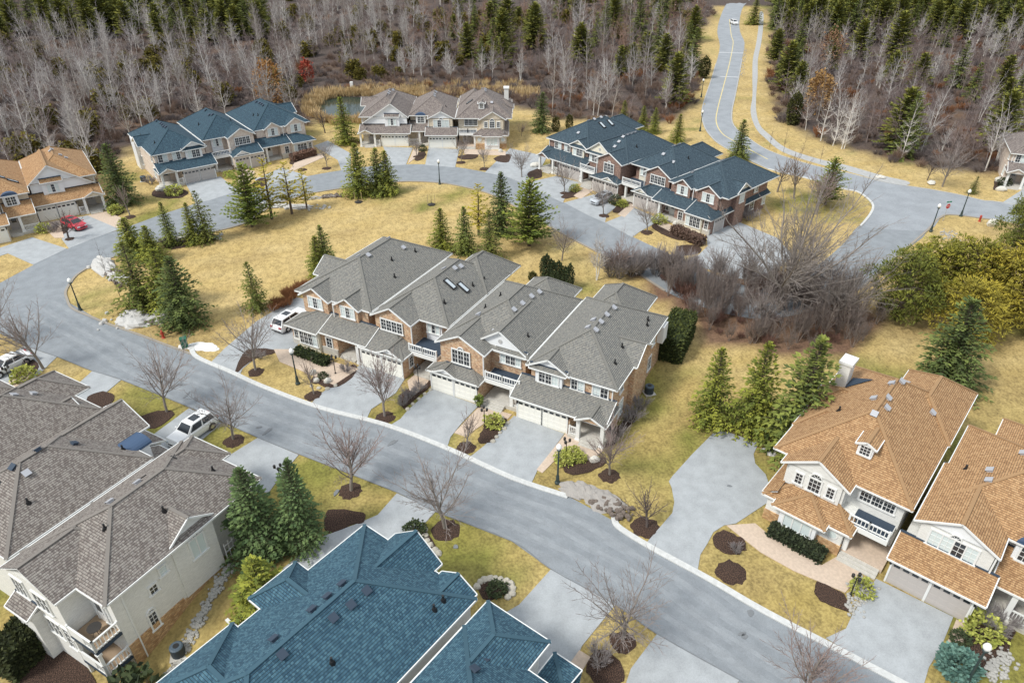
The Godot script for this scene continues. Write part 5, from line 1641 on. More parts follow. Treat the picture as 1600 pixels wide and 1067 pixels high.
# ---------------------------------------------------------------- vehicles
func car(label: String, category: String, at: Vector3, turn: float, kind: String, paint: Material) -> void:
	# nose towards +z
	var D: Dictionary = {
		"suv": {"l": 4.7, "w": .93, "deck": [.62, .98, 1.03, 1.03, 1.0, .75], "x": [2.35, 2.15, .95, -1.6, -2.2, -2.35], "roof": 1.68, "top": [.35, -1.75], "base": [1.1, -2.2]},
		"sedan": {"l": 4.7, "w": .91, "deck": [.55, .82, .92, .95, .98, .70], "x": [2.35, 2.1, .9, -1.3, -2.1, -2.35], "roof": 1.43, "top": [.25, -1.05], "base": [1.05, -1.85]},
		"hatch": {"l": 4.2, "w": .88, "deck": [.60, .88, .98, 1.0, .98, .70], "x": [2.1, 1.9, .95, -1.4, -1.95, -2.1], "roof": 1.52, "top": [.4, -1.6], "base": [1.15, -1.95]}}[kind]
	var t := thing("car", label, category, at + Vector3(0, .05, 0), turn)
	var w: float = D.w
	var b := MB.new()
	var rows := []
	var wid := [.80, .95, 1.0, 1.0, .95, .82]
	for i in 6:
		var x: float = D.x[i]
		var y: float = D.deck[i]
		var q: float = w * wid[i]
		var lo := .34 if i in [0, 5] else .24
		rows.append([Vector3(q * .9, lo, x), Vector3(q, .52, x), Vector3(q * .97, y - .10, x), Vector3(q * .86, y, x), Vector3(-q * .86, y, x), Vector3(-q * .97, y - .10, x), Vector3(-q, .52, x), Vector3(-q * .9, lo, x)])
	for i in 5:
		for k in 8:
			var j := (k + 1) % 8
			b.quad(rows[i][k], rows[i][j], rows[i + 1][j], rows[i + 1][k])
	for i in range(1, 7): b.tri(rows[0][0], rows[0][i + 1], rows[0][i]); b.tri(rows[5][0], rows[5][i], rows[5][i + 1])
	part("body", b.mesh(paint), t)
	# the cabin: pillars and roof in paint, glass set just proud
	var y0: float = D.deck[2] - .06
	var y1: float = D.roof
	var A := [Vector3(w * .90, y0, D.base[0]), Vector3(-w * .90, y0, D.base[0]), Vector3(-w * .90, y0, D.base[1]), Vector3(w * .90, y0, D.base[1])]
	var B := [Vector3(w * .70, y1 - .04, D.top[0]), Vector3(-w * .70, y1 - .04, D.top[0]), Vector3(-w * .70, y1 - .04, D.top[1]), Vector3(w * .70, y1 - .04, D.top[1])]
	var c := MB.new()
	for i in 4:
		var j := (i + 1) % 4
		c.quad(A[j], A[i], B[i], B[j])
	var rm: float = (D.top[0] + D.top[1]) / 2.0
	var C := [Vector3(w * .58, y1, D.top[0] - .18), Vector3(-w * .58, y1, D.top[0] - .18), Vector3(-w * .58, y1, D.top[1] + .18), Vector3(w * .58, y1, D.top[1] + .18)]
	for i in 4:
		var j := (i + 1) % 4
		c.quad(B[j], B[i], C[i], C[j])
	c.quad(C[0], C[3], C[2], C[1])
	var cabin := part("cabin", c.mesh(paint), t)
	for i in 4:
		var j := (i + 1) % 4
		var m: Vector3 = (A[i] - A[j]).cross(B[j] - A[j]).normalized()
		if m.dot((A[i] + A[j]) / 2.0 - Vector3(0, y0, rm)) < 0: m = -m
		var cuts := [[.06, .94]] if i in [0, 2] else [[.07, .47], [.52, .93]]
		for e in cuts:
			var g := MB.new()
			var o: Vector3 = m * .012
			var p := [A[j].lerp(A[i], e[0]).lerp(B[j].lerp(B[i], e[0]), .14) + o, A[j].lerp(A[i], e[1]).lerp(B[j].lerp(B[i], e[1]), .14) + o, A[j].lerp(A[i], e[1]).lerp(B[j].lerp(B[i], e[1]), .90) + o, A[j].lerp(A[i], e[0]).lerp(B[j].lerp(B[i], e[0]), .90) + o]
			g.quad(p[0], p[1], p[2], p[3])
			part(["windscreen", "side_window", "rear_window", "side_window"][i], g.mesh(M.glass), cabin)
	if kind != "sedan":
		var s := MB.new()
		s.box(-w * .45, w * .45, y1 - .01, y1 + .012, rm - .15, rm + .65)
		part("sunroof", s.mesh(M.glass), cabin)
	for e in [[1, 1], [-1, 1], [1, -1], [-1, -1]]:
		var x: float = e[0] * (w - .10)
		var z: float = e[1] * float(D.l) * .295
		var wh := MB.new()
		wh.tube(Vector3(-.11, 0, 0), Vector3(.11, 0, 0), .34, .34, 14, true)
		var wo := part("wheel", wh.mesh(M.tyre), t, Vector3(x, .33, z))
		var r := MB.new()
		r.tube(Vector3(0, 0, 0), Vector3(e[0] * .125, 0, 0), .22, .20, 10, true)
		part("rim", r.mesh(M.chrome), wo)
		var ar := MB.new()
		ar.tube(Vector3(-.02, 0, 0), Vector3(.02, 0, 0), .40, .40, 14, true)
		part("wheel_arch", ar.mesh(M.black), t, Vector3(e[0] * (w - .005), .36, z))
	for s in [-1, 1]:
		var l := MB.new()
		l.cbox(Vector3(s * w * .62, D.deck[0] + .08, D.l / 2 - .06), Vector3(.38, .15, .12))
		part("headlight", l.mesh(M.skypane), t)
		var k := MB.new()
		k.cbox(Vector3(s * w * .66, D.deck[5] + .06, -D.l / 2 + .04), Vector3(.32, .20, .10))
		part("tail_light", k.mesh(mat(.35, .02, .02, .3)), t)
		var m := MB.new()
		m.cbox(Vector3(s * (w + .08), y0 + .12, D.base[0] - .25), Vector3(.18, .13, .10))
		part("wing_mirror", m.mesh(paint), t)
	var gr := MB.new()
	gr.cbox(Vector3(0, .50, D.l / 2 - .02), Vector3(w * .9, .22, .05))
	part("grille", gr.mesh(M.black), t)
	for s in [-1, 1]:
		var bp := MB.new()
		bp.cbox(Vector3(0, .36, s * (D.l / 2 - .03)), Vector3(w * 1.5, .16, .1))
		part("bumper", bp.mesh(paint if s > 0 else M.black), t)
	var pl := MB.new()
	pl.cbox(Vector3(0, .60, -D.l / 2 + .005), Vector3(.32, .14, .03))
	part("licence_plate", pl.mesh(M.white), t)

func vehicles() -> void:
	var white := mat(.82, .83, .84, .25)
	white.clearcoat_enabled = true
	var red := mat(.50, .02, .045, .25)
	red.clearcoat_enabled = true
	var silver := mat(.55, .58, .62, .3, .4)
	car("white SUV with black roof glass parked beside the middle row's left end", "car", Vector3(-26.37, 0, -67.46) + Vector3(1.1, 0, -2.07), deg_to_rad(152), "suv", white)
	car("red car parked before the tan-roofed house with large gable", "car", Vector3(-64.29, 0, -97.03), deg_to_rad(60), "hatch", red)
	car("silver hatchback parked before the red brick row's garages", "car", Vector3(14.26, 0, -107.15), deg_to_rad(-46.5), "hatch", silver)
	car("white sedan parked at the left edge below the bare street tree", "car", Vector3(-52.19, 0, -60.55), deg_to_rad(-28.6), "sedan", white)
	car("white car with black sunroof half hidden by the brown roof", "car", Vector3(-29.01, 0, -50.01), deg_to_rad(-28.6), "suv", white)
	car("small distant white car driving on the far road", "car", Vector3(81.89, 0, -283.57), deg_to_rad(4), "suv", white)

# ---------------------------------------------------------------- lamps, signs and other small things
func furniture() -> void:
	var lp := Node3D.new()
	lp.name = "street_lamp"
	lp.set_meta("kindname", "street_lamp")
	var b := MB.new()
	b.lathe(Vector3.ZERO, [Vector2(.24, 0), Vector2(.24, .18), Vector2(.17, .26), Vector2(.14, .8), Vector2(.10, .95)], 12)
	part("base", b.mesh(M.post_green), lp)
	b = MB.new()
	b.tube(Vector3(0, .9, 0), Vector3(0, 3.5, 0), .085, .06, 10)
	b.tube(Vector3(-.3, 3.0, 0), Vector3(.3, 3.0, 0), .02, .02, 5, true)
	part("pole", b.mesh(M.post_green), lp)
	b = MB.new()
	b.lathe(Vector3(0, 3.5, 0), [Vector2(.06, 0), Vector2(.17, .10), Vector2(.19, .2), Vector2(.14, .24)], 12)
	part("collar", b.mesh(M.post_green), lp)
	b = MB.new()
	b.lathe(Vector3(0, 3.72, 0), [Vector2(.13, 0), Vector2(.23, .16), Vector2(.24, .30), Vector2(.16, .47), Vector2(.05, .56), Vector2(0.0, .64)], 14)
	part("globe", b.mesh(M.globe), lp)
	var at := [
		["street lamp on the bend of the green beside the snow piles", Vector3(-51.08, 0, -72.76)], ["street lamp on the lawn of the middle row's left house", Vector3(-21.58, 0, -57.95)], ["street lamp beside the gabled corner porch and driveway", Vector3(3.81, 0, -43.80)],
		["street lamp at the junction beside the stop sign", Vector3(60.97, 0, -95.64)], ["street lamp at the junction behind the hydrant", Vector3(68.41, 0, -101.39)], ["street lamp at the top of the green opposite the taupe row", Vector3(-12.21, 0, -115.28)],
		["street lamp left of the far road, farther of two", Vector3(45.35, 0, -174.72)], ["street lamp left of the far road, nearer of two", Vector3(38.73, 0, -146.47)], ["street lamp in the bottom right corner by the blue spruce shrub", Vector3(28.32, 0, -25.84)]]
	for q in at: tag(copy(lp, q[0], q[1], rng.randf() * 3.0, Vector3.ONE, "street lamps with white globes"), q[0], "street lamp", "street lamps with white globes")
	var gl := Node3D.new()
	gl.name = "garden_lamp"
	gl.set_meta("kindname", "garden_lamp")
	b = MB.new()
	b.tube(Vector3.ZERO, Vector3(0, 1.75, 0), .045, .035, 8)
	b.tube(Vector3.ZERO, Vector3(0, .08, 0), .12, .10, 8, true)
	for k in 3: b.bar(Vector3(0, 1.62, 0), Vector3(cos(k * 2.094) * .24, 1.7, sin(k * 2.094) * .24), .03, .03)
	part("pole", b.mesh(M.black), gl)
	for k in 3:
		b = MB.new()
		b.lathe(Vector3(cos(k * 2.094) * .25, 1.68, sin(k * 2.094) * .25), [Vector2(.05, 0), Vector2(.10, .06), Vector2(.11, .26), Vector2(.02, .36)], 8)
		part("lamp_head", b.mesh(M.black), gl)
	for q in [["three-headed garden lamp by the walk of the middle row's left house", Vector3(-18.16, 0, -59.74)], ["three-headed garden lamp at the recess between second and third middle houses", Vector3(-9.42, 0, -58.06)], ["three-headed garden lamp by the steps under the balcony, middle row", Vector3(-2.55, 0, -51.29)],
			["three-headed garden lamp beside the street lamp at the corner porch", Vector3(4.71, 0, -46.90)], ["three-headed garden lamp beside the white sedan at the left edge", Vector3(-50.25, 0, -57.84)], ["three-headed garden lamp at the tan-roofed houses' driveway", Vector3(23.86, 0, -32.56)], ["three-headed garden lamp behind the two big clipped spruces", Vector3(-19.26, 0, -43.58)]]:
		tag(copy(gl, q[0], q[1], rng.randf() * 2.0, Vector3.ONE * 1.1, "garden lamps"), q[0], "garden lamp", "garden lamps")
	# hydrants
	var hy := Node3D.new()
	hy.name = "fire_hydrant"
	hy.set_meta("kindname", "fire_hydrant")
	var hm := mat(.42, .05, .03, .6)
	b = MB.new()
	b.lathe(Vector3.ZERO, [Vector2(.16, 0), Vector2(.16, .06), Vector2(.11, .1), Vector2(.11, .6), Vector2(.14, .64), Vector2(.11, .74), Vector2(.04, .82), Vector2(0.0, .84)], 10)
	part("barrel", b.mesh(hm), hy)
	for s in [-1, 1]:
		b = MB.new()
		b.tube(Vector3(0, .48, 0), Vector3(.2 * s, .48, 0), .06, .06, 8, true)
		part("nozzle", b.mesh(hm), hy)
	for q in [["red fire hydrant on the grass beside the green utility box", Vector3(-38.72, 0, -66.65)], ["red fire hydrant on the grass at the right junction", Vector3(70.14, 0, -99.41)]]:
		tag(copy(hy, q[0], q[1], .6, Vector3.ONE * 1.25, "fire hydrants"), q[0], "fire hydrant", "fire hydrants")
	b = MB.new()
	b.box(-.32, .32, 0, 1.15, -.3, .3)
	b.box(-.36, .36, 1.15, 1.22, -.34, .34)
	lone("utility_box", b.mesh(mat(.02, .12, .075, .6)), "dark green utility box on the grass beside a white pad", "utility box", Vector3(-35.54, 0, -64.70), .4)
	b = MB.new()
	for q in [[-1.0, 0.2, 1.0, .5], [.6, 0, 1.6, .9], [1.8, .35, .9, .55]]: b.rock(Vector3(q[0], 0, q[1]), Vector3(q[2], .12, q[3]), 5, .2)
	lone("snow_patch", b.mesh(M.pad), "thin white patch of snow beside the green utility box", "snow patch", Vector3(-34.45, 0, -64.95), -.1)
	# stop sign with the street's name plate above
	var st := thing("stop_sign", "red stop sign with green street name plate at the right junction", "stop sign", Vector3(64.79, 0, -99.65), deg_to_rad(15))
	b = MB.new()
	b.tube(Vector3.ZERO, Vector3(0, 3.1, 0), .035, .035, 6)
	part("pole", b.mesh(M.vent), st)
	b = MB.new()
	b.tube(Vector3(0, 2.35, .03), Vector3(0, 2.35, .05), .42, .42, 8, true)
	part("sign_border", b.mesh(M.white), st)
	b = MB.new()
	b.tube(Vector3(0, 2.35, .03), Vector3(0, 2.35, .056), .385, .385, 8, true)
	part("sign_plate", b.mesh(mat(.55, .02, .03, .5)), st)
	var tm := TextMesh.new()
	tm.text = "STOP"
	var sf := SystemFont.new()
	sf.font_names = PackedStringArray(["Droid Sans"])
	tm.font = sf
	tm.font_size = 26
	tm.pixel_size = .0095
	tm.depth = .008
	tm.material = M.white
	part("lettering", tm, st, Vector3(0, 2.35, .06))
	b = MB.new()
	b.cbox(Vector3(0, 3.0, 0), Vector3(.9, .2, .03))
	part("name_plate", b.mesh(mat(.02, .26, .16, .5)), st)
	# air conditioners
	var ac := Node3D.new()
	ac.name = "air_conditioner"
	ac.set_meta("kindname", "air_conditioner")
	b = MB.new()
	b.lathe(Vector3.ZERO, [Vector2(.45, .06), Vector2(.45, .85), Vector2(.36, .92), Vector2(0, .92)], 16)
	part("casing", b.mesh(mat(.07, .10, .13, .6)), ac)
	b = MB.new()
	for k in 9: b.tube(Vector3(0, .12 + k * .08, 0), Vector3(0, .15 + k * .08, 0), .47, .47, 16)
	b.tube(Vector3(0, .92, 0), Vector3(0, .95, 0), .2, .2, 10, true)
	part("grille", b.mesh(M.black), ac)
	b = MB.new()
	b.box(-.55, .55, 0, .06, -.55, .55)
	part("pad", b.mesh(M.concrete), ac)
	for q in [["dark round air conditioner against the middle row's right end wall", Vector3(13.54, 0, -56.45)], ["dark round air conditioner on a pad behind the brown-roofed house", Vector3(-22.50, 0, -29.07)], ["dark air conditioner beside the teal-roofed row's left wall", Vector3(-62.90, 0, -116.84)]]:
		tag(copy(ac, q[0], q[1] + Vector3(0, ground(q[1].x, q[1].z), 0), .3, Vector3.ONE, "air conditioners"), q[0], "air conditioner", "air conditioners")
	# a trellis on the end wall
	var tr := thing("trellis", "white wooden trellis leaning on the brown-roofed house's end wall", "trellis", Vector3(-20.62, 0, -36.15), deg_to_rad(151 - 90))
	for k in 5:
		b = MB.new()
		b.box(-.72 + k * .36 - .035, -.72 + k * .36 + .035, 0, 1.9 + .15 * sin(k * .78), -.02, .02)
		part("slat", b.mesh(M.white), tr)
	for y in [.5, 1.1, 1.7]:
		b = MB.new()
		b.box(-.78, .78, y - .03, y + .03, .02, .05)
		part("crossbar", b.mesh(M.white), tr)
	# young trees tied to stakes on the green
	for q in [["young staked sapling on the green near two spruces", Vector3(-24.44, 0, -107.15)], ["young staked sapling on the open middle of the green", Vector3(-12.73, 0, -106.06)]]:
		var sp := thing("staked_sapling", q[0], "sapling", q[1], 0.0, "staked saplings on the green")
		b = MB.new()
		b.tube(Vector3.ZERO, Vector3(0, 1.3, 0), .05, .03, 6)
		part("stem", b.mesh(M.dark), sp)
		for s in [-1, 1]:
			b = MB.new()
			b.tube(Vector3(.55 * s, 0, 0), Vector3(.55 * s, 1.7, 0), .04, .04, 5, true)
			part("stake", b.mesh(mat(.45, .36, .22)), sp)
		b = MB.new()
		b.rock(Vector3.ZERO, Vector3(.6, .3, .6), 3)
		part("guard", b.mesh(M.dark), sp)
	# a planter by the steps
	var pt := thing("planter", "tall dark planter with a green plant beside the garage steps", "planter", Vector3(-3.20, 0, -54.18))
	b = MB.new()
	b.lathe(Vector3.ZERO, [Vector2(.16, 0), Vector2(.25, .6), Vector2(.21, .58), Vector2(0, .55)], 10)
	part("pot", b.mesh(M.dark), pt)
	b = MB.new()
	rng.seed = 90
	leafball(b, Vector3(0, .85, 0), Vector3(.3, .4, .3), 120, .3, Color(.08, .12, .02), Color(.22, .27, .06))
	part("plant", b.mesh(M.leaf), pt)
	# downpipe left on the grass
	b = MB.new()
	b.cbox(Vector3(0, .12, 0), Vector3(.22, .14, 2.0))
	lone("drain_pipe", b.mesh(M.white), "white drain pipe lying on grass beside the blue roof's eave", "pipe", Vector3(-18.78, 0, -30.13) + Vector3(0, ground(-17.5, -29.0), 0), .9)
	# the outlet by the pond
	b = MB.new()
	b.cbox(Vector3(0, 1.0, 0), Vector3(.7, 2.0, .7))
	lone("marker_post", b.mesh(M.white), "white post standing on the far bank of the pond", "post", Vector3(-39.65, 0, -181.78))
	# boulders
	var bi := 0
	for q in [["round white boulder, uppermost of three in the middle row's bed", Vector3(-20.43, 0, -59.63), .62, .62], ["round white boulder, left of three in the middle row's bed", Vector3(-19.79, 0, -58.28), .55, .55], ["round white boulder, right of three in the middle row's bed", Vector3(-18.60, 0, -58.17), .62, .62],
			["pale boulder beside the lime shrub between two driveways", Vector3(-0.96, 0, -52.14), .42, .5], ["grey boulder at the end of the corner porch walk", Vector3(7.19, 0, -46.49), .75, .6], ["long pale boulder beside the tan-roofed house's porch", Vector3(-62.96, 0, -106.33), 1.9, 1.0],
			["large pale boulder at the teal-roofed house's porch post", Vector3(-57.94, 0, -112.27), 1.5, 1.1], ["pale boulder at the taupe row's bay window", Vector3(-2.18, 0, -132.56), .7, .7], ["small pale boulder at the taupe row's left porch", Vector3(-29.23, 0, -131.41), .7, .8], ["long cream boulder beside the red brick row's left porch", Vector3(4.26, 0, -124.47), 1.7, .8],
			["round pale boulder beside the right-hand hydrant", Vector3(71.00, 0, -97.73), 1.3, 1.1], ["pale boulder nearest the far right house's porch", Vector3(83.00, 0, -116.84), 1.2, .8], ["pale boulder below the far right house's shrub", Vector3(80.88, 0, -112.27), 1.4, .8], ["flat whitish rock on the verge of the far road", Vector3(63.60, 0, -118.43), 1.5, .5],
			["pale rock lying at the foot of bare trees by the road", Vector3(71.02, 0, -115.59), 1.6, .5], ["round boulder in the red brick row's hedge bed", Vector3(24.28, 0, -97.97), .8, .8]]:
		bi += 1
		var rk := MB.new()
		rk.rock(Vector3(0, q[3] * .35, 0), Vector3(q[2], q[3], q[2] * .62) * .62, bi, .14)
		lone("boulder", rk.mesh(M.white_rock), q[0], "boulder", q[1], rng.randf() * 1.2 - .3, "pale garden boulders")
	# what is left of the winter's snow
	var sn := [["long heap of old snow beside thin trees on the bend", Vector3(-51.87, 0, -82.38), 6.2, .75, 1.5, -.75, "snow"], ["large grimy snow heap beside the spruces on the bend", Vector3(-43.57, 0, -70.69), 4.4, .8, 2.2, .1, "snow"], ["strip of old snow behind the three thin yellow pines", Vector3(-34.64, 0, -105.26), 6.8, .35, 1.1, -.12, "snow"],
		["patchy grey snow under the pines on the crescent's edge", Vector3(-30.54, 0, -109.38), 3.6, .3, .9, .2, "dirty_snow"], ["gritty grey snow bank along the kerb below the corner porch", Vector3(6.78, 0, -41.81), 4.0, .55, 1.2, -.62, "dirty_snow"], ["small snow patch between two spruces by the wide driveway", Vector3(22.03, 0, -51.10), 1.3, .2, .6, -.2, "snow"], ["small snow patch under the third spruce by the tan roof", Vector3(22.83, 0, -47.74), .8, .2, .6, -.8, "snow"],
		["old snow behind the red twigs under the left spruces", Vector3(-45.60, 0, -93.17), 4.6, .25, 1.0, .1, "snow"]]
	for q in sn:
		var s := MB.new()
		rng.seed = int(q[2] * 100)
		for k in 7: s.rock(Vector3(rng.randf_range(-.62, .62) * q[2], 0, rng.randf_range(-.5, .5) * q[4]), Vector3(q[2] * rng.randf_range(.25, .42), q[3] * rng.randf_range(.5, 1.0), q[4] * rng.randf_range(.45, .8)), k + int(q[2] * 10), .3, 8)
		if q[2] > 4: for k in 26: s.rock(Vector3(rng.randf_range(-.9, .9) * q[2], q[3] * .1, rng.randf_range(-1, 1) * q[4]), Vector3.ONE * rng.randf_range(.12, .3), k, .3, 4)
		var o := lone("snow_pile", s.mesh(M[q[6]]), q[0], "snow pile", q[1], q[5], "heaps of old snow")
		if q[6] == "dirty_snow" or q[3] > .7:
			var d := MB.new()
			for k in 90: d.rock(Vector3(rng.randf_range(-.05, .85) * q[2], q[3] * .35, rng.randf_range(-.7, .7) * q[4]), Vector3.ONE * rng.randf_range(.08, .26), k + 50, .3, 4)
			part("grit", d.mesh(mat(.16, .13, .11, 1.0)), o).set_meta("kind", "stuff")

# ---------------------------------------------------------------- beds, hedges, shrubs
func hedge(label: String, a: Vector3, b: Vector3, w: float, h: float, n: int, ca: Color, cb: Color, called := "hedge", size := .3) -> void:
	var m := MB.new()
	var d := b - a
	leafbox(m, d.length() / 2, h, w / 2, n, size, ca, cb)
	var c := (a + b) / 2
	lone(called, m.mesh(M.leaf), label, "hedge", c + Vector3(0, ground(c.x, c.z), 0), atan2(-d.z, d.x))

func stones(label: String, pts: Array, s: float) -> void:
	var t := thing("stone_edging", label, "stone edging", Vector3(pts[0], 0, pts[1]))
	for i in range(0, pts.size(), 2):
		var b := MB.new()
		b.rock(Vector3.ZERO, Vector3(s * rng.randf_range(.8, 1.2), s * .75, s * rng.randf_range(.8, 1.2)), i, .16, 6)
		part("stone", b.mesh(M.edge_rock), t, Vector3(pts[i] - pts[0], .05, pts[i + 1] - pts[1]), rng.randf() * 3)

func gravel(label: String, a: Vector3, b: Vector3, w: float, n: int) -> void:
	var m := MB.new()
	for i in n:
		var p := a.lerp(b, rng.randf()) + Vector3(rng.randfn() * w * .4, 0, rng.randfn() * w * .4)
		m.rock(Vector3(p.x, ground(p.x, p.z) + .04, p.z), Vector3.ONE * rng.randf_range(.07, .17), i % 13, .2, 3)
	var o := lone("gravel_strip", m.mesh(M.rock), label, "gravel")
	o.set_meta("kind", "stuff")

func gardens() -> void:
	rng.seed = 300
	# bark round the trees
	for q in [[-19.5, -56.0], [-12.0, -52.5], [-4.1, -48.3], [8.3, -44.7], [-13.4, -42.9], [7.3, -28.9], [-25.1, -49.2], [-26.4, -60.0], [-17.8, -129.9], [-9.3, -126.6], [-4.9, -123.1], [8.6, -111.1], [19.6, -95.4], [14.0, -101.6], [-63.0, -93.0], [-58.1, -101.1], [-33.1, -123.4], [-37.3, -122.7]]:
		mulch(q[0], q[1], rng.randf_range(.8, 1.0))
	for q in [[10.4, -38.9], [16.0, -34.6], [-5.1, -38.6]]: mulch(q[0], q[1], 1.15)
	for q in [[-20.6, -58.6, -19.6, -60.8, -17.9, -60.2, -16.4, -61.6, -15.8, -59.6, -17.0, -57.4, -18.2, -57.2, -19.9, -57.6], [-11.2, -56.0, -9.7, -58.0, -8.2, -59.1, -8.0, -57.7, -9.9, -54.4, -10.5, -53.8], [-3.3, -49.1, -2.6, -51.1, -1.1, -52.6, -0.2, -52.4, -1.7, -49.1, -2.8, -48.6], [4.3, -45.9, 5.6, -47.2, 7.0, -46.4, 8.1, -47.0, 8.3, -46.2, 6.3, -44.8, 4.7, -44.8],
			[15.2, -37.9, 16.4, -38.8, 17.7, -37.8, 17.9, -36.5, 16.3, -36.1, 15.4, -36.8], [21.4, -33.3, 22.1, -33.9, 23.5, -32.8, 23.8, -31.8, 23.2, -31.1, 22.2, -31.6, 21.5, -32.2], [29.5, -28.6, 31.1, -30.0, 33.8, -31.0, 34.0, -29.8, 30.9, -26.8, 29.5, -26.8, 29.1, -27.4], [-15.2, -40.9, -11.9, -40.5, -11.4, -39.5, -12.7, -38.9, -14.4, -38.2], [-7.4, -38.4, -6.8, -38.8, -5.3, -36.1, -5.9, -35.8, -6.7, -36.9], [-2.7, -33.6, -1.6, -34.0, 0.0, -33.6, 0.1, -32.7, -2.0, -32.2],
			[5.0, -28.1, 6.3, -28.4, 7.5, -26.4, 5.6, -25.5, 4.7, -26.8], [-41.9, -55.8, -40.7, -56.9, -38.8, -55.8, -38.9, -53.8, -40.4, -53.8], [-35.4, -52.8, -33.4, -53.8, -31.9, -53.2, -32.7, -50.7, -34.3, -51.1], [-50.8, -57.5, -51.6, -62.6, -49.2, -61.4, -48.8, -56.7], [-62.9, -104.5, -62.1, -106.6, -59.8, -103.4, -60.4, -100.9], [-59.5, -111.1, -58.1, -114.7, -52.6, -111.7, -53.6, -108.8, -57.2, -108.8], [-43.9, -114.7, -43.7, -118.4, -41.8, -117.8, -41.4, -112.9], [-40.8, -127.3, -36.8, -131.8, -36.1, -129.5, -39.9, -125.2],
			[2.5, -121.1, 5.2, -123.8, 5.3, -119.1, 3.1, -117.2], [7.7, -109.4, 10.6, -112.9, 11.3, -110.8, 8.7, -108.3], [15.3, -103.4, 18.3, -108.3, 19.3, -106.6, 16.5, -102.4], [20.1, -97.5, 22.6, -99.7, 25.6, -93.4, 23.5, -92.1], [22.8, -90.8, 26.1, -90.8, 26.0, -88.3, 22.6, -87.5], [-18.9, -131.8, -16.4, -133.3, -16.1, -128.8, -17.6, -127.3], [-10.5, -130.3, -6.6, -131.8, -6.6, -128.8, -9.2, -128.0], [-3.6, -129.5, -0.2, -131.8, -0.5, -126.6, -2.8, -126.6],
			[-68.1, -98.4, -67.3, -99.7, -64.6, -95.6, -65.2, -94.3], [79.8, -112.6, 82.9, -117.5, 84.0, -116.5, 81.8, -112.3], [7.8, -49.1, 9.5, -50.9, 11.6, -53.8, 12.1, -52.8, 9.5, -49.1, 8.3, -48.1], [-49.7, -92.1, -43.5, -95.0, -42.0, -92.1, -47.4, -89.1], [-28.7, -59.1, -28.8, -64.4, -24.9, -64.1, -27.2, -62.6]]:
		bed(q)
	for q in [[-32.6, -26.8, -32.7, -29.8, -31.9, -31.0, -29.3, -29.1, -26.6, -27.0, -26.6, -25.5, -31.5, -25.1]]: bed(q)
	stones("curved line of pale stones by the bare tree below the road", [-6.8, -38.7, -6.7, -38.0, -6.5, -37.5, -6.2, -37.1, -5.8, -36.6, -5.5, -36.3], .28)
	stones("arc of pale stones round the small shrub at the driveway corner", [-2.5, -33.3, -2.3, -33.7, -2.0, -33.9, -1.6, -34.0, -1.2, -34.0, -0.8, -33.9, -0.4, -33.8, -0.1, -33.5, 0.0, -33.2, -0.0, -32.7, -0.3, -32.4], .28)
	stones("low stones along the far side of the boulder bed, middle row", [-20.1, -57.5, -19.3, -57.2, -18.4, -57.1, -17.7, -57.6], .22)
	stones("stones edging the driveway between third and fourth middle houses", [-1.7, -49.1, -1.4, -49.7, -1.1, -50.3, -0.7, -50.9, -0.4, -51.7], .22)
	stones("stones edging the driveway between second and third middle houses", [-10.0, -53.8, -9.6, -54.6, -9.1, -55.4, -8.6, -56.2, -8.1, -56.9], .22)
	var gp := rng.seed
	gravel("grey gravel strip along the brown-roofed house's end wall", Vector3(-22.74, 0, -27.32), Vector3(-20.71, 0, -35.13), .55, 420)
	gravel("pale gravel at the tan-roofed houses' driveway corner", Vector3(23.49, 0, -31.29), Vector3(25.50, 0, -33.99), .8, 160)
	gravel("pale gravel beside the blue spruce shrub, bottom right", Vector3(30.09, 0, -26.35), Vector3(32.09, 0, -27.90), .8, 160)
	gravel("pale rocks in the grass at the right junction", Vector3(63.11, 0, -95.64), Vector3(62.36, 0, -92.08), 1.6, 70)
	gravel("rounded rocks along the far road's right verge", Vector3(73.49, 0, -237.27), Vector3(61.26, 0, -198.26), 1.0, 90)
	# hedges
	hedge("tall clipped dark green cedar hedge behind the middle row's right end", Vector3(16.37, 0, -61.85), Vector3(19.11, 0, -67.73), 2.6, 3.0, 3000, Color(.03, .045, .012), Color(.085, .10, .02))
	hedge("dark clipped hedge at the left edge behind the brown roofs", Vector3(-33.53, 0, -27.67), Vector3(-32.38, 0, -30.94), 2.0, 2.6, 2200, Color(.028, .036, .012), Color(.06, .07, .02))
	hedge("low brown bare hedge at the red brick row's end house", Vector3(23.37, 0, -95.18), Vector3(26.64, 0, -90.80), 1.4, 1.2, 1200, Color(.12, .075, .055), Color(.20, .13, .10))
	hedge("low brown hedge under the teal-roofed row's right bay", Vector3(-40.42, 0, -127.31), Vector3(-36.96, 0, -131.03), 1.3, 1.2, 900, Color(.16, .09, .06), Color(.25, .15, .11))
	hedge("dark low yew hedge along the tan-roofed house's front walk", Vector3(20.02, 0, -38.40), Vector3(22.98, 0, -35.67), 1.0, .9, 1500, Color(.02, .03, .014), Color(.05, .065, .028), "hedge", .26)
	hedge("low dark shrubs under the bay window of the middle row", Vector3(-23.08, 0, -63.56), Vector3(-19.28, 0, -61.26), 1.0, .8, 900, Color(.022, .035, .012), Color(.06, .08, .02), "hedge", .24)
	var rd := Node3D.new()
	for i in 26:
		var q := Vector3(-28.15, 0, -72.76).lerp(Vector3(-25.54, 0, -78.86), rng.randf()) + Vector3(rng.randfn() * .5, 0, rng.randfn() * .5)
		part("stem_clump", once("redclump", func(): return one_mesh(K.red)), rd, q - Vector3(-26.89, 0, -75.72), rng.randf() * 6).scale = Vector3.ONE * .75
	rd.name = numbered("red_shrub_hedge")
	add_child(rd)
	rd.position = Vector3(-26.89, 0, -75.72)
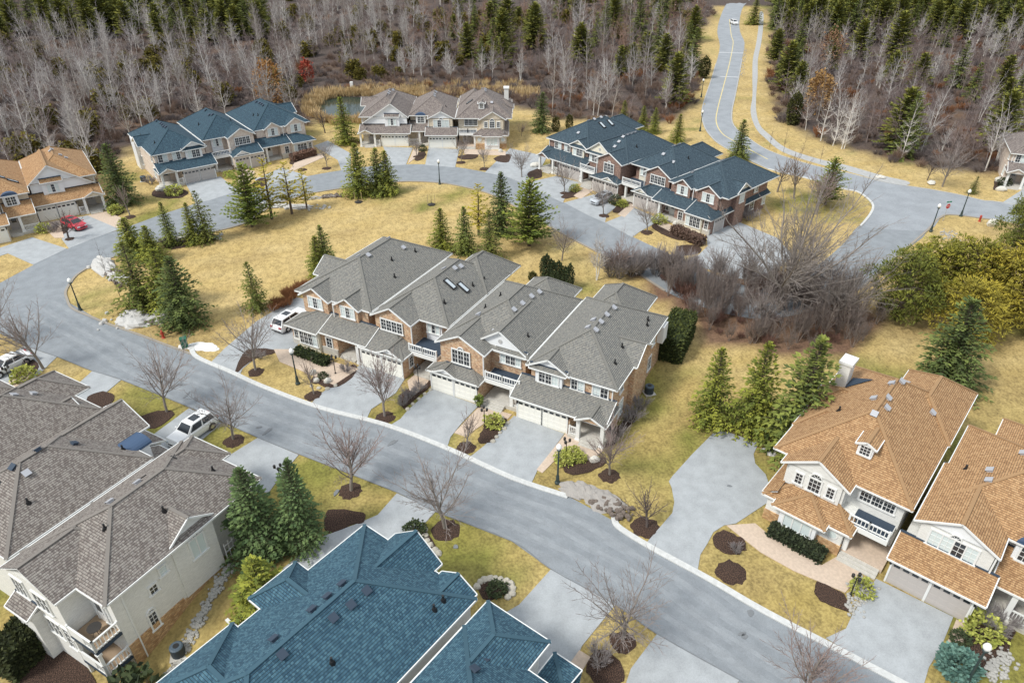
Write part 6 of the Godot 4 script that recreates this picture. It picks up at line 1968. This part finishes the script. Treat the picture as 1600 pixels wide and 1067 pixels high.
	tag(rd, "rusty red bare shrub hedge at the middle row's upper left", "hedge")
	for i in 16:
		var q := Vector3(-48.73, 0, -90.80).lerp(Vector3(-42.71, 0, -92.73), rng.randf()) + Vector3(rng.randfn() * .5, 0, rng.randfn() * .4)
		plant("bush1" if i % 2 else "bush0", "bare twiggy shrub in the bed under the left spruces", "shrub", q.x, q.z, rng.randf_range(1.0, 1.5), 1.0, "bare shrubs under the left spruces")
	# shrubs
	for q in [["lime green shrub beside the white sedan", [-49.6, -58.8], 1.5], ["lime green shrub between two driveways, middle row", [-1.7, -51.5], 1.2], ["lime green shrub left of two by the corner porch lamp", [4.5, -46.4], 1.1], ["lime green shrub right of two by the corner porch lamp", [5.2, -47.0], 1.1], ["small lime shrub in the corner porch bed", [5.9, -46.7], .8],
			["lime green shrub at the grey garage's driveway", [24.8, -32.9], 1.1], ["pale lime shrub in the bed of the right-hand tan house", [31.4, -29.6], 1.5], ["yellow-green shrub before the tan-roofed porch, upper", [-62.5, -105.0], 1.2], ["yellow-green shrub before the tan-roofed porch, lower", [-60.9, -102.7], 1.5], ["yellow-green shrub at the teal-roofed house's boulder", [-55.2, -110.8], 1.7],
			["lime shrub between the teal-roofed driveways", [-48.9, -118.8], 1.3], ["lime shrub beside the second red brick garage walk", [10.3, -112.3], 1.2], ["lime shrub beside the third red brick house's walk", [17.3, -105.5], 1.2], ["yellow-green shrub at the right red brick house's entry", [22.0, -98.9], 1.4], ["lime shrub in the bed beside the red car", [-68.1, -95.6], 1.4]]:
		plant("lime", q[0], "shrub", q[1][0], q[1][1], q[2], 1.1, "lime green shrubs")
	for q in [["dark green shrub among the boulders, middle row", [-19.3, -59.1], .7], ["dark shrub at the end of the curved stones", [-7.5, -38.2], 1.3], ["dark shrub inside the stone arc", [-1.1, -32.9], 1.0], ["green shrub right of the tan row's planter path", [29.6, -29.0], .9], ["dark shrub before the taupe row's middle entry", [-17.1, -133.7], 1.3], ["dark shrub beside the far right house's porch", [82.6, -114.4], 1.6], ["dark shrub by the third red brick driveway", [16.4, -106.6], 1.5]]:
		plant("darkshrub", q[0], "shrub", q[1][0], q[1][1], q[2], 1.1, "dark green shrubs")
	plant("bluespruce", "rounded blue-green spruce shrub in the bottom right corner", "shrub", [28.2, -26.8][0], [28.2, -26.8][1], 1.9, 1.15)
	plant("darkshrub", "large rounded dark shrub behind the stacked rear balconies", "shrub", [-24.0, -25.7][0], [-24.0, -25.7][1], 2.6, 1.25)
	plant("thuja", "rounded olive cedar shrub left of the red brick row", "shrub", 9.0, -146.5, 3.2, .8)
	plant("thuja", "rounded olive cedar shrub behind the red brick row's left end", "shrub", 11.8, -147.4, 3.4, .8)
	plant("oval", "dark oval cedar beside the far footpath, lowest of three", "tree", 59.3, -151.2, 7.2, .95)
	plant("oval", "dark oval cedar beside the far footpath, middle of three", "tree", 69.8, -193.0, 5.8, .9)
	plant("oval", "dark oval cedar beside the far footpath, highest of three", "tree", 80.8, -230.0, 7.2, .9)
	plant("oval", "dark rounded cedar by the bend left of the far road", "tree", 50.6, -195.2, 6.0, 1.0)
	plant("oval", "dark rounded cedar farther left of the far road's bend", "tree", 46.3, -192.2, 5.4, 1.0)
	for i in 8:
		var t := i / 7.0
		plant("column", "narrow dark cedar, %s in the row behind the third middle house" % ["first from left", "second from left", "third from left", "fourth from left", "fourth from right", "third from right", "second from right", "last"][i], "tree", lerpf([4.0, -81.5][0], [7.1, -78.0][0], t), lerpf([4.0, -81.5][1], [7.1, -78.0][1], t), rng.randf_range(3.0, 3.7), .95, "columnar cedars in a row")
	plant("thuja", "low rounded cedar left of the narrow cedar row", "shrub", 2.6, -80.4, 1.3, 1.3)
	# bare garden shrubs
	for q in [["bare shrub in the bed left of the middle row's walk", -26.8, -62.6, 1.6], ["bare twiggy shrub right of the boulder bed", -17.1, -60.0, 1.7], ["bare brown shrub beside the second driveway of the middle row", -10.0, -55.6, 1.9], ["second bare brown shrub beside the recess path", -9.2, -56.7, 1.6], ["rusty bare shrub at the foot of the middle driveway bed", -10.6, -54.4, 1.5], ["bare shrub beside the corner porch, middle row", 9.2, -49.1, 2.6],
			["bare shrub against the middle row's end wall", 11.2, -51.9, 2.4], ["bare shrub by the end wall's air conditioner", 12.3, -53.8, 2.1], ["bare shrub below the blue roof's entry, bottom centre", 5.6, -27.4, 2.3], ["bare shrub in the tan house's bed by the railing", 32.3, -29.8, 2.3], ["second bare shrub by the tan house's porch railing", 33.5, -30.3, 2.0], ["bare shrub at the kerb end of the wide driveway", 16.8, -36.5, 1.2],
			["bare shrub by the red brick row's far right wall", 35.6, -99.7, 3.0], ["bare shrub left of the teal-roofed row's wall", -61.0, -115.3, 2.2], ["bare shrub beside the red car's driveway", -66.6, -95.6, 2.2]]:
		plant("bush1", q[0], "shrub", q[1], q[2], maxf(1.0, q[3] * .8), 1.0, "bare garden shrubs")
	# reeds round the pond
	var rl := MultiMesh.new()
	rl.transform_format = MultiMesh.TRANSFORM_3D
	var spots := []
	for i in 560:
		var e := rng.randf() * pond.size()
		var p := pond[int(e)].lerp(pond[(int(e) + 1) % pond.size()], fposmod(e, 1.0)) + Vector2(rng.randfn(), rng.randfn()) * 1.6
		if i > 330: p = Vector2(lerpf([-37.5, -178.5][0], [6.2, -176.0][0], rng.randf()), [-15.6, -178.5][1] + rng.randfn() * 4.0)
		if edge_dist(p, pond) > .6: continue
		spots.append(Transform3D(Basis(Vector3.UP, rng.randf() * 6).scaled(Vector3.ONE * rng.randf_range(.8, 1.5)), Vector3(p.x, ground(p.x, p.y), p.y)))
	rl.mesh = one_mesh([MB.new(), clump()])
	rl.instance_count = spots.size()
	for i in spots.size(): rl.set_instance_transform(i, spots[i])
	var ro := MultiMeshInstance3D.new()
	ro.name = "reeds"
	ro.multimesh = rl
	add_child(ro)
	tag(ro, "straw-coloured reeds and dry grass round the pond", "reeds").set_meta("kind", "stuff")

func clump() -> MB:
	var b := MB.new()
	for i in 60:
		var a := rng.randf() * TAU
		b.col = Color(.46, .33, .16).lerp(Color(.60, .46, .26), rng.randf())
		leaf(b, Vector3(cos(a), 0, sin(a)) * rng.randf() * .7, Vector3(cos(a) * .3, 1, sin(a) * .3).normalized(), .05, rng.randf_range(.7, 1.5))
	return b

# ---------------------------------------------------------------- trees in the gardens and on the green
func trees() -> void:
	rng.seed = 500
	var g := "evergreens on the green and in the gardens"
	for q in [
		["spruce0", "dark spruce left of the taupe row, beside the pond", -32.5, -138.2, 9.0, .85],
		["spruce0", "spruce at the top of the green, left of a pair", -24.8, -110.2, 8.7, .95],
		["spruce1", "taller spruce at the top of the green, middle of the cluster", -21.7, -110.8, 7.6, 1.0],
		["spruce0", "spruce at the top of the green, right of the cluster", -20.2, -111.1, 7.2, .95],
		["spruce2", "big dark spruce left of the teal-roofed row", -61.4, -106.6, 9.8, .85],
		["spruce1", "small spruce on the green's left edge, leftmost of three", -47.6, -91.0, 6.4, .8],
		["spruce0", "small spruce on the green's left edge, middle of three", -44.8, -91.7, 6.1, .75],
		["thin", "taller spruce on the green's left edge, right of three", -43.2, -92.5, 7.6, .9],
		["spruce0", "spruce at the back of the left cluster on the bend", -51.1, -87.5, 5.7, 1.2],
		["spruce0", "second spruce at the back of the left cluster", -48.0, -85.9, 5.2, 1.2],
		["thin", "tall olive spruce, left front of the bend cluster", -44.1, -73.5, 8.6, 1.15],
		["spruce0", "spruce in the middle of the bend cluster", -40.9, -73.2, 7.8, 1.1],
		["spruce2", "broad green spruce, right front of the bend cluster", -37.3, -69.4, 8.7, .95],
		["pine", "bushy mid-green pine left of the thin yellow pines", -38.4, -97.5, 9.8, 1.15],
		["yellowpine", "thin yellowish pine, leftmost of three on the green's edge", -36.3, -100.4, 9.6, 1.15],
		["yellowpine", "thin yellowish pine, middle of three on the green's edge", -33.8, -102.4, 8.4, 1.15],
		["yellowpine", "thin yellowish pine, right of three on the green's edge", -32.0, -104.5, 6.6, 1.1],
		["thin", "slender lone spruce on the grass left of the middle row", -30.1, -72.9, 6.5, .95],
		["spruce0", "spruce behind the middle row's left end, left of two", -24.9, -81.5, 5.7, .9],
		["spruce1", "spruce behind the middle row's left end, right of two", -23.9, -82.2, 6.8, .85],
		["spruce0", "dark spruce behind the middle row, leftmost of the clump", -9.7, -89.5, 6.1, .95],
		["spruce1", "greyish spruce in the clump behind the middle row", -6.4, -88.3, 6.9, .9],
		["thin", "thin spruce at the front of the clump behind the middle row", -2.9, -86.5, 7.2, .95],
		["yellowpine", "yellow pine in the clump behind the middle row", -4.8, -94.3, 8.1, 1.15],
		["spruce2", "tall dark spruce behind the yellow pine", -1.5, -94.7, 9.5, .7],
		["pine", "large bushy green pine beside the crescent road", 2.4, -90.8, 9.8, 1.15],
		["spruce0", "spruce on the right lawn, leftmost of three", 18.5, -51.7, 8.3, .76],
		["spruce0", "spruce on the right lawn, middle of three", 22.0, -50.7, 9.9, .74],
		["spruce1", "spruce on the right lawn beside the tan roof, right of three", 24.9, -48.3, 11.7, .98],
		["spruce2", "large dark spruce behind the tan-roofed house", 43.3, -57.5, 10.1, .98],
		["spruce1", "full spruce between the red brick row and the far road", 41.9, -128.8, 7.2, 1.05],
		["spruce0", "small spruce behind the red brick row, nearest the road", 32.5, -139.0, 5.5, .95],
		["spruce0", "small spruce behind the red brick row, right of a pair", 29.0, -145.1, 5.2, .8],
		["spruce0", "small spruce behind the red brick row, left of a pair", 26.8, -146.0, 5.3, .8],
		["spruce0", "small spruce behind the red brick row's skylights", 24.0, -153.6, 4.5, .8],
		["pine", "olive pine on the point inside the junction", 49.5, -106.1, 7.8, 1.05],
		["thin", "small spruce on the grass right of the junction lamp", 75.4, -111.1, 3.0, 1.0],
		["dense", "big clipped-looking spruce beside the brown roof, left of two", -18.7, -36.5, 8.6, .88],
		["dense", "big clipped-looking spruce beside the brown roof, right of two", -16.0, -37.3, 8.8, .8],
		["spruce0", "small green spruce beside the near blue roof", -17.1, -31.6, 5.3, 1.25],
		["spruce0", "dark spruce standing right of the far road's top", 89.0, -283.6, 9.0, 1.1],
		["spruce2", "dark spruce beside the woods right of the taupe row", 5.9, -146.0, 8.1, .8],
		["goldpine1", "olive pine at the left front of the golden pine group", 44.4, -70.5, 9.3, .9],
		["goldpine2", "olive pine at the back of the golden pine group", 50.3, -75.1, 8.2, 1.0],
		["goldpine2", "green-gold pine in the middle of the golden pine group", 52.6, -73.5, 9.1, 1.0],
		["goldpine", "golden pine at the centre right of the golden pine group", 54.8, -72.0, 8.6, 1.0],
		["goldpine", "bright golden pine at the right of the golden pine group", 57.3, -70.5, 9.7, 1.0],
		["goldpine", "low golden pine at the front of the golden pine group", 49.9, -66.4, 7.2, 1.2],
		["goldpine1", "dark green pine at the right edge above the golden pines", 68.7, -87.5, 9.1, .95],
		["goldpine1", "small olive pine at the right edge beside the boulder", 73.4, -93.8, 6.7, .8],
		["goldpine", "golden pine cut by the right edge of the view", 58.6, -67.7, 8.8, 1.0]]:
		plant(q[0], q[1], "tree", q[2], q[3], q[4], q[5], g)
	g = "bare street and garden trees"
	for q in [
		["street0", "bare tree beside the white sedan, upper left foreground", -48.7, -60.6, 8.7, 1.05],
		["street1", "bare tree cut by the left edge above the white sedan", -56.0, -65.1, 7.9, 1.05],
		["street0", "bare tree on the grass patch above the brown roofs", -32.9, -53.4, 7.5, 1.15],
		["street1", "bare tree on the small grass island by the half-hidden white car", -25.2, -49.3, 7.3, 1.1],
		["street1", "bare tree at the left end of the middle row", -26.5, -60.2, 7.8, 1.0],
		["street2", "bare tree before the second middle house's garage", -12.0, -52.6, 7.9, 1.0],
		["street2", "bare tree on the grass behind the two clipped spruces", -13.3, -42.8, 7.4, 1.1],
		["street1", "bare tree beside the curved line of stones", -5.2, -38.7, 7.6, 1.2],
		["street1", "bare tree at the bottom centre between two driveways", 7.4, -29.1, 7.3, 1.15],
		["street2", "pinkish bare tree cut by the bottom edge", 17.3, -24.3, 6.9, 1.2],
		["street2", "bare tree beside the corner porch, middle row", 8.3, -44.7, 6.2, 1.0],
		["small0", "young bare tree with a mulch ring on the boulder lawn", -19.5, -56.1, 4.3, 1.0],
		["small0", "young bare tree at the foot of the third driveway", -4.1, -48.3, 4.3, 1.0],
		["small1", "low spreading bare tree at the wide driveway's mouth", 10.5, -38.8, 4.2, 1.25],
		["small1", "bare tree on the grass beside the red car", -63.1, -93.0, 4.7, 1.5],
		["small0", "thin bare tree on the lawn right of the red car", -58.2, -101.4, 5.4, 1.0],
		["wisp", "thin dark bare tree on the bend, leftmost of three", -51.6, -80.6, 6.1, 1.0],
		["wisp", "thin dark bare tree on the bend, nearest of three", -47.8, -75.9, 6.8, 1.0],
		["wisp", "thin dark bare tree on the bend, farthest of three", -51.2, -85.2, 6.1, 1.0],
		["wisp", "thin dark tree behind the big spruce at left", -68.3, -115.3, 5.8, 1.0],
		["street1", "bare tree on the lawn of the teal-roofed row", -33.1, -123.8, 5.5, 1.0],
		["wisp", "young bare tree left on the teal-roofed row's lawn", -39.2, -123.8, 6.5, 1.0],
		["small1", "dark-stemmed tree behind the teal-roofed row's right end", -38.2, -145.1, 5.5, 1.2],
		["street1", "bare tree on the taupe row's lawn strip", -17.8, -129.9, 4.8, 1.0],
		["street1", "bare tree left of two before the taupe row's right house", -9.3, -126.6, 5.7, .85],
		["street1", "bare tree right of two before the taupe row's right house", -4.9, -123.1, 5.3, .85],
		["street1", "bare tree on the drive corner right of the taupe row", 1.7, -118.8, 6.6, 1.0],
		["street2", "pale-stemmed tree by the drive right of the taupe row", 1.9, -142.9, 2.9, 1.0],
		["street1", "bare tree before the first red brick garage", 8.6, -111.1, 6.6, 1.0],
		["street1", "bare tree behind the silver hatchback", 14.0, -101.9, 6.6, .9],
		["street1", "bare tree before the third red brick garage", 19.7, -95.6, 5.8, 1.0],
		["street1", "bare tree alone on the green's right side", 6.7, -86.1, 6.6, 1.0],
		["slender", "tall slim bare tree at the green's right corner", 10.8, -80.4, 8.1, 1.0],
		["street2", "bare tree beside the tall slim one, green's right corner", 13.7, -80.8, 6.5, 1.0],
		["wisp", "thin bare tree on the far verge, first from left", 49.8, -135.7, 5.1, 1.0],
		["wisp", "thin bare tree on the far verge, second from left", 51.4, -132.6, 5.8, 1.0],
		["wisp", "thin bare tree on the far verge, third from left", 53.5, -129.1, 5.5, 1.0],
		["wisp", "thin bare tree on the far verge, fourth from left", 56.2, -126.6, 4.9, 1.0],
		["street1", "dark bare tree at the woods' corner above the junction", 72.1, -114.1, 8.8, 1.1],
		["small1", "small dark tree beside the woods' corner tree", 71.1, -117.2, 4.7, 1.0],
		["small0", "thin bare tree behind the red brick row's right end", 43.7, -111.7, 6.4, 1.2],
		["small0", "second thin bare tree behind the red brick row's right end", 45.4, -108.8, 7.8, 1.2],
		["street2", "purplish bare tree on the point inside the junction", 46.6, -102.1, 8.0, 1.1],
		["big", "great spreading bare tree over the thicket", 31.7, -72.9, 16.6, 1.25],
		["street1", "bare tree at the thicket's left, nearest the green", 21.1, -79.0, 5.4, .9],
		["street0", "bare tree in the thicket before the red brick row's drive", 26.2, -78.3, 6.8, .95],
		["street1", "bare tree in the thicket left of the spreading tree", 29.9, -79.0, 8.1, .9],
		["street0", "bare tree in the thicket right of the spreading tree", 36.8, -78.0, 9.1, .9],
		["street1", "bare tree in the middle of the thicket's lower edge", 28.0, -67.7, 7.2, .95],
		["big", "second spreading bare tree at the thicket's right end", 37.4, -70.5, 9.3, 1.3]]:
		plant("tslim2" if q[0] == "slender" else q[0], q[1], "tree", q[2], q[3], q[4], q[5], g)
	for q in [["birch0", "white birch on the woods' edge, left of the group", 61.2, -139.9, 11.9], ["birch1", "white birch second from left on the woods' edge", 62.3, -136.5, 11.5], ["birch0", "white birch with forked pair, third on the woods' edge", 63.2, -134.5, 11.7], ["birch1", "white birch leaning right, fourth on the woods' edge", 63.7, -134.5, 12.4],
			["birch1", "tall white birch by the woods, right of the group", 71.6, -128.0, 12.3], ["birch0", "thin white birch behind the tall one", 74.2, -129.5, 10.0], ["birch0", "white birch standing among dark conifers at upper right", 143.0, -237.3, 11.5], ["birch1", "white birch high at the far right edge of the woods", 161.9, -242.7, 10.3]]:
		plant(q[0], q[1], "birch", q[2], q[3], q[4], .95, "white birches")
	# the willow and the red bush show as rusty masses
	for q in [["rusty orange willow behind the teal-roofed row", -54.8, -165.3, 10.5, Color(.30, .15, .04), Color(.42, .22, .07), 1400], ["rust-red leafy tree in the woods left of the pond", -52.8, -190.8, 5.6, Color(.30, .05, .03), Color(.40, .09, .05), 600], ["wide rusty orange willow thicket behind the white birches", 67.4, -159.8, 8.9, Color(.30, .17, .06), Color(.40, .25, .10), 1500], ["rusty bare-looking tree at the woods' edge right of the footpath", 86.0, -203.0, 10.8, Color(.22, .12, .07), Color(.30, .18, .10), 900]]:
		var b := MB.new()
		leafball(b, Vector3(0, q[3] * .5, 0), Vector3(q[3] * .30, q[3] * .5, q[3] * .30), q[6], .55, q[4], q[5])
		lone("leafy_tree", b.mesh(M.leaf), q[0], "tree", Vector3(q[1], 0, q[2]))
	# the thicket by the crescent's corner: tall shrubs that stand apart at its near edge
	var n := 0
	var zone := [[18.0, -81.1, 20.5, -81.1, 24.4, -80.1, 28.2, -79.2, 35.7, -80.1, 41.0, -75.1, 42.2, -69.8, 36.3, -63.2, 30.7, -63.1, 26.5, -65.1, 22.0, -66.4, 19.7, -72.8]]
	var zp := poly(zone[0])
	var box := Rect2(zp[0], Vector2.ZERO)
	for p in zp: box = box.expand(p)
	var spots := [[], []]
	while n < 160:
		var p := box.position + Vector2(rng.randf() * box.size.x, rng.randf() * box.size.y)
		if not Geometry2D.is_point_in_polygon(p, zp): continue
		n += 1
		var s := rng.randf_range(.4, 1.15)
		spots[1 if rng.randf() < .42 else 0].append(Transform3D(Basis(Vector3.UP, rng.randf() * TAU).scaled(Vector3(s, s * rng.randf_range(.9, 1.3), s)), Vector3(p.x, -.05, p.y)))
	for k in 2: scatter("thicket", one_mesh(K.thick1 if k else K.thick0), spots[k], ["dense grey-brown thicket of upright bare shrubs below the crescent road", "brown bare shrubs mixed into the thicket below the crescent road"][k], "thicket")
	for k in 16:
		var q := Vector3(13.21, 0, -81.83).lerp(Vector3(23.71, 0, -80.77), k / 15.0)
		plant("bush1", "bare upright shrub in the line along the green's right corner", "shrub", q.x + rng.randfn() * .5, q.z + rng.randfn() * .8, rng.randf_range(2.6, 4.4), .8, "bare shrubs along the green's corner")

func scatter(called: String, m: Mesh, spots: Array, label: String, category: String) -> void:
	var mm := MultiMesh.new()
	mm.transform_format = MultiMesh.TRANSFORM_3D
	mm.mesh = m
	mm.instance_count = spots.size()
	for i in spots.size(): mm.set_instance_transform(i, spots[i])
	var o := MultiMeshInstance3D.new()
	o.name = numbered(called)
	o.multimesh = mm
	add_child(o)
	tag(o, label, category).set_meta("kind", "stuff")

# ---------------------------------------------------------------- the woods
func seen(p: Vector3) -> Vector2:
	# where a point falls in a 1600 x 1067 view
	var c := cos(deg_to_rad(32.5))
	var s := sin(deg_to_rad(32.5))
	var d := -p.z * c - (p.y - 42.0) * s
	return Vector2(800 + 1109.0 * p.x / d, 533.5 - 1109.0 * ((p.y - 42.0) * c - p.z * s) / d)

func forest() -> void:
	rng.seed = 900
	var many := {}
	var near := []
	var z := -92.0
	while z > -520:
		var step := 4.5 if z > -200 else 5.5 if z > -300 else 7.8
		var x := z * .84 - 30.0
		while x < -z * .84 + 30.0:
			var p := Vector3(x + rng.randf_range(-.5, .5) * step, 0, z + rng.randf_range(-.5, .5) * step)
			x += step
			var q := Vector2(p.x, p.z)
			if edge_dist(q, lawn_zone) > -1.2: continue
			if z > -230 and edge_dist(q, pond) > -6.0: continue
			var uv := seen(p)
			var top := seen(p + Vector3(0, 14, 0))
			if top.y > 1000 or uv.y < -260 or uv.x < -160 or uv.x > 1760: continue
			# a belt of dry grass and red brush behind the taupe row is kept open
			if uv.x > 470 and uv.x < 860 and uv.y > 128: continue
			var conif := .20
			if uv.x < 420: conif = .62 if uv.y < 62 else .16
			elif uv.x < 700: conif = .22
			elif uv.x < 1140: conif = .22 if uv.y < 120 else .06
			else: conif = .85 if uv.y < 62 else .09
			var m := patch.get_noise_2d(p.x * .8, p.z * .8)
			var kind := ""
			if rng.randf() < conif + m * .35:
				kind = ["fpine", "fspruce", "fcedar"][rng.randi() % 3]
				if uv.x > 1140: kind = "fpine" if rng.randf() < .55 else "fspruce"
				if uv.x < 420 and uv.y < 70: kind = "fpine" if rng.randf() < .75 else "fspruce"
				elif uv.x < 700: kind = "fcedar"
			else:
				kind = ["slim0", "slim1", "slim2", "slim3", "slim3"][rng.randi() % 5]
				if uv.x > 640 and uv.x < 1130 and uv.y < 110 and rng.randf() < .65: kind = "slim4" if rng.randf() < .6 else "slim3"
				if uv.x > 1180 and rng.randf() < .4: kind = "slim3"
			var sc := rng.randf_range(.58, 1.14)
			if patch.get_noise_2d(p.x * 1.3 + 300.0, p.z * 1.3) < -.30: continue
			if uv.x > 600 and uv.y > 100: sc *= .85
			if kind == "fcedar": sc *= .9
			if -z > 330: sc *= 1.1
			p.y = -.1
			near.append([uv.y, kind, Transform3D(Basis(Vector3(1, 0, 0).rotated(Vector3.UP, rng.randf() * TAU), rng.randf_range(0, .10) if not kind.begins_with("f") else 0.0) * Basis(Vector3.UP, rng.randf() * TAU).scaled(Vector3(sc * rng.randf_range(.9, 1.2), sc, sc * rng.randf_range(.9, 1.2))), p), uv, sc, edge_dist(q, lawn_zone)])
		z -= step
	near.sort_custom(func(a, b): return a[0] > b[0])
	var left := {"bare": 300, "conifer": 220}
	for e in near:
		var c := "conifer" if str(e[1]).begins_with("f") else "bare"
		var uv: Vector2 = e[3]
		if left[c] > 0 and uv.x > -20 and uv.x < 1620:
			left[c] -= 1
			var where := "above the left edge" if uv.x < 70 and uv.y < 200 else "behind the tan roofs" if uv.x < 200 else "behind the teal-roofed row" if uv.x < 470 else "behind the pond" if uv.x < 590 else "behind the taupe row" if uv.x < 830 else "left of the far road" if uv.x < 1160 else "by the far footpath" if uv.x < 1300 else "behind the white birches" if uv.x < 1450 else "at the far right"
			var look: String = {"slim0": "pale slim bare tree in the woods ", "slim1": "grey slim bare tree in the woods ", "slim2": "pale forked bare tree in the woods ", "slim3": "purplish grey bare tree in the woods ", "slim4": "brown bare tree in the woods ", "fpine": "broad olive pine in the woods ", "fspruce": "dark spruce in the woods ", "fcedar": "short olive cedar in the woods "}[e[1]]
			var o: Node3D = K["t" + e[1]].duplicate()
			o.name = numbered("bare_tree" if c == "bare" else "conifer_tree")
			o.remove_meta("kindname")
			o.remove_meta("tall")
			add_child(o)
			o.transform = e[2]
			var size: String = "tall " if e[4] > .98 else "low " if e[4] < .82 else ""
			var row: String = "at the front edge " if e[5] > -6.0 else "in the second line " if e[5] > -14.0 else "deep "
			if where.length() > 34: row = "deep " if row == "deep " else "at the edge "
			var full: String = look.replace("in the woods ", row + ("of the woods " if row != "deep " else "in the woods ")) + where
			if full.split(" ").size() < 16: full = size + full
			tag(o, full, "tree", look + where)
		else:
			if not many.has(e[1]): many[e[1]] = []
			many[e[1]].append(e[2])
	# brush under the trees
	for k in ["brown", "violet", "red"]: many[k] = []
	z = -95.0
	while z > -330:
		var x := z * .84 - 20.0
		var step := 2.6 if z > -210 else 4.4
		while x < -z * .84 + 20.0:
			var p := Vector3(x + rng.randf_range(-.5, .5) * step, -.1, z + rng.randf_range(-.5, .5) * step)
			x += step
			var e := edge_dist(Vector2(p.x, p.z), lawn_zone)
			if e > .5: continue
			var uv := seen(p)
			if uv.x < -60 or uv.x > 1660 or uv.y < -30: continue
			if z > -230 and edge_dist(Vector2(p.x, p.z), pond) > -3.5: continue
			if rng.randf() < .38: continue
			var kind := "violet" if rng.randf() < .40 else "brown"
			if (uv.x > 560 and uv.x < 1110 and uv.y > 118 and rng.randf() < .5) or rng.randf() < (.38 if uv.x > 1180 and uv.y > 70 else .10): kind = "red" if rng.randf() < .4 else "brown"
			var sc := rng.randf_range(.7, 1.5)
			many[kind].append(Transform3D(Basis(Vector3.UP, rng.randf() * TAU).scaled(Vector3(sc * 1.15, sc * rng.randf_range(.8, 1.2), sc)), p))
		z -= step
	for k in many:
		if many[k].is_empty(): continue
		var brush: bool = k in ["brown", "violet", "red"]
		scatter("undergrowth" if brush else "distant_woods", one_mesh(K[k]), many[k], {"brown": "brown bare brush under the trees of the woods", "violet": "purplish grey brush under the trees of the woods", "red": "rusty red brush along the edge of the woods", "slim0": "mass of pale slim bare trees far back in the woods", "slim1": "mass of grey slim bare trees far back in the woods", "slim2": "mass of pale forked bare trees far back in the woods", "slim3": "mass of purplish bare trees far back in the woods", "slim4": "mass of brown bare trees far back in the woods", "fpine": "mass of olive pines far back in the woods", "fspruce": "mass of dark spruces far back in the woods", "fcedar": "mass of short olive cedars far back in the woods"}[k], "undergrowth" if brush else "woods")
